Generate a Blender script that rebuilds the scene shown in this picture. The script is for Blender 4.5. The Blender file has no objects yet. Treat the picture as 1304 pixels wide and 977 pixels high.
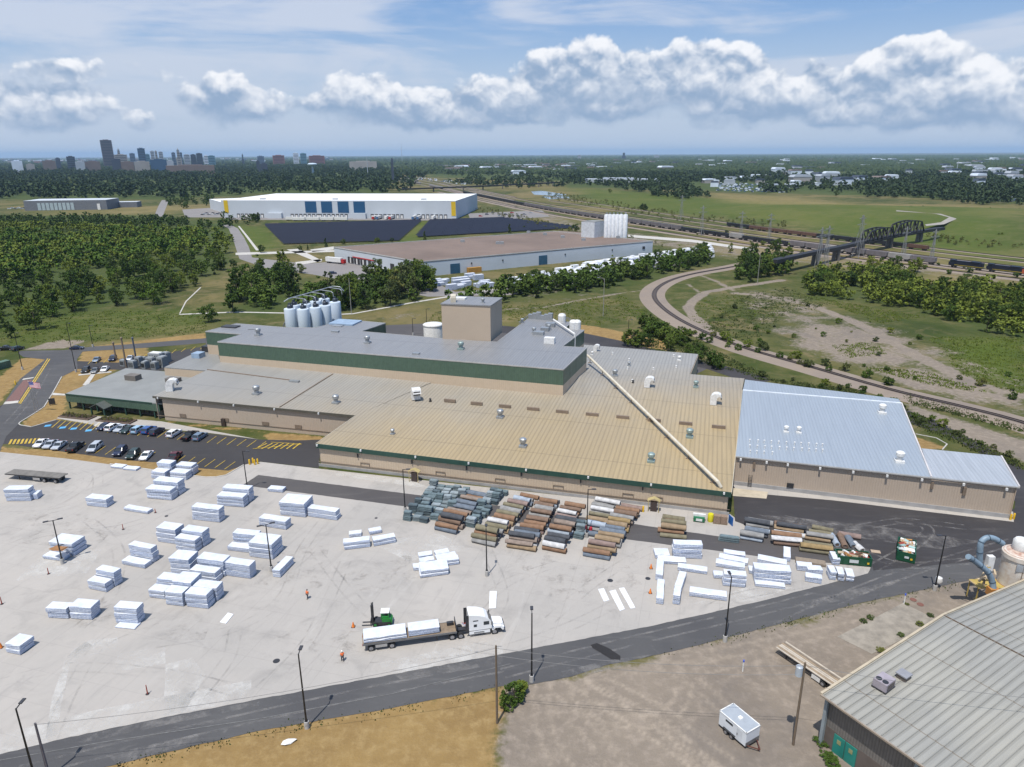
import bpy, bmesh, math, random
import numpy as np
from mathutils import Vector, Matrix
random.seed(7); RS = np.random.RandomState(11)
S = bpy.context.scene; COL = S.collection
R = math.radians; PI = math.pi
# ---------------------------------------------------------------- camera
W, H, F, CH = 1304, 977, 900.0, 70.0
PITCH, ROLL = R(18.0), R(0.3)
fw = np.array([0, math.cos(PITCH), -math.sin(PITCH)]); u0 = np.array([0, math.sin(PITCH), math.cos(PITCH)]); r0 = np.array([1.0, 0, 0])
cr = math.cos(ROLL)*r0 - math.sin(ROLL)*u0; cu = math.sin(ROLL)*r0 + math.cos(ROLL)*u0
def G(x, y, z=0.0):
    "the point of the place at height z that the photograph shows at (x, y)"
    d = fw*F + cr*(x-W/2) - cu*(y-H/2); t = (z-CH)/d[2]
    return Vector((d[0]*t, d[1]*t, z))
def PX(p):
    d = np.array([p[0], p[1], p[2]-CH]); zc = d@fw
    return W/2+F*(d@cr)/zc, H/2-F*(d@cu)/zc
cam = bpy.data.cameras.new('camera'); co = bpy.data.objects.new('camera', cam); COL.objects.link(co)
cam.sensor_width = 36; cam.lens = F/W*36; cam.clip_end = 90000; cam.clip_start = 0.5
M = Matrix.Identity(4)
for i in range(3): M[i][0], M[i][1], M[i][2] = cr[i], cu[i], -fw[i]
M[2][3] = CH; co.matrix_world = M; S.camera = co
S.cycles.use_denoising = True
try: S.cycles.denoiser = 'OPENIMAGEDENOISE'
except Exception: pass
S.cycles.max_bounces = 6; S.cycles.diffuse_bounces = 2; S.cycles.glossy_bounces = 2; S.cycles.transparent_max_bounces = 6; S.cycles.volume_bounces = 0
S.view_settings.view_transform = 'Standard'; S.view_settings.look = 'None'; S.view_settings.gamma = 1; S.view_settings.exposure = 0.2; S.view_settings.use_curve_mapping = False
# ---------------------------------------------------------------- materials
def srgb(r, g, b):
    f = lambda c: c/12.92 if c <= .04045 else ((c+.055)/1.055)**2.4
    return (f(r/255), f(g/255), f(b/255), 1)
class NT:
    def __init__(s, nt): s.nt = nt
    def n(s, t, **k):
        nd = s.nt.nodes.new(t)
        for a, v in k.items(): setattr(nd, a, v)
        return nd
    def l(s, a, b): s.nt.links.new(a, b)
    def math(s, op, a, b=None, c=None, clamp=False):
        nd = s.n('ShaderNodeMath', operation=op, use_clamp=clamp)
        for i, v in enumerate((a, b, c)):
            if v is None: continue
            if isinstance(v, (int, float)): nd.inputs[i].default_value = v
            else: s.l(v, nd.inputs[i])
        return nd.outputs[0]
    def mix(s, fac, a, b):
        nd = s.n('ShaderNodeMix', data_type='RGBA')
        for i, v in ((0, fac), (6, a), (7, b)):
            if isinstance(v, (int, float)): nd.inputs[i].default_value = v
            elif isinstance(v, tuple): nd.inputs[i].default_value = v if len(v) == 4 else (*v, 1)
            else: s.l(v, nd.inputs[i])
        return nd.outputs[2]
    def noise(s, vec, scale, detail=4, rough=.55, dist=0):
        nd = s.n('ShaderNodeTexNoise'); nd.inputs['Scale'].default_value = scale; nd.inputs['Detail'].default_value = detail
        nd.inputs['Roughness'].default_value = rough; nd.inputs['Distortion'].default_value = dist
        if vec is not None: s.l(vec, nd.inputs['Vector'])
        return nd.outputs['Fac']
    def ramp(s, fac, lo, hi):
        nd = s.n('ShaderNodeMapRange', interpolation_type='SMOOTHSTEP'); s.l(fac, nd.inputs[0]); nd.inputs[1].default_value = lo; nd.inputs[2].default_value = hi
        return nd.outputs[0]
    def sep(s, v):
        nd = s.n('ShaderNodeSeparateXYZ'); s.l(v, nd.inputs[0]); return nd.outputs
    def comb(s, *v):
        nd = s.n('ShaderNodeCombineXYZ')
        for i, q in enumerate(v):
            if isinstance(q, (int, float)): nd.inputs[i].default_value = q
            else: s.l(q, nd.inputs[i])
        return nd.outputs[0]
def newmat(name):
    m = bpy.data.materials.new(name); m.use_nodes = True; t = NT(m.node_tree); b = m.node_tree.nodes['Principled BSDF']
    return m, t, b
def pos(t): return t.n('ShaderNodeNewGeometry').outputs['Position']
def dark(c, k): return (c[0]*k, c[1]*k, c[2]*k, 1)
MC = {}
def mat(name, c, rough=.7, metal=0.0, var=.25, scale=.6, bump=0.0, spec=.5, streak=False, c2=None, coord='P'):
    "surface with two octaves of wear; var is how much darker the worn patches are"
    if name in MC: return MC[name]
    m, t, b = newmat(name); MC[name] = m
    P = pos(t) if coord == 'P' else t.n('ShaderNodeTexCoord').outputs['Object']
    if streak:
        mp = t.n('ShaderNodeMapping'); t.l(P, mp.inputs[0]); mp.inputs[3].default_value = (1, 1, .12); P = mp.outputs[0]
    f = t.ramp(t.noise(P, scale, 5, .6), .3, .75)
    col = t.mix(f, c, c2 if c2 else dark(c, 1-var))
    f2 = t.noise(P, scale*9, 3, .6)
    col2 = t.mix(t.math('MULTIPLY', f2, var*.8), col, dark(c, .5))
    t.l(col2, b.inputs['Base Color']); b.inputs['Roughness'].default_value = rough; b.inputs['Metallic'].default_value = metal
    b.inputs['Specular IOR Level'].default_value = spec
    if bump:
        bp = t.n('ShaderNodeBump'); bp.inputs['Strength'].default_value = bump; t.l(f2, bp.inputs['Height']); t.l(bp.outputs[0], b.inputs['Normal'])
    return m
def ribbed(name, c, c2, ang, pitch, rough=.45, depth=.5, big=.02, metal=0.0, lap=0.0, lapc=None, streak=.45):
    "profiled metal sheet: ribs across direction ang every pitch metres, worn towards c2"
    if name in MC: return MC[name]
    m, t, b = newmat(name); MC[name] = m; P = pos(t)
    mp = t.n('ShaderNodeMapping'); t.l(P, mp.inputs[0]); mp.inputs['Rotation'].default_value = (0, 0, -ang)
    x, y, z = t.sep(mp.outputs[0])
    ph = t.math('FRACT', t.math('DIVIDE', x, pitch)); tri = t.math('ABSOLUTE', t.math('SUBTRACT', ph, .5))
    rib = t.ramp(tri, .28, .40)
    st = t.noise(t.comb(t.math('MULTIPLY', x, 1.2), t.math('MULTIPLY', y, .06), z), 1.0, 4, .6)
    f = t.ramp(t.noise(P, big, 5, .55), .35, .7)
    col = t.mix(f, c, c2)
    col = t.mix(t.math('MULTIPLY', t.ramp(st, .35, .8), streak), col, dark(c2, .62))
    col = t.mix(t.math('MULTIPLY', rib, depth), col, dark(c2, .42))
    if lap:
        ly = t.math('ABSOLUTE', t.math('SUBTRACT', t.math('FRACT', t.math('DIVIDE', y, lap)), .5))
        col = t.mix(t.math('MULTIPLY', t.math('LESS_THAN', ly, .006), .6), col, lapc or dark(c2, .5))
    t.l(col, b.inputs['Base Color']); b.inputs['Roughness'].default_value = rough; b.inputs['Metallic'].default_value = metal
    bp = t.n('ShaderNodeBump'); bp.inputs['Strength'].default_value = .5; bp.inputs['Distance'].default_value = .08
    t.l(rib, bp.inputs['Height']); t.l(bp.outputs[0], b.inputs['Normal'])
    return m
def plain(name, c, rough=.5, metal=0.0, spec=.5):
    if name in MC: return MC[name]
    m, t, b = newmat(name); MC[name] = m
    b.inputs['Base Color'].default_value = c; b.inputs['Roughness'].default_value = rough; b.inputs['Metallic'].default_value = metal; b.inputs['Specular IOR Level'].default_value = spec
    oi = t.n('ShaderNodeObjectInfo'); hs = t.n('ShaderNodeHueSaturation'); hs.inputs['Color'].default_value = c
    nz = t.noise(pos(t), 3.0, 3)
    t.l(t.math('ADD', t.math('MULTIPLY_ADD', oi.outputs['Random'], .12, .86), t.math('MULTIPLY', nz, .14)), hs.inputs['Value']); t.l(hs.outputs[0], b.inputs['Base Color'])
    return m
# ---------------------------------------------------------------- mesh builder
class MB:
    def __init__(s): s.v = []; s.f = []; s.m = []
    def add(s, vs, fs, mi=0):
        o = len(s.v); s.v += [tuple(v) for v in vs]
        for f in fs: s.f.append([o+i for i in f]); s.m.append(mi)
        return s
    def box(s, c, d, rz=0, mi=0, top=(1, 1), shift=(0, 0)):
        "box of centre c and size d, its top face scaled by top and moved by shift"
        ca, sa = math.cos(rz), math.sin(rz); vs = []
        for z in (-.5, .5):
            k = top if z > 0 else (1, 1); h = shift if z > 0 else (0, 0)
            for x, y in ((-.5, -.5), (.5, -.5), (.5, .5), (-.5, .5)):
                X, Y = x*d[0]*k[0]+h[0], y*d[1]*k[1]+h[1]; vs.append((c[0]+X*ca-Y*sa, c[1]+X*sa+Y*ca, c[2]+z*d[2]))
        return s.add(vs, [(3, 2, 1, 0), (4, 5, 6, 7), (0, 1, 5, 4), (1, 2, 6, 5), (2, 3, 7, 6), (3, 0, 4, 7)], mi)
    def prism(s, bot, top, mi=0, cap=True, base=True, sides=None):
        n = len(bot); fs = [(i, (i+1) % n, n+(i+1) % n, n+i) for i in range(n) if sides is None or i in sides]
        if cap: fs.append(tuple(range(n, 2*n)))
        if base: fs.append(tuple(range(n-1, -1, -1)))
        return s.add(list(bot)+list(top), fs, mi)
    def ext(s, pts, z0, z1, mi=0, **k):
        return s.prism([(p[0], p[1], z0) for p in pts], [(p[0], p[1], z1) for p in pts], mi, **k)
    def xprof(s, prof, y0, y1, mi=0, taper=1.0):
        "profile of (x, z) points swept from y0 to y1"
        n = len(prof); c = (sum(p[0] for p in prof)/n)
        return s.add([(x, y0, z) for x, z in prof]+[(x, y1, z) for x, z in prof], [(i, (i+1) % n, n+(i+1) % n, n+i) for i in range(n)]+[tuple(range(n-1, -1, -1)), tuple(range(n, 2*n))], mi)
    def cyl(s, p0, p1, r0, r1=None, n=10, mi=0, caps=True):
        p0, p1 = Vector(p0), Vector(p1); r1 = r0 if r1 is None else r1
        d = (p1-p0).normalized(); a = d.orthogonal().normalized(); b = d.cross(a); vs = []
        for p, r in ((p0, r0), (p1, r1)):
            for i in range(n):
                t = 2*PI*i/n; vs.append(p+a*r*math.cos(t)+b*r*math.sin(t))
        fs = [(i, (i+1) % n, n+(i+1) % n, n+i) for i in range(n)]
        if caps: fs += [tuple(range(n-1, -1, -1)), tuple(range(n, 2*n))]
        return s.add(vs, fs, mi)
    def lathe(s, prof, c=(0, 0, 0), n=16, mi=0):
        "profile of (radius, z) points turned about z"
        k = len(prof); vs = [(c[0]+r*math.cos(2*PI*i/n), c[1]+r*math.sin(2*PI*i/n), c[2]+z) for r, z in prof for i in range(n)]
        fs = [(j*n+i, j*n+(i+1) % n, (j+1)*n+(i+1) % n, (j+1)*n+i) for j in range(k-1) for i in range(n)]
        fs += [tuple(range(n-1, -1, -1)), tuple(range((k-1)*n, k*n))]
        return s.add(vs, fs, mi)
    def tube(s, pts, r, n=8, mi=0):
        pts = [Vector(p) for p in pts]; a = None; vs = []
        for i, p in enumerate(pts):
            d = (pts[min(i+1, len(pts)-1)]-pts[max(i-1, 0)]).normalized()
            a = (a-d*a.dot(d)).normalized() if a else d.orthogonal().normalized(); b = d.cross(a)
            rr = r[i] if isinstance(r, (list, tuple)) else r
            vs += [p+a*rr*math.cos(2*PI*j/n)+b*rr*math.sin(2*PI*j/n) for j in range(n)]
        k = len(pts); fs = [(i*n+j, i*n+(j+1) % n, (i+1)*n+(j+1) % n, (i+1)*n+j) for i in range(k-1) for j in range(n)]
        fs += [tuple(range(n-1, -1, -1)), tuple(range((k-1)*n, k*n))]
        return s.add(vs, fs, mi)
    def bar(s, a, b, w, h, mi=0):
        "square bar from a to b"
        a, b = Vector(a), Vector(b); d = (b-a).normalized(); x = d.cross(Vector((0, 0, 1)))
        x = x.normalized() if x.length > 1e-4 else Vector((1, 0, 0)); y = x.cross(d)
        vs = [p+x*sx*w/2+y*sy*h/2 for p in (a, b) for sx, sy in ((-1, -1), (1, -1), (1, 1), (-1, 1))]
        return s.add(vs, [(0, 1, 5, 4), (1, 2, 6, 5), (2, 3, 7, 6), (3, 0, 4, 7), (3, 2, 1, 0), (4, 5, 6, 7)], mi)
    def face(s, pts, mi=0): return s.add(pts, [tuple(range(len(pts)))], mi)
    def mesh(s, name, off=(0, 0, 0), smooth=False, bevel=0):
        me = bpy.data.meshes.new(name); me.from_pydata([(v[0]-off[0], v[1]-off[1], v[2]-off[2]) for v in s.v], [], s.f)
        bm = bmesh.new(); bm.from_mesh(me)
        for f, k in zip(bm.faces, s.m): f.material_index = k
        if bevel: bmesh.ops.bevel(bm, geom=[e for e in bm.edges if len(e.link_faces) == 2 and e.calc_face_angle(0) > .5], offset=bevel, segments=2, affect='EDGES', clamp_overlap=True)
        bmesh.ops.recalc_face_normals(bm, faces=bm.faces)
        if smooth:
            for f in bm.faces: f.smooth = True
        bm.to_mesh(me); bm.free()
        if smooth:
            try: me.set_sharp_from_angle(angle=R(38))
            except Exception: pass
        return me
def link(name, me, mats, parent=None, loc=None, rz=None, own=False):
    o = bpy.data.objects.new(name, me); COL.objects.link(o)
    if not isinstance(mats, (list, tuple)): mats = [mats]
    while len(me.materials) < len(mats): me.materials.append(mats[len(me.materials)])
    if own:
        for i, m in enumerate(mats):
            o.material_slots[i].link = 'OBJECT'; o.material_slots[i].material = m
    if parent: o.parent = parent
    if loc is not None: o.location = loc
    if rz is not None: o.rotation_euler = (0, 0, rz)
    return o
def obj(name, mb, mats, parent=None, world=False, **k):
    off = parent.location if (world and parent) else (0, 0, 0)
    return link(name, mb.mesh(name, off, **k), mats, parent)
def tag(o, label=None, cat=None, group=None, kind=None):
    if label: o['label'] = label
    if cat: o['category'] = cat
    if group: o['group'] = group
    if kind: o['kind'] = kind
    return o
def thing(name, label, cat, loc=(0, 0, 0), rz=0, group=None):
    o = bpy.data.objects.new(name, None); COL.objects.link(o); o.location = loc; o.rotation_euler = (0, 0, rz); o.empty_display_size = .3
    return tag(o, label, cat, group)
def solo(name, mb, mats, label, cat, loc=None, rz=0, group=None, **k):
    "a thing that is one mesh, in its own coordinates"
    o = link(name, mb.mesh(name, **k), mats, None, loc, rz); return tag(o, label, cat, group)
def struct(name, mb, mats, kind='structure', **k):
    return tag(link(name, mb.mesh(name, **k), mats), kind=kind)
ORD = ['first', 'second', 'third', 'fourth', 'fifth', 'sixth', 'seventh', 'eighth', 'ninth', 'tenth', 'eleventh', 'twelfth', 'thirteenth', 'fourteenth', 'fifteenth', 'sixteenth', 'seventeenth', 'eighteenth', 'nineteenth', 'twentieth']
SUNAZ, SUNEL = R(23.5), R(68)       # shadows fall towards +y, a little to +x
# ---------------------------------------------------------------- sun and sky
sun = bpy.data.lights.new('sun', 'SUN'); sun.energy = 4.2; sun.angle = R(.53); sun.color = (1, .965, .91)
so = bpy.data.objects.new('sun', sun); COL.objects.link(so)
ld = Vector((math.sin(SUNAZ)*math.cos(SUNEL), math.cos(SUNAZ)*math.cos(SUNEL), -math.sin(SUNEL)))
so.rotation_euler = ld.to_track_quat('-Z', 'Y').to_euler(); so.location = (0, 0, 300)
wd = bpy.data.worlds.new('World'); S.world = wd; wd.use_nodes = True; wd.cycles.sampling_method = 'MANUAL'; wd.cycles.sample_map_resolution = 512; t = NT(wd.node_tree)
bg = wd.node_tree.nodes['Background']
sky = t.n('ShaderNodeTexSky', sky_type='NISHITA', sun_disc=False)
sky.sun_elevation = SUNEL; sky.sun_rotation = PI+SUNAZ; sky.air_density = 1.0; sky.dust_density = .8; sky.ozone_density = 1.5; sky.altitude = 100
D = t.n('ShaderNodeTexCoord').outputs['Generated']; dx, dy, dz = t.sep(D)
az = t.math('ARCTAN2', dx, dy); el = t.math('ARCSINE', dz)
# warp the sky coordinates so that cloud edges billow
w1 = t.n('ShaderNodeTexNoise'); w1.inputs['Scale'].default_value = 14; w1.inputs['Detail'].default_value = 5; w1.inputs['Roughness'].default_value = .58
t.l(t.comb(az, el, .3), w1.inputs['Vector']); wx, wy, wz = t.sep(w1.outputs['Color'])
U = t.math('MULTIPLY_ADD', t.math('SUBTRACT', wx, .5), .045, az); V = t.math('MULTIPLY_ADD', t.math('SUBTRACT', wy, .5), .026, el)
def dirpx(x, y):
    d = fw*F + cr*(x-W/2) - cu*(y-H/2); d = d/np.linalg.norm(d); return math.atan2(d[0], d[1]), math.asin(d[2])
BL = [(20,133,53,27,0.76),(95,141,57,22,0.76),(110,87,86,15,0.72),(176,153,22,13,0.91),(255,133,38,24,0.91),(292,121,38,24,0.87),(335,133,45,26,0.87),(392,139,26,16,0.86),(438,125,29,27,0.97),(482,119,38,27,1.02),(500,145,53,20,1.02),
      (555,139,34,22,0.97),(600,131,43,26,0.97),(645,134,31,24,0.92),(692,99,34,31,1.12),(757,81,40,33,1.22),(800,97,38,29,1.17),(838,117,29,24,1.12),(735,124,52,29,1.17),(778,150,34,10,0.92),(660,155,29,6,0.66),
      (878,71,22,26,1.12),(905,107,34,33,1.12),(938,91,34,27,1.22),(972,111,31,27,1.12),(940,139,53,20,1.12),(1040,95,17,16,1.12),(1034,121,26,18,1.12),(1000,131,34,16,0.92),(1070,131,31,18,0.97),(1064,153,34,11,0.86),
      (1108,87,31,24,1.02),(1165,77,43,26,1.17),(1135,119,55,36,1.22),(1200,115,52,42,1.17),(1245,103,34,29,1.12),(1290,117,48,40,1.17),(1355,129,60,46,1.12),(-60,136,69,33,0.92),(1170,151,77,13,0.92),(110,125,77,18,0.64),(30,157,43,11,0.54),(210,157,34,10,0.44),(560,157,52,7,0.44),(900,162,60,7,0.49)]
acc = hs = ws = None
for (bx, by, rx, ry, k) in BL:
    a0, e0 = dirpx(bx, by); a1, _ = dirpx(bx+rx, by); _, e1 = dirpx(bx, by-ry); ra, re = abs(a1-a0), abs(e1-e0)
    du = t.math('MULTIPLY_ADD', U, 1/ra, -a0/ra); dv = t.math('MULTIPLY_ADD', V, 1/re, -e0/re)
    q = t.math('MULTIPLY_ADD', du, du, t.math('MULTIPLY', dv, dv))
    g = t.math('MULTIPLY', t.math('EXPONENT', t.math('MULTIPLY', q, -.75)), k)
    acc = g if acc is None else t.math('ADD', acc, g)
    hv = t.math('MULTIPLY', g, dv); hs = hv if hs is None else t.math('ADD', hs, hv)
SK = .095
def lum(r, g, b): return (r/SK, g/SK, b/SK, 1)
hrel = t.math('DIVIDE', hs, t.math('ADD', acc, .02))
def puffs(oa, oe):
    "heap of rounded puffs: three octaves of smooth cells, each a dome"
    out = None
    for sc_, k, sd in ((15, 1.0, .0), (33, .5, 3.1), (75, .26, 7.7), (160, .12, 1.3)):
        v = t.n('ShaderNodeTexVoronoi', voronoi_dimensions='2D', feature='SMOOTH_F1'); v.inputs['Scale'].default_value = sc_; v.inputs['Smoothness'].default_value = .35; v.inputs['Randomness'].default_value = 1
        t.l(t.comb(t.math('ADD', UU, oa+sd), t.math('MULTIPLY_ADD', VV, 1.25, oe*1.25+sd), 0), v.inputs['Vector'])
        d_ = t.math('MULTIPLY', t.math('SUBTRACT', .62, v.outputs['Distance']), 1.5*k); out = d_ if out is None else t.math('ADD', out, d_)
    return out
w2 = t.n('ShaderNodeTexNoise'); w2.inputs['Scale'].default_value = 30; w2.inputs['Detail'].default_value = 4; t.l(t.comb(az, el, 2.2), w2.inputs['Vector']); w2x, w2y, _ = t.sep(w2.outputs['Color'])
UU = t.math('MULTIPLY_ADD', t.math('SUBTRACT', w2x, .5), .022, az); VV = t.math('MULTIPLY_ADD', t.math('SUBTRACT', w2y, .5), .016, el)
h0 = puffs(0, 0); h1 = puffs(.0035, .0105)
fine = t.noise(t.comb(az, t.math('MULTIPLY', el, 1.3), 1.7), 90, 5, .6)
gate = t.ramp(acc, .05, .5)
dens = t.math('MULTIPLY_ADD', gate, t.math('ADD', t.math('MULTIPLY', t.math('SUBTRACT', h0, .60), .62), t.math('MULTIPLY', t.math('SUBTRACT', fine, .5), .25)), acc)
# ragged soft bases, firmer domed tops
edge = t.math('MULTIPLY_ADD', t.ramp(hrel, .5, -1.0), .55, .36)
nr = t.n('ShaderNodeMapRange', interpolation_type='SMOOTHSTEP'); t.l(dens, nr.inputs[0]); nr.inputs[1].default_value = .47; t.l(t.math('ADD', edge, .47), nr.inputs[2]); alpha = nr.outputs[0]
emb = t.math('MULTIPLY', t.math('SUBTRACT', h0, h1), 1.15)
soft = t.noise(t.comb(az, el, 6.0), 9, 3, .5)
litv = t.math('ADD', t.math('ADD', t.math('MULTIPLY_ADD', hrel, .55, .30), t.math('MULTIPLY', emb, t.math('MULTIPLY_ADD', t.ramp(hrel, -1, .4), .75, .25))), t.math('MULTIPLY', t.math('SUBTRACT', soft, .5), .7))
lit = t.ramp(litv, -.3, 1.3)
ccol = t.mix(lit, lum(.265, .365, .52), lum(.85, .86, .89))
# thin high veil and the pale band low over the horizon
v1 = t.noise(t.comb(t.math('MULTIPLY', az, 1.3), t.math('MULTIPLY', el, 6.0), 4.0), 2.6, 5, .55, .8)
v2 = t.noise(t.comb(t.math('MULTIPLY', az, 2.0), t.math('MULTIPLY', el, 16.0), 1.0), 3.0, 5, .6, .5)
veil = t.math('MULTIPLY', t.ramp(t.math('ADD', t.math('ADD', v1, t.math('MULTIPLY', t.math('SUBTRACT', v2, .5), .35)), t.math('MULTIPLY', az, -.16)), .40, .66), .8)
low = t.ramp(el, .17, .015)
blue = t.mix(t.ramp(el, .02, .30), lum(.36, .50, .70), lum(.095, .27, .63))
c0 = t.mix(.75, sky.outputs[0], blue)
c1 = t.mix(veil, c0, lum(.57, .62, .725))
c2 = t.mix(t.math('MULTIPLY', low, .85), c1, lum(.475, .55, .665))
c3 = t.mix(t.math('MULTIPLY', alpha, .95), c2, ccol)
t.l(c3, bg.inputs['Color']); bg.inputs['Strength'].default_value = SK
# ---------------------------------------------------------------- ground
def wpoly(px, z=0.0): return [G(x, y, z) for x, y in px]
def grow(a, b, n): return list(a*(b/a)**(np.arange(1, n+1)/n))
def lin(a, b, st): return list(np.arange(a, b, st))
gx = [-v for v in reversed(grow(320, 45000, 50))]+lin(-320, -110, 2.5)+lin(-110, -45, 1)+lin(-45, 76, .5)+lin(76, 140, 1)+lin(140, 470, 2.5)+[470]+grow(470, 45000, 50)
gy = [-6000, -1500, -500, -200, -80, -20, 20, 40]+lin(54, 100, .5)+lin(100, 130, 1)+lin(130, 560, 2.5)+lin(560, 1500, 9)+[1500]+grow(1500, 45000, 46)
gx, gy = np.array(gx), np.array(gy); X, Y = np.meshgrid(gx, gy); XF, YF = X.ravel(), Y.ravel()
def sdist(poly):
    "signed distance of every ground point to a polygon, negative inside"
    px = np.array([p[0] for p in poly]); py = np.array([p[1] for p in poly]); d = np.full(XF.shape, 1e9); ins = np.zeros(XF.shape, bool)
    n = len(px)
    for i in range(n):
        ax, ay, bx, by = px[i], py[i], px[(i+1) % n], py[(i+1) % n]; ex, ey = bx-ax, by-ay
        tt = np.clip(((XF-ax)*ex+(YF-ay)*ey)/max(ex*ex+ey*ey, 1e-9), 0, 1); d = np.minimum(d, np.hypot(XF-ax-ex*tt, YF-ay-ey*tt))
        c = ((ay > YF) != (by > YF)); xi = ax+(YF-ay)*ex/np.where(abs(ey) < 1e-9, 1e-9, ey); ins ^= c & (XF < xi)
    return np.where(ins, -d, d)
def ldist(pts):
    d = np.full(XF.shape, 1e9)
    for a, b in zip(pts[:-1], pts[1:]):
        ex, ey = b[0]-a[0], b[1]-a[1]; tt = np.clip(((XF-a[0])*ex+(YF-a[1])*ey)/max(ex*ex+ey*ey, 1e-9), 0, 1)
        d = np.minimum(d, np.hypot(XF-a[0]-ex*tt, YF-a[1]-ey*tt))
    return d
def sstep(d, w): q = np.clip(.5-d/w/2, 0, 1); return q*q*(3-2*q)
straw = np.zeros(XF.shape); soil = np.zeros(XF.shape); lush = np.zeros(XF.shape); tan = np.zeros(XF.shape)
def paint(ch, px, w, k=1.0): np.maximum(ch, k*sstep(sdist(wpoly(px)), w), out=ch)
def stroke(ch, px, hw, w, k=1.0): np.maximum(ch, k*sstep(ldist(wpoly(px))-hw, w), out=ch)
# straw-coloured mown grass
paint(tan, [(60, 1000), (150, 968), (330, 926), (500, 897), (630, 877), (662, 872), (640, 910), (625, 950), (640, 1100), (0, 1100)], 5)
for p in ([(-40, 560), (3, 570), (83, 574), (160, 583), (212, 588), (245, 592), (292, 597), (320, 585), (320, 600), (290, 612), (190, 604), (0, 582)],
          [(24, 545), (45, 524), (64, 500), (80, 478), (95, 468), (150, 470), (84, 505), (82, 530), (70, 540)], [(96, 470), (105, 446), (186, 440), (190, 452), (150, 466)],
          [(-30, 500), (0, 480), (28, 456), (70, 455), (50, 475), (22, 486), (0, 512), (-20, 522)], [(118, 441), (262, 424), (262, 432), (150, 444)],
          [(345, 566), (330, 548), (205, 536), (260, 545), (412, 556), (412, 570)], [(690, 408), (760, 416), (845, 434), (850, 446), (800, 440), (740, 425), (690, 418)], [(1166, 556), (1205, 570), (1172, 576)], [(1275, 590), (1330, 620), (1330, 628), (1285, 604)]):
    paint(tan, p, 2.0, .9)
# gravel and bare earth
paint(soil, [(640, 872), (728, 862), (830, 834), (970, 799), (1237, 736), (1400, 690), (1500, 1100), (620, 1100), (640, 960), (646, 910)], 5)
paint(soil, [(930, 372), (990, 362), (1060, 392), (1160, 418), (1290, 470), (1340, 520), (1340, 560), (1180, 500), (1080, 470), (985, 440), (950, 410)], 14, .46)
paint(soil, [(1010, 414), (1075, 410), (1150, 432), (1185, 455), (1150, 472), (1060, 462), (1000, 440)], 10, .66)
paint(soil, [(1150, 512), (1304, 560), (1400, 600), (1400, 640), (1304, 590), (1215, 556), (1168, 540)], 5, .8)
paint(soil, [(1080, 462), (1200, 470), (1310, 510), (1310, 530), (1150, 494)], 9, .7)
stroke(soil, [(936, 374), (970, 376), (1030, 388), (1075, 405), (1120, 425), (1180, 460), (1240, 488), (1310, 506)], 2.6, 2.5, .95)
stroke(soil, [(996, 357), (940, 365), (900, 372), (884, 382), (876, 392), (884, 404), (898, 416)], 2.6, 2.5, .95)
stroke(soil, [(884, 348), (912, 358), (934, 370)], 1.8, 3, .8); stroke(soil, [(876, 362), (896, 376)], 1.5, 3, .7)
stroke(soil, [(842, 368), (800, 372), (740, 382), (690, 392), (560, 398)], 1.6, 2.5, .75)
paint(soil, [(640, 376), (700, 366), (770, 362), (780, 376), (700, 386), (650, 388)], 12, .35); paint(soil, [(470, 404), (560, 392), (570, 400), (480, 414)], 9, .4)
paint(soil, [(60, 436), (80, 432), (110, 434), (85, 444), (30, 446)], 3, .9); paint(soil, [(190, 375), (260, 366), (250, 376), (200, 384)], 8, .3)
paint(soil, [(860, 325), (1000, 318), (1304, 352), (1304, 372), (1180, 352), (1040, 340)], 18, .45)
paint(soil, [(600, 236), (760, 290), (1000, 320), (1000, 336), (740, 302), (590, 246)], 16, .5)
# straw field of the far meadows and lush embankments
paint(straw, [(900, 246), (1000, 250), (1110, 262), (1304, 262), (1304, 268), (1100, 268), (930, 258)], 40, .8); paint(straw, [(870, 292), (980, 300), (1304, 352), (1304, 376), (1100, 348), (870, 312)], 25, .45)
paint(straw, [(110, 436), (262, 422), (262, 430), (120, 442)], 4, .5); paint(straw, [(560, 404), (700, 396), (760, 410), (700, 416), (560, 420)], 8, .45)
paint(straw, [(40, 266), (280, 262), (220, 272), (60, 276)], 30, .5); paint(straw, [(620, 226), (760, 240), (700, 246), (600, 236)], 60, .5)
paint(lush, [(720, 238), (900, 252), (1304, 272), (1304, 345), (1000, 286), (760, 262)], 40, .8); paint(lush, [(1200, 430), (1304, 430), (1304, 500), (1230, 478)], 10, .9)
paint(lush, [(270, 284), (340, 290), (360, 312), (320, 330), (290, 300)], 12, .8); paint(lush, [(500, 318), (530, 283), (545, 282), (536, 306)], 5, .8); paint(lush, [(0, 400), (260, 392), (260, 420), (0, 445)], 10, .5)
# wheel tracks in the gravel lot
tracks = np.zeros(XF.shape)
def arc(cx, cy, r, a0, a1):
    c = G(cx, cy); return [(c[0]+r*math.cos(a), c[1]+r*math.sin(a)) for a in np.linspace(a0, a1, 14)]
def lane(pts, k):
    for sd in (-1, 1):
        q = []
        for i, p in enumerate(pts):
            a, b = pts[max(i-1, 0)], pts[min(i+1, len(pts)-1)]; n = math.hypot(b[0]-a[0], b[1]-a[1]) or 1
            q.append((p[0]-(b[1]-a[1])/n*sd, p[1]+(b[0]-a[0])/n*sd))
        np.maximum(tracks, k*sstep(ldist(q)-.18, .35), out=tracks)
for (cx, cy, r, a0, a1, k) in ((800, 868, 7.5, 3.3, 6.1, .8), (820, 858, 11, 3.7, 5.0, .4), (900, 900, 22, 2.4, 4.1, .6), (700, 990, 26, .3, 1.2, .5), (1100, 850, 14, 2.2, 3.7, .35)): lane(arc(cx, cy, r, a0, a1), k)
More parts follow.
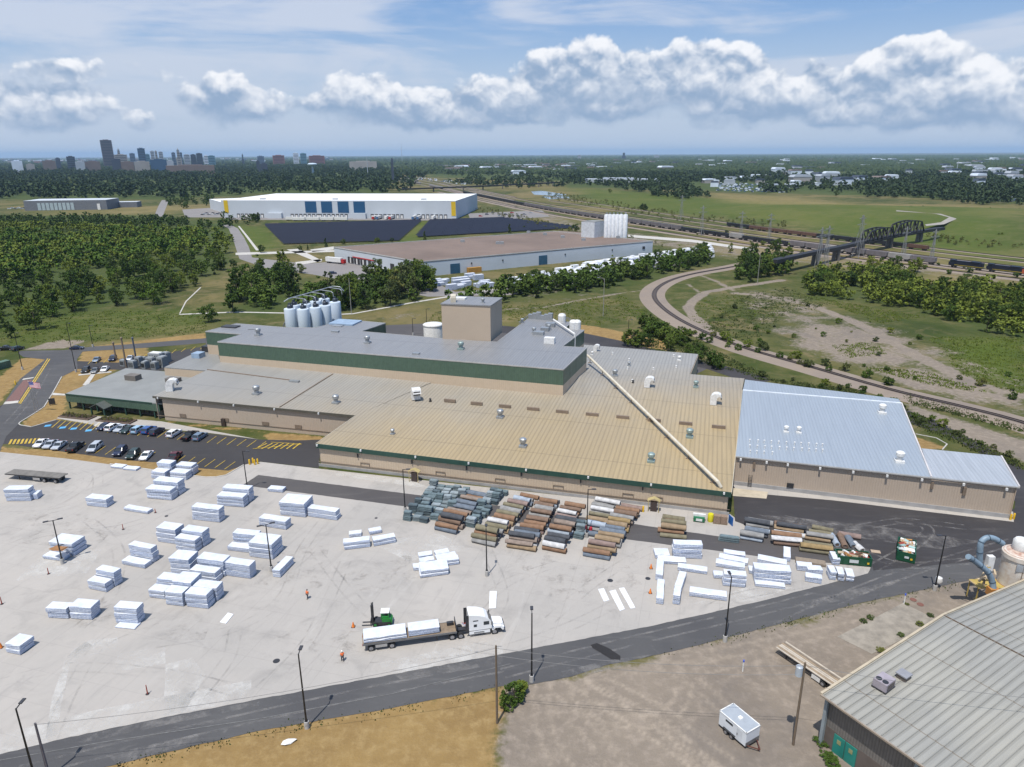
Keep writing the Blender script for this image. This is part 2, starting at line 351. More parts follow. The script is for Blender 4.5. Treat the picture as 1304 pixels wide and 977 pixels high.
for l_, k in (([(725, 862), (790, 905), (850, 945), (905, 985)], .9), ([(748, 858), (830, 900), (930, 975)], .8), ([(690, 880), (760, 940), (800, 1000)], .6), ([(850, 930), (900, 975), (920, 1000)], .9), ([(830, 840), (930, 830), (1100, 795)], .45), ([(720, 870), (800, 850), (900, 850), (990, 832)], .5)):
    lane(wpoly(l_), k)
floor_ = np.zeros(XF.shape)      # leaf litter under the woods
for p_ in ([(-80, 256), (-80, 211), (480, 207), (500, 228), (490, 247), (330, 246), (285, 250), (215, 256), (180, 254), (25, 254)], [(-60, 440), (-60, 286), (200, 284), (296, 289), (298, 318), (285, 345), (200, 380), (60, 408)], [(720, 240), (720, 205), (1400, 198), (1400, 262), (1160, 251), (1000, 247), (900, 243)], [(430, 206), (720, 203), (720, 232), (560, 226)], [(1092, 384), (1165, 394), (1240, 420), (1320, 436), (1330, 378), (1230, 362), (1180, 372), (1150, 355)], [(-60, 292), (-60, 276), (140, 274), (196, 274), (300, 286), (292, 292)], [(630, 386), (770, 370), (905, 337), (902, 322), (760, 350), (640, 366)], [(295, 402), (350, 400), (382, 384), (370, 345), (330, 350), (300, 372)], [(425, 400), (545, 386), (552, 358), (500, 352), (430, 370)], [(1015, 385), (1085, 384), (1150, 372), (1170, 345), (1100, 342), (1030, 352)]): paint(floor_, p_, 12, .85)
hill = np.zeros(XF.shape)
hill += 7*sstep(sdist(wpoly([(900, 262), (1060, 262), (1500, 272), (1700, 330), (1304, 326), (1180, 300), (1000, 284), (900, 276)]))+35, 60)
hill *= (YF > 350)
ZG = hill
def build_ground():
    ny, nx = X.shape; me = bpy.data.meshes.new('ground'); nv = nx*ny
    co_ = np.stack([XF, YF, ZG], 1).astype(np.float32).ravel()
    i = np.arange(nx-1)[None, :]+nx*np.arange(ny-1)[:, None]; q = np.stack([i, i+1, i+1+nx, i+nx], -1).reshape(-1, 4).astype(np.int32)
    me.vertices.add(nv); me.vertices.foreach_set('co', co_); me.loops.add(q.size); me.loops.foreach_set('vertex_index', q.ravel())
    me.polygons.add(len(q)); me.polygons.foreach_set('loop_start', np.arange(0, q.size, 4, dtype=np.int32)); me.polygons.foreach_set('loop_total', np.full(len(q), 4, np.int32))
    me.update(calc_edges=True)
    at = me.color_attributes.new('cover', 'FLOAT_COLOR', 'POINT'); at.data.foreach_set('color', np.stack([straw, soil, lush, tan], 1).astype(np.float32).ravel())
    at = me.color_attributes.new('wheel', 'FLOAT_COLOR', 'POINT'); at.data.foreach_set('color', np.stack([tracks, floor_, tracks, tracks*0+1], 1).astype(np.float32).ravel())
    return me
def ground_mat():
    m, t, b = newmat('ground_cover'); P = pos(t)
    at = t.n('ShaderNodeAttribute', attribute_name='cover'); sc = t.n('ShaderNodeSeparateColor'); t.l(at.outputs['Color'], sc.inputs[0]); st, so_, lu = sc.outputs; ta = at.outputs['Alpha']
    wa_ = t.n('ShaderNodeAttribute', attribute_name='wheel'); ws_ = t.n('ShaderNodeSeparateColor'); t.l(wa_.outputs['Color'], ws_.inputs[0]); tr, fl_ = ws_.outputs[0], ws_.outputs[1]
    n1 = t.noise(P, .012, 6, .6); n2 = t.noise(P, .09, 6, .65); n3 = t.noise(P, .7, 5, .65); n4 = t.noise(P, 3.5, 4, .7)
    g = t.mix(t.ramp(n1, .35, .65), (0.0650, 0.0796, 0.0210, 1), (0.1067, 0.1039, 0.0364, 1))
    g = t.mix(t.ramp(n2, .4, .7), g, (0.0465, 0.0649, 0.0145, 1))
    g = t.mix(t.math('MULTIPLY', t.ramp(n2, .58, .3), .45), g, (0.1578, 0.1342, 0.0606, 1))
    g = t.mix(t.math('MULTIPLY', n3, .55), g, (0.0325, 0.0451, 0.0114, 1))
    mead = t.noise(P, .006, 5, .65, .7); g = t.mix(t.math('MULTIPLY', t.ramp(mead, .46, .62), .8), g, (0.1882, 0.1462, 0.0655, 1)); g = t.mix(t.math('MULTIPLY', t.ramp(t.noise(P, .011, 6, .7, 1.2), .52, .62), .6), g, (.03, .045, .012, 1)); dry = t.math('MULTIPLY', t.ramp(t.noise(P, .05, 6, .7, 1.0), .49, .66), .75); g = t.mix(dry, g, (0.1693, 0.1345, 0.0677, 1)); g = t.mix(t.math('MULTIPLY', t.ramp(t.noise(P, .22, 5, .7), .5, .72), .5), g, (0.0376, 0.0562, 0.0131, 1))
    lf = t.math('MULTIPLY', lu, t.math('ADD', .55, t.math('MULTIPLY', n2, .6)))
    g = t.mix(lf, g, t.mix(n3, (0.0882, 0.1169, 0.0178, 1), (0.0604, 0.0865, 0.0145, 1)))
    g = t.mix(t.math('MULTIPLY', st, t.ramp(t.math('ADD', n2, t.math('MULTIPLY', n3, .3)), .35, .75)), g, (0.2088, 0.1644, 0.0687, 1))
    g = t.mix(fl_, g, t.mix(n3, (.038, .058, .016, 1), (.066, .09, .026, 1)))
    tc = t.mix(t.ramp(n2, .3, .7), (0.2898, 0.1935, 0.0774, 1), (0.2208, 0.1440, 0.0616, 1)); tc = t.mix(t.ramp(n3, .4, .8), tc, (0.3496, 0.2475, 0.1144, 1)); tc = t.mix(t.math('MULTIPLY', n4, .4), tc, (0.1840, 0.1125, 0.0396, 1))
    tc = t.mix(t.math('MULTIPLY', t.ramp(n1, .52, .62), .35), tc, (0.1472, 0.1260, 0.0440, 1))
    f = t.ramp(t.math('ADD', ta, t.math('MULTIPLY', t.math('SUBTRACT', n3, .5), .9)), .3, .6)
    g = t.mix(f, g, tc)
    s = t.mix(t.ramp(n2, .3, .7), (0.2474, 0.2058, 0.1596, 1), (0.1933, 0.1620, 0.1293, 1)); s = t.mix(t.ramp(n3, .42, .75), s, (0.3058, 0.2541, 0.2027, 1)); s = t.mix(t.math('MULTIPLY', n4, .45), s, (0.1529, 0.1226, 0.0992, 1))
    s = t.mix(t.math('MULTIPLY', t.ramp(t.noise(P, .045, 5, .7, .8), .5, .68), .6), s, (0.1575, 0.1358, 0.1164, 1))
    s = t.mix(t.math('MULTIPLY', t.math('MULTIPLY', tr, .55), t.ramp(n3, .25, .6)), s, (0.4600, 0.3800, 0.2904, 1))
    f = t.ramp(t.math('ADD', so_, t.math('MULTIPLY', t.math('SUBTRACT', t.math('ADD', t.math('MULTIPLY', n2, .65), t.math('MULTIPLY', n3, .35)), .5), 1.75)), .36, .64)
    g = t.mix(t.math('MULTIPLY', f, t.ramp(so_, .02, .2)), g, s)
    t.l(g, b.inputs['Base Color']); b.inputs['Roughness'].default_value = .95; b.inputs['Specular IOR Level'].default_value = .1
    bp = t.n('ShaderNodeBump'); bp.inputs['Strength'].default_value = .6; bp.inputs['Distance'].default_value = .25; t.l(t.math('ADD', n3, t.math('MULTIPLY', n4, .4)), bp.inputs['Height']); t.l(bp.outputs[0], b.inputs['Normal'])
    return m
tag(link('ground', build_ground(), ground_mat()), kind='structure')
# ---------------------------------------------------------------- paved sheets
def concrete_mat():
    m, t, b = newmat('yard_concrete'); P = pos(t); mp = t.n('ShaderNodeMapping'); t.l(P, mp.inputs[0]); mp.inputs['Rotation'].default_value = (0, 0, R(15.5)); Q = mp.outputs[0]
    x, y, z = t.sep(Q); sx, sy = 6.1, 5.2
    ix, iy = t.math('FLOOR', t.math('DIVIDE', x, sx)), t.math('FLOOR', t.math('DIVIDE', y, sy*3)); wn = t.n('ShaderNodeTexWhiteNoise', noise_dimensions='3D'); t.l(t.comb(ix, iy, 2.0), wn.inputs['Vector'])
    fx = t.math('ABSOLUTE', t.math('SUBTRACT', t.math('FRACT', t.math('DIVIDE', x, sx)), .5)); fy = t.math('ABSOLUTE', t.math('SUBTRACT', t.math('FRACT', t.math('DIVIDE', y, sy)), .5))
    jt = t.math('MAXIMUM', t.math('GREATER_THAN', fx, .5-.010), t.math('GREATER_THAN', fy, .5-.010))
    n1 = t.noise(P, .03, 5, .6, .5); n2 = t.noise(P, .16, 6, .65, .8); n3 = t.noise(Q, 1.1, 5, .7)
    mp2 = t.n('ShaderNodeMapping'); t.l(Q, mp2.inputs[0]); mp2.inputs['Scale'].default_value = (1, .14, 1); n4 = t.noise(mp2.outputs[0], .35, 6, .7, 1.2)
    c = t.mix(t.ramp(n1, .3, .7), (0.4218, 0.3860, 0.3455, 1), (0.3608, 0.3369, 0.3071, 1))
    c = t.mix(t.math('MULTIPLY', wn.outputs[0], .16), c, (0.2954, 0.2792, 0.2552, 1))
    c = t.mix(t.math('MULTIPLY', t.ramp(n2, .48, .75), .62), c, (0.2539, 0.2386, 0.2198, 1))
    c = t.mix(t.math('MULTIPLY', t.ramp(n4, .55, .8), .5), c, (0.4873, 0.4585, 0.4241, 1))
    c = t.mix(t.math('MULTIPLY', t.ramp(n4, .44, .25), .5), c, (0.2345, 0.2199, 0.2083, 1))
    c = t.mix(t.math('MULTIPLY', n3, .22), c, (0.2068, 0.1930, 0.1775, 1)); c = t.mix(t.math('MULTIPLY', jt, .16), c, (0.1597, 0.1476, 0.1392, 1))
    t.l(c, b.inputs['Base Color']); b.inputs['Roughness'].default_value = .85; b.inputs['Specular IOR Level'].default_value = .25
    return m
def asphalt_mat(name, c, c2, dust, k=.5):
    m, t, b = newmat(name); P = pos(t); mp = t.n('ShaderNodeMapping'); t.l(P, mp.inputs[0]); mp.inputs['Rotation'].default_value = (0, 0, R(-14)); mp.inputs['Scale'].default_value = (.15, 1, 1)
    n1 = t.noise(P, .05, 5, .6, .6); n2 = t.noise(mp.outputs[0], .5, 6, .7, .8); n3 = t.noise(P, 2.5, 4, .7)
    q = t.mix(t.ramp(n1, .3, .7), c, c2); q = t.mix(t.math('MULTIPLY', t.ramp(n2, .5, .8), k), q, dust); q = t.mix(t.math('MULTIPLY', n3, .3), q, dark(c, .5))
    q = t.mix(t.math('MULTIPLY', t.ramp(t.noise(P, .23, 5, .7, 2.0), .62, .72), k*.8), q, dust)
    t.l(q, b.inputs['Base Color']); b.inputs['Roughness'].default_value = .8; b.inputs['Specular IOR Level'].default_value = .3
    return m
CONC = concrete_mat()
ASF = asphalt_mat('road_asphalt', (0.0720, 0.0702, 0.0720, 1), (0.0945, 0.0918, 0.0900, 1), (0.1800, 0.1710, 0.1620, 1))
ASD = asphalt_mat('lot_asphalt', (0.0423, 0.0396, 0.0405, 1), (0.0540, 0.0504, 0.0504, 1), (0.0900, 0.0855, 0.0810, 1), .3)
ASB = asphalt_mat('apron_asphalt', (0.0378, 0.0351, 0.0369, 1), (0.0522, 0.0477, 0.0477, 1), (0.1170, 0.1080, 0.1035, 1), .5)
ASO = asphalt_mat('strip_asphalt', (0.0765, 0.0702, 0.0693, 1), (0.0945, 0.0864, 0.0828, 1), (0.1710, 0.1575, 0.1440, 1), .4)
def sheet(name, px, z, m, kind='structure', rough=0.0):
    "flat sheet over photograph points; rough makes its edge crumble by that many metres"
    w = wpoly(px); out = []
    if rough and len(w) > 2:
        for a, b in zip(w, w[1:]+w[:1]):
            L = (b-a).length; n = 1 if L > 400 else max(1, min(220, int(L/.9)))
            d = Vector((-(b-a)[1], (b-a)[0], 0)).normalized()
            for k in range(n): out.append(a.lerp(b, k/n)+d*(random.uniform(-rough, rough) if k else 0))
        w = out
    return struct(name, MB().face([(p[0], p[1], z) for p in w]), m, kind)
def ribbon(name, a, b, z, m, sub=6):
    "strip between two lines of photograph points on the ground"
    def dens(l):
        l = wpoly(l); d = [0]
        for p, q in zip(l[:-1], l[1:]): d.append(d[-1]+(q-p).length)
        out = []
        for k in range(len(l)*sub+1):
            s_ = d[-1]*k/(len(l)*sub); i = min(max(j for j in range(len(d)) if d[j] <= s_+1e-9), len(l)-2); u_ = (s_-d[i])/max(d[i+1]-d[i], 1e-9); out.append(l[i].lerp(l[i+1], min(u_, 1)))
        return out
    A, B = dens(a), dens(b); n = min(len(A), len(B)); mb = MB(); mb.add([(p[0], p[1], z) for p in A[:n]]+[(p[0], p[1], z) for p in B[:n]], [(i, i+1, n+i+1, n+i) for i in range(n-1)])
    return struct(name, mb, m)
sheet('yard', [(-150, 556), (3, 576), (83, 584), (140, 591.5), (193, 599), (235, 605), (262, 608), (275, 607.8), (288, 605.5), (311, 592), (325, 589.3), (332, 588.3), (406, 597), (930, 655), (957, 676), (960, 690), (1110, 720), (1108, 727), (1105, 731), (1020, 753), (970, 766), (830, 798), (640, 834), (320, 893), (210, 914), (79, 942), (0, 962), (-150, 1000)], .02, CONC)
sheet('dark_strip', [(309, 618), (329, 605), (519, 629), (817, 669), (940, 687), (962, 680), (1110, 690), (1108, 722), (970, 709), (812, 689), (515, 645)], .04, ASO, rough=.06)
sheet('road', [(-150, 1005), (0, 961), (79, 941.5), (210, 913.5), (320, 892.5), (640, 833), (830, 797.5), (970, 765.5), (1020, 752.5), (1105, 730.5), (1109, 722), (1112, 716), (1180, 700), (1300, 668), (1400, 690), (1304, 716), (1237, 738.5), (1092, 769), (970, 801), (900, 819), (825, 837), (770, 848), (728, 862), (676, 872), (640, 874), (497, 902.5), (330, 931), (129, 978), (-20, 1020)], .045, ASF, rough=.07)
sheet('apron', [(932, 605), (960, 612), (1290, 648), (1291, 650), (1293, 640), (1270, 590), (1210, 556), (1160, 540), (1130, 528), (1150, 520), (1215, 548), (1290, 588), (1330, 620), (1420, 680), (1304, 705), (1237, 716), (1112, 727), (1107, 700), (1070, 688), (960, 678), (957, 672), (936, 664)], .06, ASB, rough=.07)
sheet('footing', [(930, 614), (960, 617), (1290, 652), (1291, 665), (1180, 652), (1060, 637.5), (940, 627)], .07, CONC)
sheet('concrete_pad', [(934, 622), (978, 627), (976, 635.5), (933, 632)], .08, mat('beige_pad', (.50, .43, .32, 1), .85))
sheet('parking_lot', [(0, 566), (12, 565.5), (83, 576), (159, 586), (212, 590), (243, 595.5), (291, 599.5), (311, 592.4), (318, 589.8), (331.5, 588), (406, 596.5), (409, 560), (380, 561), (330, 560), (265, 552.5), (202, 547), (126, 543), (72, 535), (40, 543), (26, 541.6), (24.5, 539), (45, 526), (56, 518.6), (66.5, 502), (78.7, 480), (96, 470), (60, 460), (26, 483), (4, 515), (-20, 530), (-60, 560)], .03, ASD, rough=.06)
sheet('entrance_road', [(-80, 600), (-60, 556), (0, 520), (4, 515), (25.6, 482.7), (57.6, 458), (30, 455), (23, 450), (26, 447), (82, 446), (118, 441.5), (160, 439), (262, 431), (262, 437), (186, 443), (105, 448), (98, 458), (99, 470), (78.7, 480), (66.5, 502), (56, 518.6), (45, 526), (25, 539), (8, 556), (0, 575)], .05, ASF, rough=.06)
sheet('back_lot', [(98, 470), (98, 460), (150, 462), (186, 454), (262, 441), (330, 445), (240, 470), (180, 474), (150, 471)], .035, ASD)
sheet('back_road', [(262, 430), (300, 424), (500, 414), (545, 412), (560, 418), (500, 425), (300, 440), (262, 442)], .03, ASO)
sheet('service_road', [(540, 413), (640, 415), (742, 424), (790, 434), (840, 447), (900, 460), (960, 476), (985, 484), (960, 490), (900, 470), (840, 456), (742, 436), (640, 424)], .03, ASB, rough=.06)
sheet('loading_pad', [(500, 424), (540, 414), (740, 424), (900, 470), (880, 480), (700, 440), (500, 430)], .025, ASO)
kb = MB()
for line in ([(25.6, 538), (45, 526), (56, 518.6), (66.5, 502), (78.7, 480)], [(71.7, 535), (40, 544), (26, 541.6), (24, 540), (25.6, 538)], [(140, 591.2), (193, 598.6), (235, 604.8), (262, 608), (275, 607.8), (288, 605.3), (311, 592)], [(1166, 553), (1192, 558), (1206, 566), (1200, 573)]):
    l_ = wpoly(line)
    for a, b in zip(l_[:-1], l_[1:]): kb.bar(a+Vector((0, 0, .07)), b+Vector((0, 0, .07)), .28, .14)
struct('kerb', kb, mat('kerb_concrete', (.5, .47, .42, 1), .8))
sheet('path', [(71.7, 533), (84, 527), (206, 537), (330, 560), (265, 551.5), (202, 546), (126, 542.5)], .06, CONC)
PATHC = mat('path_concrete', (.52, .49, .44, 1), .85)
for p in ([(66.5, 500.5), (84, 502), (84, 504), (65.5, 503.5)], [(105, 491), (116, 477), (122, 476), (112, 491)], [(100, 477), (142, 473), (142, 474.6), (100, 478.6)], [(135, 530), (140, 531), (126, 544), (119, 543)]): sheet('path', p, .075, PATHC)
YEL = mat('yellow_paint', (.62, .42, .05, 1), .7, var=.5, scale=.8); WHT = mat('white_paint', (.75, .75, .73, 1), .7, var=.4); BLU = mat('blue_paint', (.10, .36, .62, 1), .7)
mk = MB(); 
def pline(mb, a, b, w, z):
    a, b = G(*a), G(*b); d = (b-a).normalized(); n = Vector((-d[1], d[0], 0))*w/2; mb.face([(q[0], q[1], z) for q in (a-n, b-n, b+n, a+n)])
for i in range(17): u_ = i/16; pline(mk, (124+u_*203, 550+u_*21), (136+u_*203, 541.5+u_*21), .16, .09)
for i in range(19):
    u_ = i/18; x = 58+u_*228; y = 570+u_*28
    if not 190 < x < 212: pline(mk, (x, y), (x+13.5, y-9.5), .16, .09)
for i in range(8): u_ = i/7; pline(mk, (66+u_*50, 545+u_*4), (77+u_*50, 535.5+u_*4), .22, .09)
for i in range(8): pline(mk, (12+i*5, 566.2-i*.2), (15+i*5, 560-i*.2), .5, .09)
for i in range(7): pline(mk, (325+i*8, 572), (340+i*7, 565), .35, .09)
pline(mk, (322, 572), (385, 566), .2, .1); pline(mk, (345, 563.5), (385, 566), .2, .1)
for a, b in (((24, 514), (61, 457)), ((26, 514.5), (63.5, 457.5))): pline(mk, a, b, .35, .09)
for i in range(8): u_ = i/7; pline(mk, (170+u_*85, 457-u_*12), (176+u_*85, 452-u_*12), .2, .09)
for i in range(6): pline(mk, (112+i*10, 464-i*.8), (117+i*10, 459-i*.8), .2, .09)
struct('road_markings', mk, YEL)
bm_ = MB()
for x, y in ((61, 542.5), (80, 545), (94, 546.3), (113, 548.6)): c = G(x, y); bm_.box((c[0], c[1], .095), (1.5, 1.5, .004), .3)
struct('road_markings', bm_, BLU)
wl = MB()
for p in ([(-40, 976), (130, 946), (330, 916), (500, 884), (650, 846)],): 
    for a, b in zip(p[:-1], p[1:]): pline(wl, a, b, .09, .09)
struct('road_markings', wl, mat('worn_line', (.24, .235, .225, 1), .8, var=.6, scale=1.5))
sheet('brick_crossing', [(6, 513.5), (23, 512), (41, 484), (30, 484.5)], .08, mat('brick_paving', (.19, .10, .085, 1), .85, scale=2))
for p in ([(4, 515.5), (23, 513.5), (24, 510.5), (7, 512)], [(28, 484.5), (42, 482), (44, 480.5), (30, 482.5)]): sheet('kerb', p, .1, PATHC)
sheet('dark_patch', [(752, 822), (760, 819.5), (775, 826), (790, 836), (790, 841), (778, 840), (765, 832), (755, 826)], .082, mat('loose_asphalt', (.022, .020, .020, 1), .9, scale=2))
sheet('concrete_slab', [(1066, 811), (1108, 790), (1150, 768), (1190, 788), (1180, 800), (1110, 833)], .03, mat('old_concrete', (.33, .29, .235, 1), .9, var=.45, scale=.5))
# tyre marks, pale patches and spills on the yard
def stain(name, c, lo, hi, k, sc_):
    m, t, b = newmat(name); P = pos(t); tr_ = t.n('ShaderNodeBsdfTransparent'); mx = t.n('ShaderNodeMixShader'); out = [n for n in m.node_tree.nodes if n.type == 'OUTPUT_MATERIAL'][0]
    b.inputs['Base Color'].default_value = c; b.inputs['Roughness'].default_value = .9; b.inputs['Specular IOR Level'].default_value = .1
    f = t.math('MULTIPLY', t.ramp(t.math('ADD', t.math('MULTIPLY', t.noise(P, sc_, 5, .65, .5), .7), t.math('MULTIPLY', t.noise(P, sc_*6, 4, .7), .3)), lo, hi), k)
    t.l(f, mx.inputs[0]); t.l(tr_.outputs[0], mx.inputs[1]); t.l(b.outputs[0], mx.inputs[2]); t.l(mx.outputs[0], out.inputs[0]); return m
TYM = stain('tyre_mark', (.15, .145, .14, 1), .42, .66, .17, .25); PAL = stain('pale_dust', (.66, .64, .60, 1), .38, .68, .6, .2); DKS = stain('damp_stain', (.19, .17, .15, 1), .50, .68, .26, .3)
tm = MB()
def wheelpath(px, w=.32, g=1.9):
    l_ = wpoly(px); sm = []
    for i in range(len(l_)-1):
        p_, a_, b_, n_ = l_[max(i-1, 0)], l_[i], l_[i+1], l_[min(i+2, len(l_)-1)]
        for k in range(10): q = k/10; sm.append(.5*((2*a_)+(b_-p_)*q+(2*p_-5*a_+4*b_-n_)*q*q+(3*a_-p_-3*b_+n_)*q**3))
    sm.append(l_[-1])
    for sd in (-g/2, g/2):
        A = []; B = []
        for i, p in enumerate(sm):
            d = (sm[min(i+1, len(sm)-1)]-sm[max(i-1, 0)]).normalized(); n = Vector((-d[1], d[0], 0)); A.append(p+n*(sd-w/2)); B.append(p+n*(sd+w/2))
        n = len(A); tm.add([(p[0], p[1], .032) for p in A+B], [(i, i+1, n+i+1, n+i) for i in range(n-1)])
for q in ([(0, 650), (60, 645), (100, 625), (112, 608), (95, 600)], [(20, 657), (80, 648), (120, 630), (125, 606)], [(0, 700), (60, 680), (150, 672), (250, 640)], [(100, 800), (140, 760), (150, 700), (110, 660)], [(200, 820), (300, 800), (360, 760), (385, 700), (430, 640)], [(330, 880), (390, 820), (420, 760), (440, 715)], [(60, 950), (90, 880), (130, 820), (200, 790)], [(640, 830), (560, 815), (470, 780), (400, 700)], [(470, 850), (600, 838), (720, 800), (820, 750)], [(700, 790), (760, 740), (830, 700), (900, 690)], [(600, 780), (650, 740), (720, 715)], [(250, 890), (290, 840), (300, 800)], [(620, 700), (640, 760), (610, 800)], [(0, 870), (90, 850), (220, 860), (300, 880)], [(880, 790), (940, 760), (1050, 740)]): wheelpath(q)
struct('tyre_marks', tm, TYM, kind='stuff')
pm_ = MB()
for q in ([(58, 940), (66, 890), (84, 838), (105, 815), (118, 822), (88, 850), (78, 900), (72, 937)], [(146, 857), (150, 832), (210, 824), (211, 845)], [(208, 912), (211, 846), (245, 838), (262, 860), (236, 905)], [(0, 962), (0, 935), (120, 905), (320, 866), (320, 890), (79, 940)], [(85, 836), (110, 816), (150, 812), (150, 826), (90, 842)], [(480, 845), (640, 812), (640, 832), (500, 862)], [(20, 740), (60, 700), (130, 700), (110, 730)], [(470, 690), (560, 680), (600, 700), (520, 715)], [(880, 770), (960, 745), (1010, 748), (960, 766)], [(420, 600), (520, 612), (560, 624), (430, 606)]): pm_.face([(p[0], p[1], .028) for p in wpoly(q)])
struct('pale_patches', pm_, PAL, kind='stuff')
dm_ = MB()
for q in ([(430, 735), (520, 700), (560, 725), (470, 760)], [(90, 770), (180, 750), (210, 790), (100, 800)], [(350, 800), (480, 805), (440, 850), (350, 830)], [(0, 690), (50, 650), (160, 660), (120, 700)], [(640, 700), (800, 720), (830, 760), (700, 760)], [(180, 800), (270, 790), (260, 815), (190, 815)], [(300, 700), (420, 690), (410, 750), (330, 745)]): dm_.face([(p[0], p[1], .030) for p in wpoly(q)])
rd2 = MB(); tm = rd2
def dust(px, z=.068): rd2.face([(p[0], p[1], z) for p in wpoly(px)])
for q in ([(80, 943), (210, 915), (330, 893), (330, 899), (220, 922), (90, 950)], [(140, 965), (250, 935), (260, 942), (150, 975)], [(500, 858), (640, 836), (640, 843), (510, 866)], [(690, 862), (770, 842), (830, 834), (790, 850), (720, 866)], [(1010, 770), (1100, 748), (1160, 735), (1120, 752), (1030, 776)], [(960, 655), (1100, 668), (1250, 690), (1200, 700), (1050, 680)]): dust(q)
k_ = len(rd2.v)
for q in ([(1000, 660), (1080, 672), (1150, 664), (1230, 672)], [(1110, 725), (1170, 690), (1180, 672), (1140, 662)], [(990, 800), (1100, 750), (1180, 722), (1290, 690)], [(20, 985), (250, 930), (480, 880), (640, 850)], [(640, 858), (800, 818), (940, 785), (1060, 755)], [(10, 540), (40, 505), (60, 470)], [(1090, 700), (1150, 720), (1230, 715)]): wheelpath(q, .4)
rd2.v = rd2.v[:k_]+[(v[0], v[1], .072) for v in rd2.v[k_:]]
struct('dust_streaks', rd2, stain('road_dust', (.34, .32, .30, 1), .40, .68, .4, .3), kind='stuff')
struct('damp_stains', dm_, DKS, kind='stuff')
# far roads
FRD = asphalt_mat('far_road', (.21, .195, .185, 1), (.24, .22, .21, 1), (.28, .26, .25, 1))
ribbon('road', [(283, 287), (291, 291), (297, 305), (301, 318), (305, 330)], [(293, 286), (303, 291), (311, 303), (317, 315), (321, 328)], .05, FRD)
sheet('road', [(305, 330), (321, 328), (420, 340), (470, 345), (470, 352), (400, 350), (340, 342)], .045, FRD)
ribbon('road', [(196, 276), (202, 262), (206, 255)], [(207, 276), (212, 263), (215, 255)], .05, FRD)
ribbon('path', [(303, 288), (312, 300), (326, 319)], [(305, 288), (315, 300), (330, 319)], .055, PATHC)
sheet('parking_lot', [(232, 267), (284, 264), (284, 277), (236, 277)], .04, FRD)
sheet('parking_lot', [(596, 272), (690, 268), (700, 276), (600, 283)], .04, FRD)
sheet('truck_yard', [(390, 336), (440, 332), (535, 352), (580, 372), (650, 366), (900, 318), (905, 330), (650, 376), (545, 378), (400, 350)], .05, FRD)
sheet('truck_court', [(290, 280), (580, 281), (590, 279), (582, 278), (284, 277)], .05, FRD)
ribbon('path', [(228, 400), (300, 397), (445, 400), (530, 384), (640, 366)], [(228, 401.2), (300, 398.2), (445, 401.2), (530, 385.4), (640, 367.4)], .06, PATHC)
ribbon('path', [(228, 400), (236, 384), (255, 366)], [(229.4, 400), (237.4, 384.4), (256.3, 366.4)], .06, PATHC)
ribbon('path', [(800, 299), (880, 305), (965, 317)], [(800, 302), (880, 308.5), (965, 320)], .06, PATHC)
for p in ([(365, 318), (380, 317), (410, 332), (404, 334)], [(300, 322), (455, 318), (455, 320), (300, 325)], [(376, 334), (410, 330), (410, 333), (378, 338)], [(395, 318), (425, 314), (425, 318), (398, 321)]): sheet('path', p, .065, PATHC)
ribbon('dirt_road', [(1140, 276), (1190, 281), (1207, 286), (1196, 293), (1176, 296)], [(1140, 277.5), (1196, 281), (1217, 288), (1200, 296), (1178, 298)], 7.1, mat('dirt_road_gravel', (.33, .30, .26, 1), .9, scale=.1))
WAT = plain('pond_water', (.22, .29, .34, 1), .08, 0, .9)
sheet('water', [(676, 244), (690, 243), (722, 248), (712, 250), (680, 248)], .1, WAT); sheet('water', [(690, 250.5), (722, 250), (726, 252.5), (700, 254)], .1, WAT)
# ---------------------------------------------------------------- the plant
AX = R(-15.6); AD = Vector((math.cos(AX), math.sin(AX), 0)); AP = Vector((-math.sin(AX), math.cos(AX), 0))
def on(fn, x, y):
    z = 7.0
    for _ in range(25): p = G(x, y, z); z = fn(p)
    return G(x, y, z)
E0 = G(402.2, 565.1, 5.9)
def zA(p): q = p-E0; return 5.9-.0062*q.dot(AD)+.0475*q.dot(AP)
RG = on(zA, 945, 497); SR = (RG-E0).dot(AP)
def zH(p): q = p-E0; return 5.9-.0062*q.dot(AD)+.0475*SR-.0475*(q.dot(AP)-SR)
def up(p, k): return Vector((p[0], p[1], p[2]+k))
def at0(p, z=0): return Vector((p[0], p[1], z))
def graded_roof():
    "one sheet roof, yellowish near the front eave and blended by position to grey towards the back left"
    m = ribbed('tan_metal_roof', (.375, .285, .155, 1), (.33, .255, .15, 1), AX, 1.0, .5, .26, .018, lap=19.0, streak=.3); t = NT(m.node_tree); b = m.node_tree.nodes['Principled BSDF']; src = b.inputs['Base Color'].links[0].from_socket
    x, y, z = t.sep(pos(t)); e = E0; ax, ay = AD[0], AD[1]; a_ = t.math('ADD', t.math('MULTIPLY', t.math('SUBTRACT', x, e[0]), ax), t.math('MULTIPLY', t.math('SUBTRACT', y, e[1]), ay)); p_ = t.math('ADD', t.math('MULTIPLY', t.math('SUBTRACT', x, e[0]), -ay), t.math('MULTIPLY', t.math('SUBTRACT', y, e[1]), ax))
    f = t.math('ADD', t.math('MULTIPLY_ADD', a_, .006, .74), t.math('MULTIPLY', p_, -.0125)); f = t.math('ADD', f, t.math('MULTIPLY', t.math('SUBTRACT', t.noise(pos(t), .05, 5, .6), .5), .5)); f = t.ramp(f, 0, .95)  # share of tan falls towards the back left, broken up by noise
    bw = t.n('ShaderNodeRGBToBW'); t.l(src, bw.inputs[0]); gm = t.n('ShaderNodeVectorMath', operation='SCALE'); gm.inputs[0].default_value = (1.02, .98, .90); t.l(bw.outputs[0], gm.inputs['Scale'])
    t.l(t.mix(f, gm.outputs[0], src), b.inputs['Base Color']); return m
TANROOF = graded_roof()
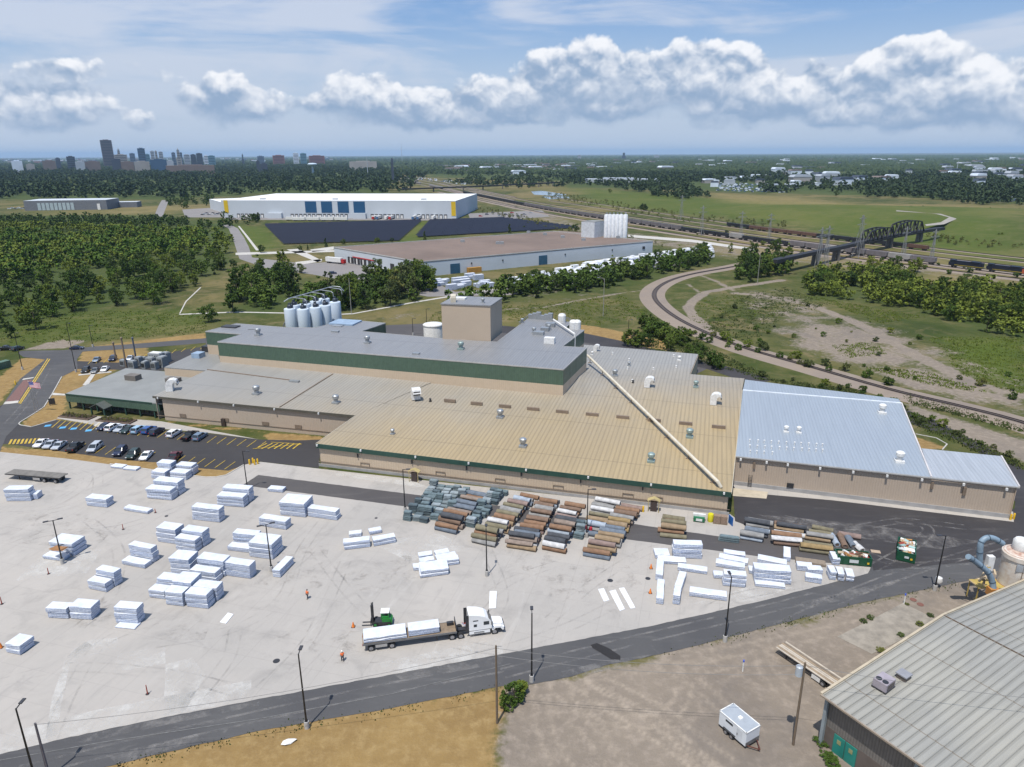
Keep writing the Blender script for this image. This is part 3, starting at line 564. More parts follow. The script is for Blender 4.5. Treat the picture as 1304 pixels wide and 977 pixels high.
GREYROOF = ribbed('grey_metal_roof', (0.2666, 0.2623, 0.2451, 1), (0.2322, 0.2305, 0.2193, 1), AX, 1.0, .45, .3, .02, lap=23.0)
SLATE = ribbed('slate_metal_roof', (0.2150, 0.2193, 0.2279, 1), (0.2365, 0.2365, 0.2408, 1), AX, .8, .42, .22, .03, lap=30.0)
BLUER = ribbed('pale_blue_roof', (0.3008, 0.3397, 0.3759, 1), (0.2826, 0.3182, 0.3597, 1), AX, .75, .45, .10, .02, streak=.25)
BLUER2 = ribbed('pale_blue_annex_roof', (0.3738, 0.3956, 0.4204, 1), (0.3555, 0.3784, 0.4042, 1), AX, .75, .4, .12, .02)
TANW = ribbed('tan_wall_sheet', (.52, .415, .30, 1), (.49, .385, .275, 1), AX, .6, .55, .06, .05, streak=.16)
BRNW = ribbed('brown_wall_sheet', (.45, .365, .285, 1), (.43, .345, .265, 1), AX, .5, .5, .05, .05, streak=.14)
GRNW = ribbed('green_wall_sheet', (.075, .125, .085, 1), (.065, .11, .078, 1), AX, .6, .45, .15, .05)
DGRN = mat('dark_green_trim', (.028, .075, .055, 1), .45); TRIM = mat('cream_trim', (.55, .50, .40, 1), .5); BASEC = mat('foundation_concrete', (.36, .35, .34, 1), .85)
GALV = mat('galvanised_steel', (.42, .44, .45, 1), .4, .55, scale=2); WMET = mat('white_metal', (.78, .77, .74, 1), .4, scale=1.5); DMET = mat('dark_metal', (.035, .035, .038, 1), .45, scale=2); BRM = mat('brown_metal', (.22, .165, .12, 1), .6)
GLASS = plain('dark_glass', (.02, .028, .035, 1), .08, 0, .7)
TEALV = mat('green_grey_metal', (.30, .38, .36, 1), .45, .3, scale=2)
fac = thing('factory_building', 'sprawling tan and grey roofed factory with green banded upper block', 'factory', at0(G(600, 620)))
def roofslab(name, pts, m, par, th=.25, ov=True): return obj(name, MB().prism([up(p, -th) for p in pts], pts), m, par, True)
def gable(nm, m, a, b, par, z1, thick=.12, z0=0):
    "one wall sheet between two plan points, its top at z1 (number or pair)"
    za, zb = z1 if isinstance(z1, tuple) else (z1, z1); d = (at0(b)-at0(a)).normalized(); n = Vector((d[1], -d[0], 0))*thick
    A, B = at0(a), at0(b); bot = [at0(A, z0), at0(B, z0), at0(B-n, z0), at0(A-n, z0)]; top = [at0(A, za), at0(B, zb), at0(B-n, zb), at0(A-n, za)]
    return obj(nm, MB().prism(bot, top), m, par, True)
# low roof: grey part to the left, tan hall to the right, one plane
FL, FR = on(zA, 402.2, 565.1), on(zA, 931.4, 627.3); NB = on(zA, 453, 529.3); BL_ = on(zA, 194.3, 504.5); BB = on(zA, 264, 471)
D1, D2 = on(zA, 279, 462), on(zA, 717, 501.5)
mid = on(zA, 575, 455)
RM_ = RG-AD*55; RM_ = Vector((RM_[0], RM_[1], zA(RM_)))
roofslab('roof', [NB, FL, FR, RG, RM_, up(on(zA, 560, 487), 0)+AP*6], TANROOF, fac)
jb = [on(zA, 560, 487)+AP*6, D1+AP*4, BB, BL_, NB]; jb = [Vector((p[0], p[1], zA(p))) for p in jb]
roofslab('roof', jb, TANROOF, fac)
hb = [RG, on(zH, 948, 482), on(zH, 878.5, 476.5), on(zH, 889, 451), on(zH, 744, 439), RM_]
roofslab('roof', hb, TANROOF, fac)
ins = lambda p, k=.5: p+AP*k
gable('wall', TANW, ins(FL)+AD*.5, ins(FR)-AD*.5, fac, (5.6, 5.0)); gable('wall', TANW, ins(FR)-AD*.5, RG-AD*.5, fac, (5.0, RG[2]-.3)); gable('wall', TANW, RG-AD*.5, on(zH, 948, 482)-AD*.5, fac, (RG[2]-.3, RG[2]-1))
gable('wall', TANW, ins(NB)+AD*.5, ins(FL)+AD*.5, fac, (zA(NB)-.3, 5.6)); gable('wall', BRNW, ins(BL_)+AD*2.5, ins(NB)+AD*.5, fac, (zA(BL_)-.3, zA(NB)-.3)); gable('wall', BRNW, BB+AD*.3, ins(BL_)+AD*.3, fac, (zA(BB)-.3, zA(BL_)-.3))
for a, b in ((hb[1], hb[2]), (hb[2], hb[3]), (hb[3], hb[4])): gable('wall', TANW, b-AP*.4, a-AP*.4, fac, (b[2]-.3, a[2]-.3))
def eave(a, b, h, m, nm='fascia', out=.12):
    d = (b-a).normalized(); n = Vector((d[1], -d[0], 0)).normalized()*out
    return obj(nm, MB().prism([up(a, -h), up(b, -h), up(b, -h)+n, up(a, -h)+n], [up(a, .05), up(b, .05), up(b, .05)+n, up(a, .05)+n]), m, fac, True)
eave(FL, FR, 1.05, DGRN); eave(BL_, NB, .55, mat('bronze_trim', (.11, .10, .075, 1), .5)); eave(FR, RG, .35, TRIM, 'trim'); eave(NB, FL, .3, TRIM, 'trim')
obj('foundation', MB().bar(at0(ins(FL), .35)-AP*.1, at0(ins(FR), .35)-AP*.1, .1, .7), BASEC, fac, True)
obj('wall_rail', MB().bar(at0(ins(FL), 1.25)-AP*.12, at0(ins(FR), 1.25)-AP*.12, .1, .12), BRM, fac, True)
obj('wall_rail', MB().bar(at0(ins(BL_), 1.25)-AP*.12, at0(ins(NB), 1.25)-AP*.12, .1, .12), BRM, fac, True)
# upper block
ZD = 15.0
dp = [G(x, y, ZD) for x, y in ((276.8, 435.3), (717.4, 470.6), (747.4, 442.8), (716.5, 441), (744, 420.5), (719, 418), (728, 410.5), (674, 404.5), (633, 435.5), (600, 434), (563, 431), (460, 422), (491, 411.5), (440, 407), (419, 413), (401, 417.5), (363, 417), (301, 412), (261.5, 422), (308, 425.6))]
obj('upper_roof', MB().prism([up(p, -.3) for p in dp], dp), SLATE, fac, True)
shr = MB().prism([at0(p, 0) for p in dp], [at0(p, 10.5) for p in dp], cap=False, base=False); obj('upper_wall', shr, TANW, fac, True)
obj('green_band', MB().prism([at0(p, 10.5) for p in dp], [at0(p, 14.75) for p in dp], cap=False, base=False), GRNW, fac, True)
tb = MB()
for a, b in zip(dp, dp[1:]+dp[:1]): tb.bar(up(a, -.1), up(b, -.1), .16, .32)
obj('parapet_trim', tb, mat('pale_trim', (.42, .41, .39, 1), .5), fac, True)
# lower office wing with green fascia, and the link roof behind it
ZC = 4.7
cp = [G(x, y, ZC) for x, y in ((83, 501.4), (193.5, 513), (206, 514), (262, 480), (209.6, 473), (160, 469))]
obj('office_roof', MB().prism([up(p, -.3) for p in cp], cp), mat('office_membrane', (.245, .25, .24, 1), .75, var=.2, scale=.12), fac, True)
obj('office_fascia', MB().prism([at0(p, 2.3) for p in (cp[0], cp[1]+AD*2.2, cp[3], cp[4], cp[5])], [at0(p, 4.42) for p in (cp[0], cp[1]+AD*2.2, cp[3], cp[4], cp[5])], cap=False), GRNW, fac, True)
rc = [cp[0]+AP*2.2+AD*1, cp[1]+AP*2.2+AD*2, cp[3], cp[4]-AP, cp[5]-AP+AD]
obj('office_wall', MB().prism([at0(p, 0) for p in rc], [at0(p, 2.31) for p in rc], cap=False, base=False), mat('office_brick', (.10, .085, .075, 1), .8), fac, True)
g0, g1 = at0(cp[0])+AP*2.1+AD*2, at0(cp[1])+AP*2.1
for k in range(12):
    a = g0.lerp(g1, k/12); b = g0.lerp(g1, (k+.8)/12); obj('window', MB().bar(up(a, 1.25), up(b, 1.25), .1, 1.5), GLASS, fac, True)
for k in range(7):
    a = (at0(cp[0])+AP*.4+AD*.4).lerp(at0(cp[1])+AP*.4, k/6); obj('column', MB().box(up(a, 1.15), (.35, .35, 2.3), AX), mat('dark_green_trim', (0, 0, 0, 1)), fac, True)
eave(cp[0], cp[1], .3, DGRN); 
jl = [G(x, y, 7.3) for x, y in ((209, 467.8), (246.5, 450.5), (276, 446), (282, 464), (262, 472))]
obj('link_roof', MB().prism([up(p, -.3) for p in jl], jl), GREYROOF, fac, True); obj('link_wall', MB().prism([at0(p) for p in jl], [at0(p, 7.0) for p in jl], cap=False, base=False), TANW, fac, True)
# tower
pa, pb = G(563.6, 431.8, ZD), G(625, 434.8, ZD); pc = pb+AP*12.5; pd = pa+AP*12.5; tw = [pa, pb, pc, pd]; ZT = 26.2
obj('tower_wall', MB().prism([at0(p, ZD-.2) for p in tw], [at0(p, ZT) for p in tw], cap=False, base=False), mat('tower_panel', (.45, .36, .27, 1), .6, var=.08, scale=.1), fac, True)
obj('tower_roof', MB().prism([at0(p, ZT-.25) for p in [p+(p-(pa+pc)/2).normalized()*.3 for p in tw]], [at0(p, ZT+.1) for p in [p+(p-(pa+pc)/2).normalized()*.3 for p in tw]]), SLATE, fac, True)
# gable sheet lines, door canopies, louvres, wall lamps of the front
def foot(x, y): return G(x, y)
for x, y in ((528, 613), (832, 651)):
    p = foot(x, y); mb = MB(); mb.box((p[0], p[1], 1.1), (1.3, .5, 2.2), AX); obj('door', mb, plain('brown_door', (.05, .035, .03, 1), .5), fac, True)
    c = MB(); q = p-AP*.5
    for s in (-1, 1): c.add([q+AD*s*1.3+Vector((0, 0, 2.5)), q+Vector((0, 0, 3.1)), q+Vector((0, 0, 3.1))+AP*1.2, q+AD*s*1.3+Vector((0, 0, 2.5))+AP*1.2, q+AD*s*1.3+Vector((0, 0, 2.35)), q+Vector((0, 0, 2.95)), q+Vector((0, 0, 2.95))+AP*1.2, q+AD*s*1.3+Vector((0, 0, 2.35))+AP*1.2], [(0, 1, 2, 3), (7, 6, 5, 4), (0, 4, 5, 1), (3, 2, 6, 7)])
    for s in (-1, 1): c.bar(q+AD*s*1.05, q+AD*s*1.05+Vector((0, 0, 2.4)), .12, .12)
    obj('door_canopy', c, mat('straw_trim', (.52, .42, .20, 1), .5), fac, True)
wf = lambda u_: at0(ins(FL)).lerp(at0(ins(FR)), u_)
for u_ in (.13, .33, .48, .62, .78, .845):
    a = wf(u_)-AP*.12; fr = MB()
    for p, q in (((-1.1, 1.3), (1.1, 1.3)), ((-1.1, 2.2), (1.1, 2.2)), ((-1.1, 1.3), (-1.1, 2.2)), ((1.1, 1.3), (1.1, 2.2))): fr.bar(a+AD*p[0]+Vector((0, 0, p[1])), a+AD*q[0]+Vector((0, 0, q[1])), .1, .1)
    obj('wall_hatch', fr, BRM, fac, True)
for u_ in (.1, .245, .385, .52, .66, .80):
    a = wf(u_+.012)-AP*.2; obj('wall_bracket', MB().box(up(a, 3.9), (.25, .25, .9), AX), DMET, fac, True)
for u_ in (.005, .125, .27, .405, .545, .69, .83, .985):
    a = E0.lerp(FR, u_)-AP*.3; obj('wall_lamp', MB().box((a[0], a[1], a[2]-.25), (.35, .3, .45), AX), WMET, fac, True)
for u_ in (.03, .24, .42, .62, .83):
    a = BL_.lerp(NB, u_)-AP*.3; obj('wall_lamp', MB().box((a[0], a[1], a[2]-.3), (.35, .3, .5), AX), WMET, fac, True)
for u_ in (.14, .36, .56, .72): 
    a = at0(ins(BL_)).lerp(at0(ins(NB)), u_)-AP*.15; obj('wall_hatch', MB().box(up(a, 1.9), (2.0, .1, 1.0), AX), BRM, fac, True)
a = at0(ins(BL_)).lerp(at0(ins(NB)), .35)-AP*.3; obj('door', MB().box(up(a, 1.1), (1.2, .5, 2.2), AX), plain('brown_door', (0, 0, 0, 1)), fac, True)
# office porch and planters
pq = G(125, 531); pc_ = MB()
for s in (-1, 1): pc_.add([pq+AD*s*2.6+Vector((0, 0, 2.6)), pq+Vector((0, 0, 3.9)), pq+Vector((0, 0, 3.9))+AP*4, pq+AD*s*2.6+Vector((0, 0, 2.6))+AP*4, pq+AD*s*2.6+Vector((0, 0, 2.4)), pq+Vector((0, 0, 3.7)), pq+Vector((0, 0, 3.7))+AP*4, pq+AD*s*2.6+Vector((0, 0, 2.4))+AP*4], [(0, 1, 2, 3), (7, 6, 5, 4), (0, 4, 5, 1), (3, 2, 6, 7), (0, 3, 7, 4)])
obj('porch_roof', pc_, mat('porch_shingle', (.09, .10, .085, 1), .8), fac, True)
for s in (-1, 1): obj('porch_post', MB().box(up(pq+AD*s*2.2+AP*.3, 1.25), (.35, .35, 2.5), AX), DGRN, fac, True)
LEAF = mat('planter_leaf', (.07, .085, .02, 1), .9, scale=2, c2=(.16, .13, .025, 1))
def planter(x0, y0, x1, y1, lab):
    a, b = G(x0, y0), G(x1, y1); L = (b-a).length; th = thing('planter', lab, 'planter', (a+b)/2, math.atan2(b[1]-a[1], b[0]-a[0]))
    mb = MB(); mb.box((0, -1.4, .22), (L, .3, .44)).box((0, 1.4, .22), (L, .3, .44)).box((-L/2+.15, 0, .22), (.3, 2.5, .44)).box((L/2-.15, 0, .22), (.3, 2.5, .44)); obj('edging', mb, mat('timber_edging', (.15, .105, .075, 1), .85), th)
    obj('soil', MB().box((0, 0, .17), (L-.6, 2.5, .34)), mat('mulch', (.045, .026, .02, 1), .95, scale=3), th)
    lf = MB()
    for _ in range(int(L*14)):
        x, y = random.uniform(-L/2+.5, L/2-.5), random.choice((-.8, 0, .8))+random.uniform(-.25, .25); s = random.uniform(.15, .45); z = .35+random.uniform(0, .45); r_ = random.uniform(0, PI); c, d = math.cos(r_)*s, math.sin(r_)*s
        lf.face([(x-c, y-d, z), (x+c, y+d, z+s*.3), (x+c*.4, y+d*.4, z+s*.9), (x-c*.7, y-d*.4, z+s*.7)])
    tag(obj('plants', lf, LEAF, th), kind='stuff')
planter(80, 529.5, 118, 533.5, 'long timber edged planter left of the green office porch'); planter(127, 534.5, 170, 538.5, 'long timber edged planter right of the green office porch')
# vents on the roofs
def vent_round(p, s, m=GALV):
    s *= .86
    v = obj('roof_vent', MB().box(up(p, .12*s), (1.5*s, 1.5*s, .5*s), AX).lathe([(.5*s, .3*s), (.5*s, 1.0*s), (.6*s, 1.05*s)], p, 12), m, fac, True)
    obj('vent_cap', MB().lathe([(.72*s, 1.15*s), (.75*s, 1.75*s), (.5*s, 1.95*s), (.15*s, 2.0*s)], p, 14), m, v).location = -fac.location
def gooseneck(p, s, rz, m=WMET):
    mb = MB(); w = .75*s; prof = [(-.8, 0), (.8, 0), (.8, 1.5), (.9, 2.0), (1.25, 2.4), (1.9, 2.3), (2.1, 1.9), (1.75, 2.9), (1.0, 3.2), (.1, 3.1), (-.5, 2.6), (-.8, 1.8)]
    k = len(mb.v); ca, sa = math.cos(rz), math.sin(rz); q = MB().xprof([(x*s*.75, z*s*.72) for x, z in prof], -w, w); mb.add([(p[0]+x*ca-y*sa, p[1]+x*sa+y*ca, p[2]+z) for x, y, z in q.v], q.f)
    v = obj('exhaust_hood', mb, m, fac, True)
    obj('hood_screen', MB().box(up(p+Vector((ca, sa, 0))*1.42*s, 1.45*s), (.15*s, 1.2*s, .7*s), rz), DMET, v).location = -fac.location
def lowbox(p, sz, m, rz=AX, up_=0): obj('roof_hatch', MB().box(up(p, sz[2]/2+up_), sz, rz), m, fac, True)
for x, y, s in ((327, 502, 1.5), (428, 513.5, 1.4), (637, 532, 1.35), (666, 569, 1.3), (500, 553, .8)): vent_round(on(zA, x, y), s)
for x, y, s in ((829, 588, 1.25), (878, 557, 1.3)): vent_round(on(zA, x, y), s, TEALV)
for x, y, s, m in ((783, 479, 1.2, GALV), (886, 493, 1.1, TEALV), (865, 459, .9, WMET), (801, 466, .8, GALV), (754, 452, .7, WMET)): vent_round(on(zH, x, y), s, m)
for x, y in ((801, 459), (780, 451), (858, 454), (832, 471), (861, 468), (805, 486), (799, 470)): vent_round(on(zH, x, y), .42, WMET)
gooseneck(on(zA, 824, 492.5), 1.3, AX); gooseneck(on(zA, 908, 514.5), 1.35, AX); gooseneck(on(zA, 217, 497.5), 1.5, AX+.5); gooseneck(on(zA, 529.5, 508), 1.5, -PI/2+.3); gooseneck(on(zH, 758, 447), 1.0, AX)
for x, y in ((573, 512), (607, 515.5), (643, 519), (679, 522.5), (716, 526), (754, 529.5), (793, 533), (833, 537), (873, 541), (915, 545.5)): lowbox(on(zA, x, y), (3.2, .55, .75), BRM)
for x, y in ((548, 511), (806, 487.5)): vent_round(on(zA, x, y), .5, DMET)
lowbox(on(zA, 375, 486.5), (3, 1, .5), GALV)
# roof seam lines on the grey part
ob = MB(); ob.bar(up(on(zA, 264, 471), .1), up(on(zA, 374, 485), .1), .3, .2).bar(up(on(zA, 424, 476.5), .1), up(on(zA, 356, 519), .1), .3, .2); obj('roof_joint', ob, BRM, fac, True)
# long white pipe crossing the roofs
P1 = [on(zA, 748, 459), on(zA, 914, 621)]; pm = MB().tube([up(P1[0], 1.6), up(P1[1], 1.2), up(P1[1], .2)+AD*.6], .36, 10); obj('roof_pipe', pm, mat('cream_pipe', (.66, .60, .48, 1), .5), fac, True)
ps = MB()
for k in range(8):
    q = P1[0].lerp(P1[1], .03+k*.135); q = Vector((q[0], q[1], zA(q))); ps.bar(q, up(q, 1.3), .2, .2).bar(up(q, .06)-AD*.6, up(q, .06)+AD*.6, .3, .15)
obj('pipe_support', ps, BRM, fac, True)
Q = [G(704.7, 407, 16.2), G(732, 425.5, 16.0), G(732, 441, 13)]; obj('roof_pipe', MB().tube([Q[0], Q[1], at0(Q[1], 8.5)], .3, 8), WMET, fac, True)
for x, y, s, m in ((329, 427, 1.4, GALV), (468, 437, 1.4, GALV), (587, 445, 1.4, TEALV), (680, 424, 1.1, GALV), (699, 420, 1.1, GALV), (665, 411, .9, GALV)): vent_round(G(x, y, ZD), s, m)
for x, y, sz in ((700, 437, (3.2, 2, 1.8)), (686, 426, (3.4, 2.4, 1.0)), (694, 421.5, (2.6, 2, 1.2)), (701, 416, (3, 2.2, 1.3)), (427, 423, (2.5, 1.2, .5)), (530, 451, (2, 1.4, .4)), (294, 416.5, (5.5, 3, .4)), (430, 415.5, (3.5, 2, .3))): lowbox(G(x, y, ZD), sz, WMET if sz[2] > 1.5 else (DMET if sz[0] > 5 else GALV))
lowbox(G(440, 411.5, ZD), (9, 7, .5), mat('blue_cover', (.30, .40, .52, 1), .4))
for k in range(6): lowbox(G(676+k*5, 405.5+k*.5, ZD), (1.6, 1.6, 1.5+.5*(k % 3)), GALV)
for x, y in ((715.5, 410.5), (730, 419), (734.5, 419)): obj('roof_tank', MB().lathe([(1.3, 0), (1.35, 2.4), (1.0, 2.9), (.3, 3.1)], G(x, y, ZD), 14), mat('white_metal', (0, 0, 0, 1)), fac, True)
rl = MB()
for a, b in (((673, 405), (700, 407)), ((718, 407), (727, 410)), ((673, 405), (661, 414))):
    a, b = G(*a, ZD), G(*b, ZD); rl.bar(up(a, 1.1), up(b, 1.1), .1, .1).bar(up(a, .6), up(b, .6), .08, .08)
    for k in range(6): q = a.lerp(b, k/5); rl.bar(q, up(q, 1.1), .1, .1)
obj('roof_railing', rl, GALV, fac, True)
gooseneck(G(573, 384, ZT)+AD*1.5-AP*1, 1.1, PI/2, TRIM); lowbox(G(584, 381, ZT), (5, 2.5, .6), WMET); vent_round(G(615, 386, ZT), .9)
for x, y, sz in ((170, 483.5, (4, 2.6, 1.6)), (221, 486, (4, 2.4, 1.2))): lowbox(G(x, y, ZC), sz, mat('hvac_brown', (.17, .15, .13, 1), .6))
lowbox(G(253, 455, 7.3), (3, 3, 1.6), mat('blue_cover', (0, 0, 0, 1))); lowbox(G(268, 448, 7.3), (5, 2, 2), DMET); lowbox(G(322, 431, 12), (3, .4, 3), mat('straw_trim', (0, 0, 0, 1)))
# ---------------------------------------------------------------- pale blue warehouse
blu = thing('warehouse_building', 'brown warehouse with pale blue metal roof and lower end annex', 'warehouse', at0(G(1100, 640)))
E1 = G(937, 580.5, 7.1)
def zI(p): q = p-E1; return 7.1+.004*q.dot(AD)+.030*q.dot(AP)
I = {k: on(zI, *k) for k in ((937, 580.5), (1186, 607.5), (1173, 571), (1148, 513.5), (946, 497))}
il = list(I.values()); roofslab('roof', il, BLUER, blu)
SI = (il[3]-E1).dot(AP)
def zI2(p): q = p-E1; return 7.1+.004*q.dot(AD)+.030*(2*SI-q.dot(AP))
rb_ = [il[4], il[3], on(zI2, 1144, 508), on(zI2, 949, 483.5)]; roofslab('roof', rb_, BLUER, blu)
obj('ridge_cap', MB().bar(up(il[4], .05), up(il[3], .05), .6, .15), mat('ridge_white', (.7, .74, .78, 1), .4), blu, True)
def zJ(p): q = p-E1; return 7.0+.004*q.dot(AD)+.012*q.dot(AP)
an = [on(zJ, 1186.5, 607.6), on(zJ, 1298, 620), on(zJ, 1275, 581), on(zJ, 1173.5, 571)]; roofslab('annex_roof', an, BLUER2, blu)
gable('wall', BRNW, il[0]+AP*.3, an[1]+AP*.3-AD*.3, blu, (6.8, 6.9), z0=.9); gable('foundation', BASEC, il[0]+AP*.15, an[1]+AP*.15-AD*.2, blu, .95, .3)
for a, b in ((an[1]-AD*.3, an[2]-AD*.3), (an[2]-AP*.3, an[3]-AP*.3), (il[2]-AD*.3, il[3]-AD*.3), (il[3]-AD*.3, rb_[2]-AD*.3), (rb_[2]-AP*.3, rb_[3]-AP*.3), (rb_[3]+AD*.1, il[0]+AD*.1)): gable('wall', BRNW, a, b, blu, (a[2]-.3, b[2]-.3))
obj('gutter', MB().bar(up(il[0], -.12)-AP*.15, up(an[1], -.12)-AP*.15, .22, .25), mat('pale_trim', (0, 0, 0, 1)), blu, True)
obj('edge_trim', MB().bar(up(il[1], .03), up(il[3], .03), .3, .3).bar(up(an[1], .03), up(an[2], .03), .3, .3), mat('blush_trim', (.62, .58, .56, 1), .5), blu, True)
fac_save = fac; fac = blu
for x, y in ((1123, 526), (1145, 588)): vent_round(on(zI, x, y), 1.4, WMET)
for x, y in ((1001, 550), (1017, 551)): vent_round(on(zI, x, y), .9, WMET)
for k in range(26):
    x = 955+(k % 11)*9.3+random.uniform(-1, 1); y = 563+(k//11)*7+(x-955)*.06; p = on(zI, x, y); obj('roof_stub', MB().lathe([(.14, 0), (.14, .55), (.22, .55), (.2, .7)], p, 8), WMET, blu, True)
for u_ in (.02, .12, .2, .32, .44, .56, .68, .82, .96):
    a = il[0].lerp(an[1], u_)-AP*.35; obj('wall_lamp', MB().box((a[0], a[1], 6.5), (.4, .35, .5), AX), WMET, blu, True)
for u_, z, sz, m in ((.075, 5.3, (.5, .3, 1.5), BRM), (.72, 5.3, (.5, .3, 1.5), BRM), (.83, 4.9, (.6, .3, 1.8), BRM), (.22, 1.6, (1.4, .3, .9), DMET)):
    a = at0(il[0]).lerp(at0(an[1]), u_)+AP*.1; obj('wall_louvre', MB().box(up(a, z), sz, AX), m, blu, True)
a = at0(il[0]).lerp(at0(an[1]), .065)-AP*.05; ld_ = MB()
for s in (-.35, .35): ld_.bar(a+AD*s, a+AD*s+Vector((0, 0, 3)), .08, .08)
for k in range(8): ld_.bar(a-AD*.35+Vector((0, 0, .3+k*.35)), a+AD*.35+Vector((0, 0, .3+k*.35)), .06, .06)
obj('ladder', ld_, DMET, blu, True); fac = fac_save
# ---------------------------------------------------------------- silos, tank, outdoor plant
WSILO = mat('silo_white', (.62, .70, .78, 1), .35, var=.12, scale=.3, streak=True)
SM = {}
def silo(x, y, h, r, lab, grp):
    th = thing('silo', lab, 'silo', G(x, y), 0, grp)
    if (h, r) not in SM:
        SM[h, r] = (MB().lathe([(r*.55, .2), (r, 3.2), (r, h-.5), (r*.96, h-.15), (r*.35, h)], n=20).mesh('shell', smooth=True), MB().lathe([(.95, h-.1), (.95, h+1.0), (.55, h+1.5), (.55, h+2.0)], n=12).box((.3, 0, h+.7), (2.2, .5, 1)).mesh('filter'), MB().lathe([(r*1.02, 0), (r*1.02, 3.1)], n=16).mesh('skirt'))
    a, b, c = SM[h, r]; link('shell', a, WSILO, th); link('filter', b, mat('filter_navy', (.03, .04, .06, 1), .5), th); link('skirt', c, WSILO, th); return th
so_ = [(373, 432, 'front left'), (389.5, 432.5, 'front'), (405, 430, 'second'), (417, 427, 'third'), (429.5, 422, 'rear right'), (378, 427, 'back row left'), (392, 425, 'back row'), (405, 421, 'back row'), (416, 417, 'back row')]
for i, (x, y, d) in enumerate(so_):
    lab = ['white cylindrical silo at the near left end of the silo cluster', 'white silo at the near end of the front row in the silo cluster', 'second white silo along the front row of the silo cluster', 'third white silo along the front row of the silo cluster', 'last white silo of the front row, farthest right', 'half hidden white silo directly behind the near left silo', 'half hidden white silo, second in the back row', 'half hidden white silo, third in the back row', 'half hidden white silo at the far end of the back row'][i]
    silo(x, y, 12.6, 2.3, lab, 'white silos behind the factory')
pz = 15.6; pf = MB(); pp = [G(x, y, 0) for x, y in so_[0:0]] 
mainp = [at0(G(372, 429), pz), at0(G(428, 415), pz+1.5)]
pf.tube([mainp[0]+Vector((-1.5, -1, -1)), mainp[0], mainp[1], mainp[1]+Vector((3, 0, -.3)), mainp[1]+Vector((4.4, 0, -2))], .22, 8); a, b = mainp
for k in range(5):
    q = a.lerp(b, .1+k*.2); e = q+Vector((5, -2, -.3)); pf.tube([q, e, e+Vector((.8, -.2, -.5)), e+Vector((1, -.3, -2.2))], .17, 8)
solo('conveying_pipe', pf, GALV, 'grey branching conveying pipes over the white silo cluster', 'pipework')
lf_ = G(366, 432); th = solo('spiral_stair', MB().tube([lf_+Vector((2.6*math.cos(a)+1, 2.6*math.sin(a)+2, 1+(a-2.4)*3.2)) for a in np.linspace(2.4, 5.2, 10)], .25, 6), GALV, 'grey curved ladder rail round the near left silo', 'ladder')
tk = G(552, 431, 8); th = thing('storage_tank', 'squat white round tank beside the tan roof tower', 'tank', at0(tk))
obj('shell', MB().lathe([(3.4, 0), (3.4, 13), (3.3, 13.3), (1, 13.8)], n=24), WMET, th, smooth=True); obj('rim', MB().lathe([(3.55, 12.8), (3.55, 13.1), (3.4, 13.1)], n=24), WMET, th)
GREYEQ = mat('equipment_grey', (.34, .36, .37, 1), .5, .2, scale=1.5)
eq = [(158, 466, 2, 1.6, 2.2), (170, 469, 2.4, 2, 2.6), (178, 466, 2, 2, 3.2), (186, 469, 1.6, 2.4, 2.4), (193, 466, 3, 2, 3), (201, 464, 5, 2.6, 4.2), (208, 467, 2.4, 3, 3.6), (212, 461, 2.6, 2.4, 3.4), (198, 470, 2, 2, 2.5), (183, 463, 2, 1.8, 2.2)]
ql = ['small grey cabinet at the left end of the equipment yard', 'grey cabinet second from the left in the equipment yard', 'tall grey cabinet at the back of the equipment yard', 'slim grey cabinet nearest the office roof edge', 'wide grey cabinet in the middle of the equipment yard', 'large pale topped transformer in the equipment yard', 'deep grey cabinet at the right of the equipment yard', 'grey cabinet at the far right corner of the equipment yard', 'grey cabinet in front of the large transformer', 'low grey cabinet behind the middle of the equipment yard']
for (x, y, a, b, h), lb in zip(eq, ql):
    th = thing('equipment_cabinet', lb, 'cabinet', G(x, y), AX, 'electrical cabinets behind the office'); obj('housing', MB().box((0, 0, h/2), (a, b, h)), GREYEQ, th, bevel=.05); obj('cover', MB().box((0, 0, h+.1), (a*.8, b*.8, .25)), WMET if a > 4 else GREYEQ, th)
    fn = MB()
    for k in range(4): fn.box((-a*.3+k*a*.2, -b/2-.1, h*.55), (.08, .2, h*.6))
    obj('cooling_fins', fn, DMET, th)
for x, y, h, m, lb in ((148, 459, 6.5, BRM, 'short brown vent stack behind the parked cars'), (161, 468, 10.5, BRM, 'tallest brown vent stack behind the office roof'), (173, 456, 7.5, mat('slate_pipe', (.10, .12, .15, 1), .5), 'slate blue vent stack beside the equipment cabinets')):
    th = thing('vent_stack', lb, 'vent stack', G(x, y), 0, 'vent stacks by the equipment yard'); obj('pipe', MB().lathe([(.3, 0), (.27, h)], n=12), m, th); obj('cap', MB().lathe([(.38, h-.3), (.38, h+.2), (.15, h+.4)], n=12), m, th)
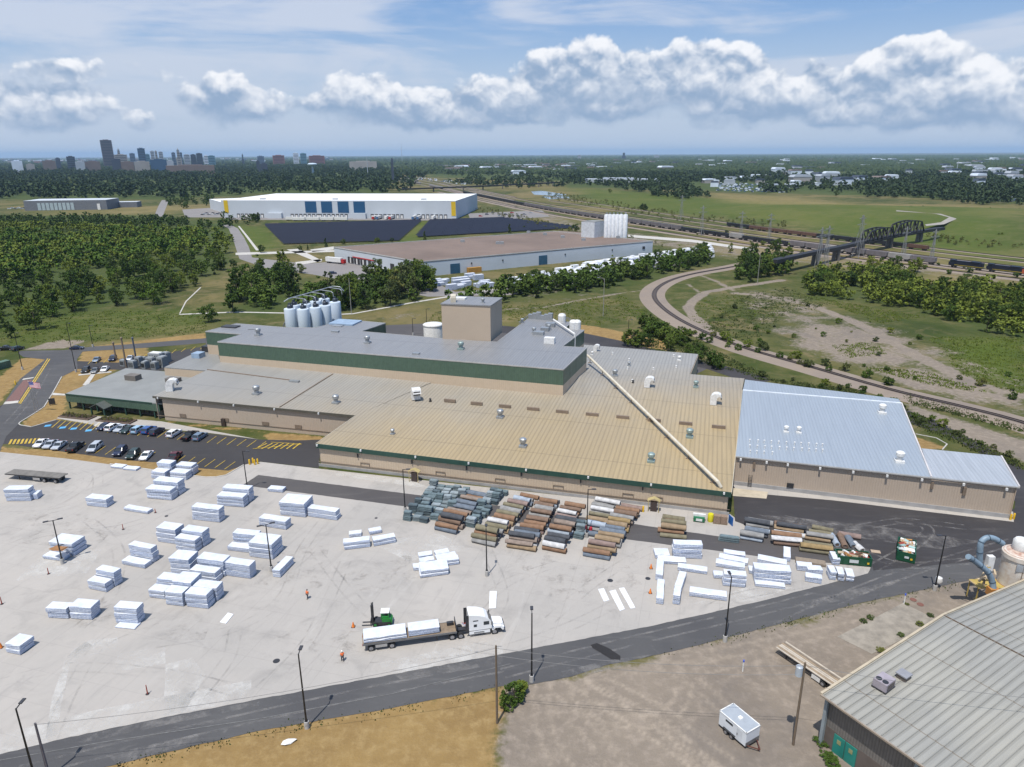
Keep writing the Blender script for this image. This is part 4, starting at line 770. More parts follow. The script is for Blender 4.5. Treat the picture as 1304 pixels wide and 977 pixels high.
# ---------------------------------------------------------------- wrapped packs on the yard
def pack_mat():
    m, t, b = newmat('wrapped_boards'); P = pos(t); tc = t.n('ShaderNodeTexCoord').outputs['Object']; x, y, z = t.sep(tc)
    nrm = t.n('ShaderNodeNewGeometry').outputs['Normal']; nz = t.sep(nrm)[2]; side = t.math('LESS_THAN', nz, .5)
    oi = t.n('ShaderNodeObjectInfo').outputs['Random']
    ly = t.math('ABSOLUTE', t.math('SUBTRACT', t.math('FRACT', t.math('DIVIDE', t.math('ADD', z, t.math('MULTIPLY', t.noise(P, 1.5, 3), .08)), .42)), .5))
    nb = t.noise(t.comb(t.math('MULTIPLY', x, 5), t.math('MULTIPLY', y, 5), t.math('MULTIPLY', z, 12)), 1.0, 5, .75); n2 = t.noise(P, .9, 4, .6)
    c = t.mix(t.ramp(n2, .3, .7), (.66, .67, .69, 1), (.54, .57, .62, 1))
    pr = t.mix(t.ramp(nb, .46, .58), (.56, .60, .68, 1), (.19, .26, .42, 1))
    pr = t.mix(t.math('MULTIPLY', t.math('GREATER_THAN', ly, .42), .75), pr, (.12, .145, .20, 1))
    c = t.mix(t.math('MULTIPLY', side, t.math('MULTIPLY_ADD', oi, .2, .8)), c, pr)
    t.l(c, b.inputs['Base Color']); b.inputs['Roughness'].default_value = .42
    bp = t.n('ShaderNodeBump'); bp.inputs['Strength'].default_value = .35; bp.inputs['Distance'].default_value = .12; t.l(t.math('ADD', nb, n2), bp.inputs['Height']); t.l(bp.outputs[0], b.inputs['Normal'])
    return m
PKM = pack_mat()
def pack_mesh(L, D, h):
    "one wrapped bundle: slightly sagging film over boards, on two bearers"
    mb = MB(); nx = max(3, int(L/1.2)); rr = random.random
    def ring(z, k, j): 
        pts = []
        for i in range(nx+1): pts.append((-L/2+L*i/nx+(rr()-.5)*j, -D/2*k+(rr()-.5)*j, z+(rr()-.5)*j*.6))
        for i in range(nx+1): pts.append((L/2-L*i/nx+(rr()-.5)*j, D/2*k+(rr()-.5)*j, z+(rr()-.5)*j*.6))
        return pts
    b0 = min(.12, h*.2); rings = [ring(b0, .98, .03), ring(b0+(h-b0)*.5, 1.0, .09), ring(h-.06, 1.0, .07), ring(h, .95, .07)]; n = len(rings[0])
    vs = [p for r_ in rings for p in r_]; fs = [(k*n+i, k*n+(i+1) % n, (k+1)*n+(i+1) % n, (k+1)*n+i) for k in range(3) for i in range(n)]
    o = 3*n; fs += [(o+i, o+i+1, o+2*nx-i, o+2*nx+1-i) for i in range(nx)]; fs += [(2*nx+1-i, 2*nx-i, i+1, i) for i in range(nx)]
    mb.add(vs, fs, 0)
    for x in (-L*.33, L*.33): mb.box((x, 0, b0/2), (.15, D*.92, b0), 0, 1)
    return mb.mesh('wrapped_pack')
WOODB = mat('pallet_wood', (.22, .16, .10, 1), .85)
NPK = 0
def stack(xl, yl, xr, yr, hs, D, desc, back=0.0, group='white wrapped packs stored on the concrete yard', m=None, nm='wrapped_pack'):
    "packs piled with their front bottom edge on the line (xl,yl)-(xr,yr); back moves the pile away from the camera"
    global NPK
    a, b = G(xl, yl), G(xr, yr); L = (b-a).length; d = (b-a).normalized(); n = Vector((-d[1], d[0], 0)); c = (a+b)/2+n*(D/2+back); rz = math.atan2(d[1], d[0]); z = 0.0
    hs = hs if isinstance(hs, (list, tuple)) else [hs]; k = len(hs)
    for i, h in enumerate(hs):
        q = c+Vector((random.uniform(-.12, .12), random.uniform(-.1, .1), z)) if i else c+Vector((0, 0, z))
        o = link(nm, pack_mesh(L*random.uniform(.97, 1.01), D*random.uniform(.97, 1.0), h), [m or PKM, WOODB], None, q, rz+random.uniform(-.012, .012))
        tier = '' if k == 1 else (('upper ', 'lower ')[1-i] if k == 2 else (('bottom ', 'middle ', 'top ')[i] if k == 3 else ('bottom ', 'lower middle ', 'upper middle ', 'top ')[i]))
        tag(o, (tier+'white pack '+desc) if m is None else desc, 'pack' if m is None else 'boards', group); NPK += 1; z += h+.01
T3 = [.95, .95, .9]; T2 = [.95, .9]; T4 = [.8, .8, .8, .75]
ST = [
 (8, 638.8, 40, 638.3, [.95, .95, .9], 2.0, 'of the stack just below the parked flat trailer'), (42, 636.5, 48.5, 636.2, [1.3], 2.0, 'short, at the right end of the stack below the flat trailer'),
 (110.5, 644.5, 137, 647, T2, 2.1, 'of the lone stack left of the thin flat pack'), (140.5, 596.2, 156, 598, [.55], 1.7, 'low, left one of two beside the dry grass edge'), (156.3, 598.8, 173.5, 600.4, [.5], 1.7, 'low, right one of two beside the dry grass edge'),
 (193, 609.6, 210.6, 611.2, [.9, .85], 2.2, 'in the front left stack below the maroon pickup'), (193, 609.6, 210.6, 611.2, [.95, .95, .95], 2.2, 'in the back left stack below the maroon pickup', 2.5), (217, 610.2, 237.4, 612, [.9, .85], 2.2, 'in the front right stack below the maroon pickup'), (217, 610.2, 237.4, 612, [.9, .9, .6], 2.2, 'in the back right stack below the maroon pickup', 2.5),
 (187.5, 635, 219, 638, [.8, .8, .8], 2.2, 'in the front row of the large two row stack'), (187.5, 635, 220, 638, [1.05, 1.05, 1.0], 2.3, 'in the back row of the large two row stack', 2.4),
 (157.5, 650.2, 188.5, 655.4, [.7], 1.5, 'thin and flat, lying alone right of the lone left stack'), (245.5, 662, 280, 666, [.95, 1.0, .95], 1.9, 'of the stack between two row stack and corner lamp'),
 (277, 644, 310.5, 646.8, [.8, .8, .8], 2.0, 'in the front row beside the corner lamp post'), (277, 644, 311, 646.8, [1.05, 1.05, 1.0], 2.0, 'in the back row beside the corner lamp post', 2.2), (341, 626.4, 360, 628, [.8], 1.7, 'low, alone on the edge of the dark asphalt strip'),
 (357, 656.4, 389, 659.6, [1.05, 1.05, 1.0], 4.0, 'of the broad stack below the dark asphalt strip'), (392.3, 658, 428.8, 663.4, [1.0, .95], 1.7, 'in the stack touching the right of the broad stack'), (329.8, 669.8, 364.5, 675.4, [.95, .9], 1.9, 'of the stack behind the lamp with the double head'),
 (290, 701.4, 318, 704.5, [.95], 1.7, 'low, in front of the stack left of the double lamp'), (290, 701.4, 320, 704.7, [.9, .9, .85], 1.8, 'in the back stack left of the double lamp', 2.0), (318, 709.4, 347.5, 713.2, [1.0, 1.05, 1.0], 3.7, 'of the broad stack right behind the double lamp'),
 (201, 690.2, 225.5, 693.8, [1.0, 1.05, 1.0], 2.5, 'in the left stack of the middle left trio'), (224.6, 699.8, 249.8, 704, [.85, .8, .8], 1.8, 'in the front right stack of the middle left trio'), (224.6, 699.8, 250.2, 704.2, [1.0, 1.05, 1.05], 2.1, 'in the back right stack of the middle left trio', 2.0),
 (155.8, 719, 184.8, 724.8, [.85], 1.8, 'low, in front of the lone tall stack at left centre'), (155.8, 719, 185, 724.8, [.95, 1.0, .95], 1.5, 'of the tall stack with a low front pack', 2.0),
 (113.5, 750.2, 136, 755, [.85, .85], 1.6, 'in the front pile of the pair near the far left'), (113.5, 750.2, 136.6, 755.2, [.95, .95, .85], 1.6, 'in the back pile of the pair near the far left', 1.8),
 (217.6, 730, 243, 732.5, [1.0, 1.0, 1.0], 3.0, 'of the tall left stack in the five stack row'), (243.5, 738.4, 276, 743.2, [1.0, .95], 1.9, 'in the front middle stack of the five stack row'), (243.5, 738.4, 277, 743.4, [1.0, 1.05, 1.0], 2.2, 'in the back middle stack of the five stack row', 2.1), (285.8, 733, 319, 737.8, [1.35, 1.35], 1.9, 'of the right end stack in the five stack row'),
 (190.6, 761.2, 210, 763.8, [.8, .75], 1.9, 'in the front left pile of the lower jumbled group'), (190.6, 761.2, 212, 764, [.85, .85, .7], 2.0, 'in the back left pile of the lower jumbled group', 2.1), (211.7, 770.4, 234, 773, [.9, .85, .8], 2.0, 'in the front middle pile of the lower jumbled group'), (211.7, 770.4, 236, 773.2, [1.05, 1.05, 1.05], 3.0, 'in the back middle pile of the lower jumbled group', 2.2), (238, 773, 265.6, 776, [.9, .9, .85], 2.0, 'in the front right pile of the lower jumbled group'), (238, 773, 268, 776.3, [.9, .9, .8], 2.0, 'in the back right pile of the lower jumbled group', 2.2),
 (61.4, 787.4, 87.6, 788.6, [1.0, .95], 1.8, 'in the left pile of the bottom left pair'), (89.8, 788.2, 117.4, 790.2, [1.15, 1.1], 2.2, 'in the right pile of the bottom left pair'), (148, 793.8, 176.5, 796, [.95, 1.0, .95], 1.8, 'of the tall stack behind a flat white sheet'), (146.6, 799.6, 171.5, 802.4, [.25], 1.5, 'very flat, lying in front of the tall stack'),
 (8.4, 831.6, 26, 835.2, [.8, .8], 2.5, 'of the small square stack by the left edge of the yard'), (54.8, 711.8, 80.6, 715.6, [.7], 1.7, 'low, at the foot of the left double lamp'), (54.8, 711.8, 84, 716, [.85, .85, .8], 3.2, 'of the stack with torn brown wrapping by the left lamp', 1.9),
 (438.4, 701, 472, 697.2, [.8, .75], 1.6, 'in the left stack of the four pack group at centre'), (476, 696.4, 504.4, 691.2, [.7, .6], 1.6, 'in the right stack of the four pack group at centre'), (444.5, 685, 460.6, 683.4, [.75], 1.4, 'short, behind the left stack of the four pack group'), (470.6, 682, 486.7, 679, [.75], 1.5, 'short, behind the right stack of the four pack group'),
 (535, 737, 571, 732.4, [.7, .7], 3.0, 'of the broad front stack in the group right of centre'), (526.6, 727.6, 546, 725, [.65], 1.5, 'low, left behind the broad front stack'), (535, 718.6, 553.5, 715.6, [.5], 1.4, 'low, second row left in the group right of centre'), (533.5, 712.2, 551, 709.6, [.6], 1.4, 'low, back row left in the group right of centre'), (555, 709.8, 572.7, 706, [.6], 1.4, 'low, back row right in the group right of centre'), (555.8, 715.4, 582, 710.2, [.6], 1.4, 'low, second row right in the group right of centre'), (558, 722.6, 585, 719, [.6, .5], 1.5, 'in the right pile beside the broad front stack'),
 (857, 711, 893.4, 712.6, [1.0, .95, .9], 1.8, 'of the tall stack at upper left of the right group'), (834, 711.6, 853, 712, [.8], 2.4, 'short and crooked, left of the tall stack in the right group'), (838, 718, 873.5, 720.4, [.7], 1.8, 'long and low, in front of the tall right group stack'), (862.8, 727, 900, 732.2, [.75], 1.5, 'long, lying across behind the second end on column'), (921, 709.4, 948.7, 713.2, [.95], 1.3, 'at the back of the three long packs beside the strip'), (914.9, 714.2, 951.4, 721.4, [.7], 1.7, 'in the middle of the three long packs beside the strip'), (911, 721.8, 948, 728.4, [.85], 1.6, 'at the front of the three long packs beside the strip'), (920, 746.4, 948.7, 749.2, [.8, .8, .7], 1.6, 'of the stack behind the head of the right lamp'), (908.5, 737, 921, 738, [.75], 1.5, 'short, left of the stack behind the right lamp head'), (877, 759.4, 925.6, 766.4, [.9], 1.7, 'longest and low, nearest the road at right'),
 (963.8, 717.6, 1001, 725, [1.0], 1.7, 'long, behind the largest right hand stack'), (960, 740.8, 1007, 745.4, [.85, .85, .8], 2.2, 'of the largest right hand stack'), (953.5, 731, 960, 731.8, [.75], 1.6, 'stubby, at the left end of the largest right hand stack'), (961, 747, 1000, 751.4, [.6], 1.3, 'low, in front of the largest right hand stack'),
 (1014.3, 726.8, 1034.5, 729.2, [1.1], 1.5, 'below the brown planks at right'), (1028, 731.6, 1047, 733, [1.05], 1.5, 'second below the brown planks at right'), (1025, 741, 1046, 744.6, [1.1], 1.5, 'third below the brown planks, nearest the road'),
 (1056, 738.8, 1064.2, 739.4, [.8, .75], 2.2, 'in the leftmost of three end on piles by the road corner'), (1066.4, 740, 1074.6, 741, [.8, .75], 2.3, 'in the middle of three end on piles by the road corner'), (1077, 740.6, 1087, 742, [.6, .55], 2.5, 'in the rightmost of three end on piles by the road corner'), (1059.5, 719.8, 1069, 720.6, [.7, .65], 2.7, 'of the pile against the end of the green dumpster'),
]
def stackdir(fl, fr, bl, hs, desc):
    "pack lying end on: near edge fl-fr, running away to bl"
    a, b, c = G(*fl), G(*fr), G(*bl); L = (c-a).length; D = (b-a).length; d = (c-a).normalized(); rz = math.atan2(d[1], d[0]); z = 0
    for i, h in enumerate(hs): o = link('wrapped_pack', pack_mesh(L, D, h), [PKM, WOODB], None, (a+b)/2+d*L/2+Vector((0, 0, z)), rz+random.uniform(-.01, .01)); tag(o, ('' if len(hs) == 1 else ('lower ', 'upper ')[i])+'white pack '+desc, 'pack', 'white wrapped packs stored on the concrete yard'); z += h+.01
stackdir((348, 734.5), (356.8, 736.5), (365.4, 716.5), [.75, .7], 'lying slanted and end on right of the double lamp')
stackdir((834.6, 739.4), (843.8, 739.6), (836, 718.5), [1.2], 'end on, upper one in the column left of the right group'); stackdir((835.4, 770), (844.4, 769.6), (837, 745), [1.15], 'end on, lower one in the column left of the right group'); stackdir((856.3, 770), (865, 770.4), (858.3, 757.5), [.85, .85], 'in the near end of the second end on column'); stackdir((858.5, 756), (867, 754.6), (865.2, 736), [1.2], 'end on, at the far end of the second column')
stackdir((997, 715), (1006, 716), (997.3, 702), [1.0], 'end on, upright white one beside the brown planks')
for s in ST: stack(*s[:7], back=s[7] if len(s) > 7 else 0)
stack(1013, 717.6, 1052, 723, [.55], 1.5, 'stack of brown planks lying behind white packs near the dumpster', m=mat('plank_brown', (.27, .215, .16, 1), .85, scale=2), group='planks', nm='plank_stack')
tp = G(78, 692, 2.56); tmb = MB().face([(-1.6, -.9, .02), (-.2, -1.2, .06), (1.5, -.8, .03), (1.4, .7, .05), (.2, .4, .12), (-1.2, .6, .04)]).face([(-1.0, .4, .07), (-.2, .2, .25), (.3, .9, .1), (-.6, 1.1, .07)], 1)
solo('torn_wrapping', tmb, [mat('brown_cardboard', (.34, .17, .07, 1), .9), DMET], 'torn brown and black wrapping on top of the stack by the left lamp', 'wrapping', at0(G(76, 698, 2.55), 2.6), AX)
SHT = plain('white_sheet', (.70, .70, .70, 1), .5)
for pts, lb in (([(623.6, 753.6), (632.7, 753.6), (631.5, 775), (622.8, 775.5)], 'flat white sheet on the yard behind the truck cab'), ([(761.5, 751), (769, 749.8), (776, 765), (769, 767)], 'shortest of three flat white sheets on the yard'), ([(775.9, 753.6), (783.7, 751.8), (795.6, 776.3), (789.3, 778.9)], 'middle one of three flat white sheets on the yard'), ([(788, 749.8), (794.9, 749), (809, 774.6), (803, 775.8)], 'right hand one of three flat white sheets on the yard'), ([(280, 793), (288, 794.8), (297.5, 783), (290.5, 781)], 'small tilted white sheet alone on the yard right of the jumbled group')):
    w = wpoly(pts); c = sum(w, Vector())/4; mb = MB().prism([p-c+Vector((0, 0, .03)) for p in w], [p-c+Vector((0, 0, .13)) for p in w]); solo('board_sheet', mb, SHT, lb, 'sheet', c, group='loose white sheets on the yard')
# ---------------------------------------------------------------- carpet rolls and bales
def roll_mesh(k):
    rr = random.Random(k); n = 14; L = 1.0; mb = MB(); prof = []
    def ring(x, s, dz=0): return [(x, math.cos(2*PI*i/n)*s*(1+.06*math.sin(3*2*PI*i/n+k)), max(-.78, math.sin(2*PI*i/n)*s*.9)+dz) for i in range(n)]
    xs = [-.5, -.49, -.25, 0, .25, .49, .5]; rs = [.86, 1, 1+rr.uniform(-.07, .06), 1+rr.uniform(-.07, .06), 1+rr.uniform(-.07, .06), 1, .86]
    vs = []
    for x, s in zip(xs, rs): vs += ring(x, s, rr.uniform(-.04, .04))
    m_ = len(xs); fs = [(j*n+i, j*n+(i+1) % n, (j+1)*n+(i+1) % n, (j+1)*n+i) for j in range(m_-1) for i in range(n)]; mb.add(vs, fs, 0)
    for e, x in ((0, -.5), (m_-1, .5)):            # rolled end: rings of backing
        prev = list(range(e*n, e*n+n)); base = len(mb.v)
        for q, s in enumerate((.6, .34)):
            mb.v += [(x+(.012 if x < 0 else -.012)*(q+1), y*s/.86, z*s/.86) for _, y, z in ring(x, .86)]; cur = list(range(len(mb.v)-n, len(mb.v)))
            for i in range(n): mb.f.append([prev[i], prev[(i+1) % n], cur[(i+1) % n], cur[i]]); mb.m.append(1 if q else 0)
            prev = cur
        mb.f.append(prev); mb.m.append(1)
    return mb.mesh('carpet_roll', smooth=True)
RM = [roll_mesh(k) for k in range(6)]
def carpet(name, c, c2=None):
    m = mat('carpet_'+name, c, .95, var=.35, scale=1.2, spec=.15, c2=c2); return m
CP = {'tan': carpet('tan', (.32, .235, .15, 1)), 'rust': carpet('rust', (.27, .165, .105, 1)), 'brown': carpet('brown', (.22, .15, .11, 1)), 'taupe': carpet('taupe', (.29, .23, .19, 1)), 'grey': carpet('grey', (.30, .295, .285, 1)), 'slate': carpet('slate', (.17, .20, .24, 1)), 'charcoal': carpet('charcoal', (.085, .09, .10, 1)), 'pale blue': carpet('pale_blue', (.38, .43, .49, 1)), 'off white': carpet('off_white', (.60, .59, .58, 1)), 'pinkish brown': carpet('pink_brown', (.28, .205, .18, 1)), 'olive': carpet('olive', (.22, .195, .13, 1)), 'mustard': carpet('mustard', (.32, .23, .115, 1))}
BKM = mat('carpet_backing', (.13, .10, .085, 1), .95, scale=3)
CN = list(CP); NR = 0; USED = {}
def put_roll(p, rz, L, r, lab, col):
    global NR
    o = link('carpet_roll', random.choice(RM), [CP[col], BKM], None, p, rz, own=True); o.scale = (L, r, r*random.uniform(.82, 1.0)); o.rotation_euler[0] = 0
    tag(o, lab, 'carpet roll', 'carpet rolls piled along the factory wall'); NR += 1
def column(fl, fr, bl, br, n, nm, tiers, cols, r=.60):
    a, b, c, d = G(*fl), G(*fr), G(*bl), G(*br)
    for k in range(n):
        u_ = k/max(n-1, 1); p, q = a.lerp(c, u_), b.lerp(d, u_); L = (q-p).length; rz = math.atan2(q[1]-p[1], q[0]-p[0]); z = 0; m_ = (p+q)/2
        tn = tiers[k % len(tiers)]; tc = [random.choice(cols) for _ in range(tn)]
        for i in range(tn):
            if i and tc[i] == tc[i-1]: tc[i] = random.choice([x for x in cols if x != tc[i-1]])
            rr = r*random.uniform(.85, 1.12); ti = '' if tn == 1 else (('bottom ', 'top ')[i] if tn == 2 else ('bottom ', 'middle ', 'top ')[min(i, 2)])
            put_roll(m_+Vector((random.uniform(-.35, .35), random.uniform(-.12, .12), z+rr*.74)), rz+random.uniform(-.03, .03), L*random.uniform(.9, 1.06), rr, f'{ti}{tc[i]} carpet roll, {ORD[k]} row from front, {nm}', tc[i]); z += rr*1.45
WARM = ['tan', 'rust', 'brown', 'taupe', 'pinkish brown', 'grey', 'mustard', 'slate']; MIX = ['tan', 'grey', 'slate', 'pale blue', 'off white', 'brown', 'taupe', 'rust', 'charcoal', 'pinkish brown', 'olive']
column((555, 673.5), (586, 680), (597, 629), (622, 634), 9, 'leftmost roll pile', [2, 3, 3, 2, 2, 2, 2, 1, 1], ['charcoal', 'slate', 'tan', 'rust', 'brown', 'taupe', 'grey'])
column((600, 689), (632, 696), (662, 632), (684, 636.5), 13, 'second pile from left', [2, 3, 2, 2, 2, 2, 2, 2, 2, 2, 2, 1, 1], MIX)
column((644, 696), (681, 701.5), (690, 639), (711, 643), 13, 'third pile from left', [2, 3, 2, 2, 2, 2, 2, 1, 2, 2, 2, 2, 1], MIX)
column((690, 699), (719, 704.5), (718, 643), (743, 647.5), 12, 'fourth pile from left', [2, 2, 2, 3, 2, 2, 2, 2, 2, 2, 1, 1], ['slate', 'brown', 'taupe', 'off white', 'pinkish brown', 'charcoal', 'pale blue', 'rust'])
column((742, 680), (766, 684), (757, 642), (788, 648), 7, 'narrow pile behind the lamp', [1, 2, 2, 2, 2, 2, 2], ['slate', 'grey', 'tan', 'pale blue', 'off white', 'olive'])
column((744, 707), (779, 713), (790, 646), (818, 651), 14, 'rightmost long roll pile', [2, 3, 2, 2, 2, 2, 2, 2, 2, 2, 2, 2, 1, 1], WARM)
column((838, 683), (872, 687), (846, 660), (874, 664), 5, 'small pile by the door', [1, 2, 2, 1, 1], ['grey', 'pale blue', 'tan', 'off white', 'rust', 'olive'])
column((943, 685), (974, 690.5), (950, 664), (983, 669.5), 5, 'left far right pile', [2, 2, 1, 2, 1], ['slate', 'charcoal', 'grey', 'pale blue'])
column((982, 692), (1020, 696), (986, 668), (1028, 675), 5, 'middle far right pile', [2, 2, 1, 2, 1], ['tan', 'rust', 'brown', 'off white', 'charcoal'])
column((1019, 701), (1060, 706.5), (1034, 673), (1060, 678), 5, 'rightmost far right pile', [2, 1, 2, 1, 1], ['mustard', 'charcoal', 'tan', 'olive', 'taupe', 'grey'])
for (x0, y0, x1, y1, c, lb) in ((1066, 697, 1057, 683, 'pale blue', 'pale blue carpet roll lying end on left of two others by the dumpster'), (1076, 699, 1069, 683, 'brown', 'brown carpet roll lying end on between two others by the dumpster'), (1087, 699, 1079, 686, 'slate', 'slate carpet roll lying end on right of two others by the dumpster'), (1067, 682, 1096, 687, 'pinkish brown', 'pinkish carpet roll lying crosswise behind the end on rolls'), (1098, 704, 1087, 694, 'off white', 'pale carpet strip slanting towards the dumpster end')):
    a, b = G(x0, y0), G(x1, y1); put_roll((a+b)/2+Vector((0, 0, .45)), math.atan2(b[1]-a[1], b[0]-a[0]), (b-a).length, .6, lb, c)
# strapped teal bales
def bale_mesh(k):
    rr = random.Random(90+k); mb = MB(); n = 3
    for z0 in (0, .36, .72): mb.box((rr.uniform(-.05, .05), rr.uniform(-.04, .04), z0+.17), (1.9*rr.uniform(.92, 1), 1.2*rr.uniform(.9, 1), .33))
    return mb.mesh('bale', bevel=.09)
BMS = [bale_mesh(k) for k in range(5)]
TB = [mat('teal_bale', (.16, .215, .23, 1), .7, var=.4, scale=1.4), mat('grey_teal_bale', (.22, .265, .275, 1), .65, var=.4, scale=1.4), mat('dark_teal_bale', (.10, .135, .15, 1), .7, var=.4, scale=1.4), mat('pale_teal_bale', (.33, .38, .40, 1), .6, var=.4, scale=1.4)]; TBN = ['teal', 'grey teal', 'dark teal', 'pale teal']
def bales(fl, fr, bl, br, nx, ny, nm, skip=.06):
    a, b, c, d = G(*fl), G(*fr), G(*bl), G(*br)
    for j in range(ny):
        for i in range(nx):
            if random.random() < skip: continue
            u_, v_ = (i+.5)/nx, j/(ny-1); p = a.lerp(b, u_).lerp(c.lerp(d, u_), v_)+Vector((random.uniform(-.25, .25), random.uniform(-.2, .2), 0)); q = random.randrange(4); z = 0
            for k_ in range(random.choice((1, 1, 2))):
                ci = random.choice((0, 0, 1, 2, 3)); o = link('bale', BMS[(i+j+k_) % 5], [TB[ci]], None, p+Vector((0, 0, z)), AX+random.uniform(-.12, .12)+(0 if k_ == 0 else random.uniform(-.1, .1)), own=True); s = random.uniform(.85, 1.05); o.scale = (s, s, s)
                tag(o, f'{TBN[ci]} bale {"on top, " if k_ else "on the ground, "}{ORD[i]} from left, {ORD[j]} row of {nm}', 'bale', 'teal strapped bales piled by the factory wall'); z += 1.06*s
bales((516, 661), (566, 668), (548, 621), (600, 627), 5, 11, 'large pile'); bales((592, 668), (604, 672), (628, 628), (644, 631), 2, 11, 'narrow pile'); bales((733, 684), (742, 686), (738, 668), (746, 670), 1, 4, 'short pile')
for x, y, ci, lb in ((928, 689, 0, 'single teal strapped bale alone on the asphalt strip'),): tag(link('bale', BMS[0], [TB[ci]], None, G(x, y), AX, own=True), lb, 'bale'); COL.objects[-1].scale = (2, 1, 1)
# ---------------------------------------------------------------- lamps and poles
BLK = mat('black_pole', (.018, .018, .02, 1), .4); CONP = mat('pole_base_concrete', (.47, .45, .42, 1), .85)
LMC = {}
def lamp(x, y, h, arms, lab, rz=0.0, base=True):
    th = thing('lamp_post', lab, 'lamp post', G(x, y), rz, 'tall lamp posts around the yard and lots'); key = (round(h, 1), arms, base)
    if key not in LMC:
        b0 = 1.1 if base else .15; hd = []
        pole = MB().lathe([(.13, b0), (.085, h)], n=8); arm = MB(); 
        for k in range(abs(arms)):
            s = 1 if k == 0 else -1; L = 1.0 if arms != 9 else 0
            arm.bar((0, 0, h-.08), (s*.75, 0, h), .09, .09); hd.append(MB().box((s*1.1, 0, h+.03), (.85, .42, .14)).mesh('lamp_head', bevel=.03))
        LMC[key] = (MB().lathe([(.33, 0), (.33, b0-.05), (.28, b0)], n=14).mesh('base'), pole.mesh('pole', smooth=True), arm.mesh('arm'), hd, MB().box((0, 0, b0+.02), (.42, .42, .05)).mesh('base_plate'))
    bs, po, ar, hd, bp = LMC[key]
    if base: link('base', bs, CONP, th); link('base_plate', bp, BLK, th)
    link('pole', po, BLK, th); link('arm', ar, BLK, th)
    for q in hd: link('lamp_head', q, mat('lamp_head', (.05, .05, .055, 1), .4), th)
lamp(391, 927, 11.4, 1, 'black lamp post on the dry grass edge below the two orange workers', PI/2); lamp(677, 868, 11.2, 1, 'black lamp post beside the green weeds at the road edge', PI/2); lamp(923, 817, 11.2, 1, 'black lamp post at the road edge in front of the right hand packs', PI/2)
lamp(1190, 752, 10.4, 1, 'black lamp post with white globe at its foot near the dust collector', PI); lamp(80, 718, 8.8, 2, 'black double headed lamp post by the torn wrapping at left', .5); lamp(620, 733.5, 9.3, 1, 'black lamp post standing before the second roll pile', PI/2)
lamp(346, 727.5, 9.3, 2, 'black double headed lamp post among the white stacks', .5); lamp(315.3, 623.8, 9.2, 1, 'black lamp post at the left tip of the dark asphalt strip', 0); lamp(516, 652, 9.6, 1, 'black lamp post at the left end of the bale pile', 0); lamp(747, 684.5, 10.2, 1, 'black lamp post standing among the roll piles beside red barrels', 0)
lamp(47.5, 1002, 11.3, 1, 'black lamp post cut off by the bottom left corner', PI/2)
for x, y, h, lb in ((97, 474, 17, 'tall thin dark lamp post at the near corner of the back lot'), (28.8, 471, 13, 'dark lamp post on the dry grass left of the entrance road'), (118.4, 442, 8.5, 'thin lamp post on the lawn behind the dark parked car'), (543.6, 417, 8, 'thin dark lamp post left of the tower behind the factory'), (526, 427, 7, 'short dark lamp post by the pad behind the factory'), (676, 408, 5.5, 'thin dark lamp post right of the tower in the grass'), (799.5, 436, 9, 'dark lamp post beside the service road behind the roof')): lamp(x, y, h, 1, lb, 0)
gb = thing('globe_tank', 'small white globe on a stub beside the lamp near the dust collector', 'tank', G(1193.5, 748)); obj('globe', MB().lathe([(.2, .9), (.5, 1.0), (.62, 1.4), (.5, 1.9), (.2, 2.05)], n=14), WMET, gb, smooth=True); obj('stub', MB().lathe([(.12, 0), (.12, 1)], n=8), GALV, gb)
WOODP = mat('utility_pole_wood', (.17, .125, .085, 1), .9, scale=1.5)
def upole(x, y, h, lab, tx=False, cross=False, m=None, arm=False):
    th = thing('utility_pole', lab, 'utility pole', G(x, y), AX, 'utility poles'); obj('pole', MB().lathe([(.17, 0), (.12, h)], n=10), m or WOODP, th, smooth=True)
    if tx:
        obj('transformer', MB().lathe([(.1, h-2.0), (.42, h-1.95), (.42, h-.7), (.3, h-.6)], (-.55, 0, 0), 14), mat('transformer_grey', (.42, .46, .50, 1), .4), th, smooth=True); obj('bracket', MB().bar((0, 0, h-1.2), (-.5, 0, h-1.2), .1, .1), GALV, th)
    if cross:
        obj('crossarm', MB().box((0, 0, h-.6), (2.4, .12, .12)), WOODP, th)
        for s in (-1, 0, 1): obj('insulator', MB().lathe([(.05, h-.5), (.08, h-.3)], (s*1.0, 0, 0), 6), GALV, th)
    if arm: obj('arm', MB().tube([(0, 0, h-.5), (-.8, 0, h+.2), (-2.6, 0, h+.4)], .09, 6), m or WOODP, th); obj('lamp_head', MB().box((-2.8, 0, h+.38), (.9, .35, .2)), GALV, th)
GPO = mat('grey_pole', (.32, .31, .28, 1), .8)
upole(633, 921, 12, 'bare weathered wooden pole between dry grass and gravel'); upole(1010, 948.4, 12.3, 'wooden pole carrying a grey transformer drum beside the cargo trailer', True); upole(63, 990, 8, 'short weathered pole beside the bottom left lamp', m=mat('grey_violet_pole', (.16, .14, .15, 1), .8))
upole(768, 402.7, 17, 'pale street light pole with long arm in front of the tree row', m=GPO, arm=True); upole(447.6, 399.6, 16.5, 'pale pole standing in front of trees right of the silos', m=GPO); upole(964.5, 361, 16.5, 'pale pole standing in front of the big clump by the curved track', m=GPO)
for i, (x, y) in enumerate(((1107, 330), (1066, 348))): pass
wr = MB()
def wire(a, b, sag):
    pts = [a.lerp(b, k/12)-Vector((0, 0, sag*4*(k/12)*(1-k/12))) for k in range(13)]; wr.tube(pts, .025, 4)
ta, tb_ = G(633, 921)+Vector((0, 0, 11.6)), G(1010, 948.4)+Vector((0, 0, 11.9)); tc_ = G(63, 990)+Vector((0, 0, 7.8))
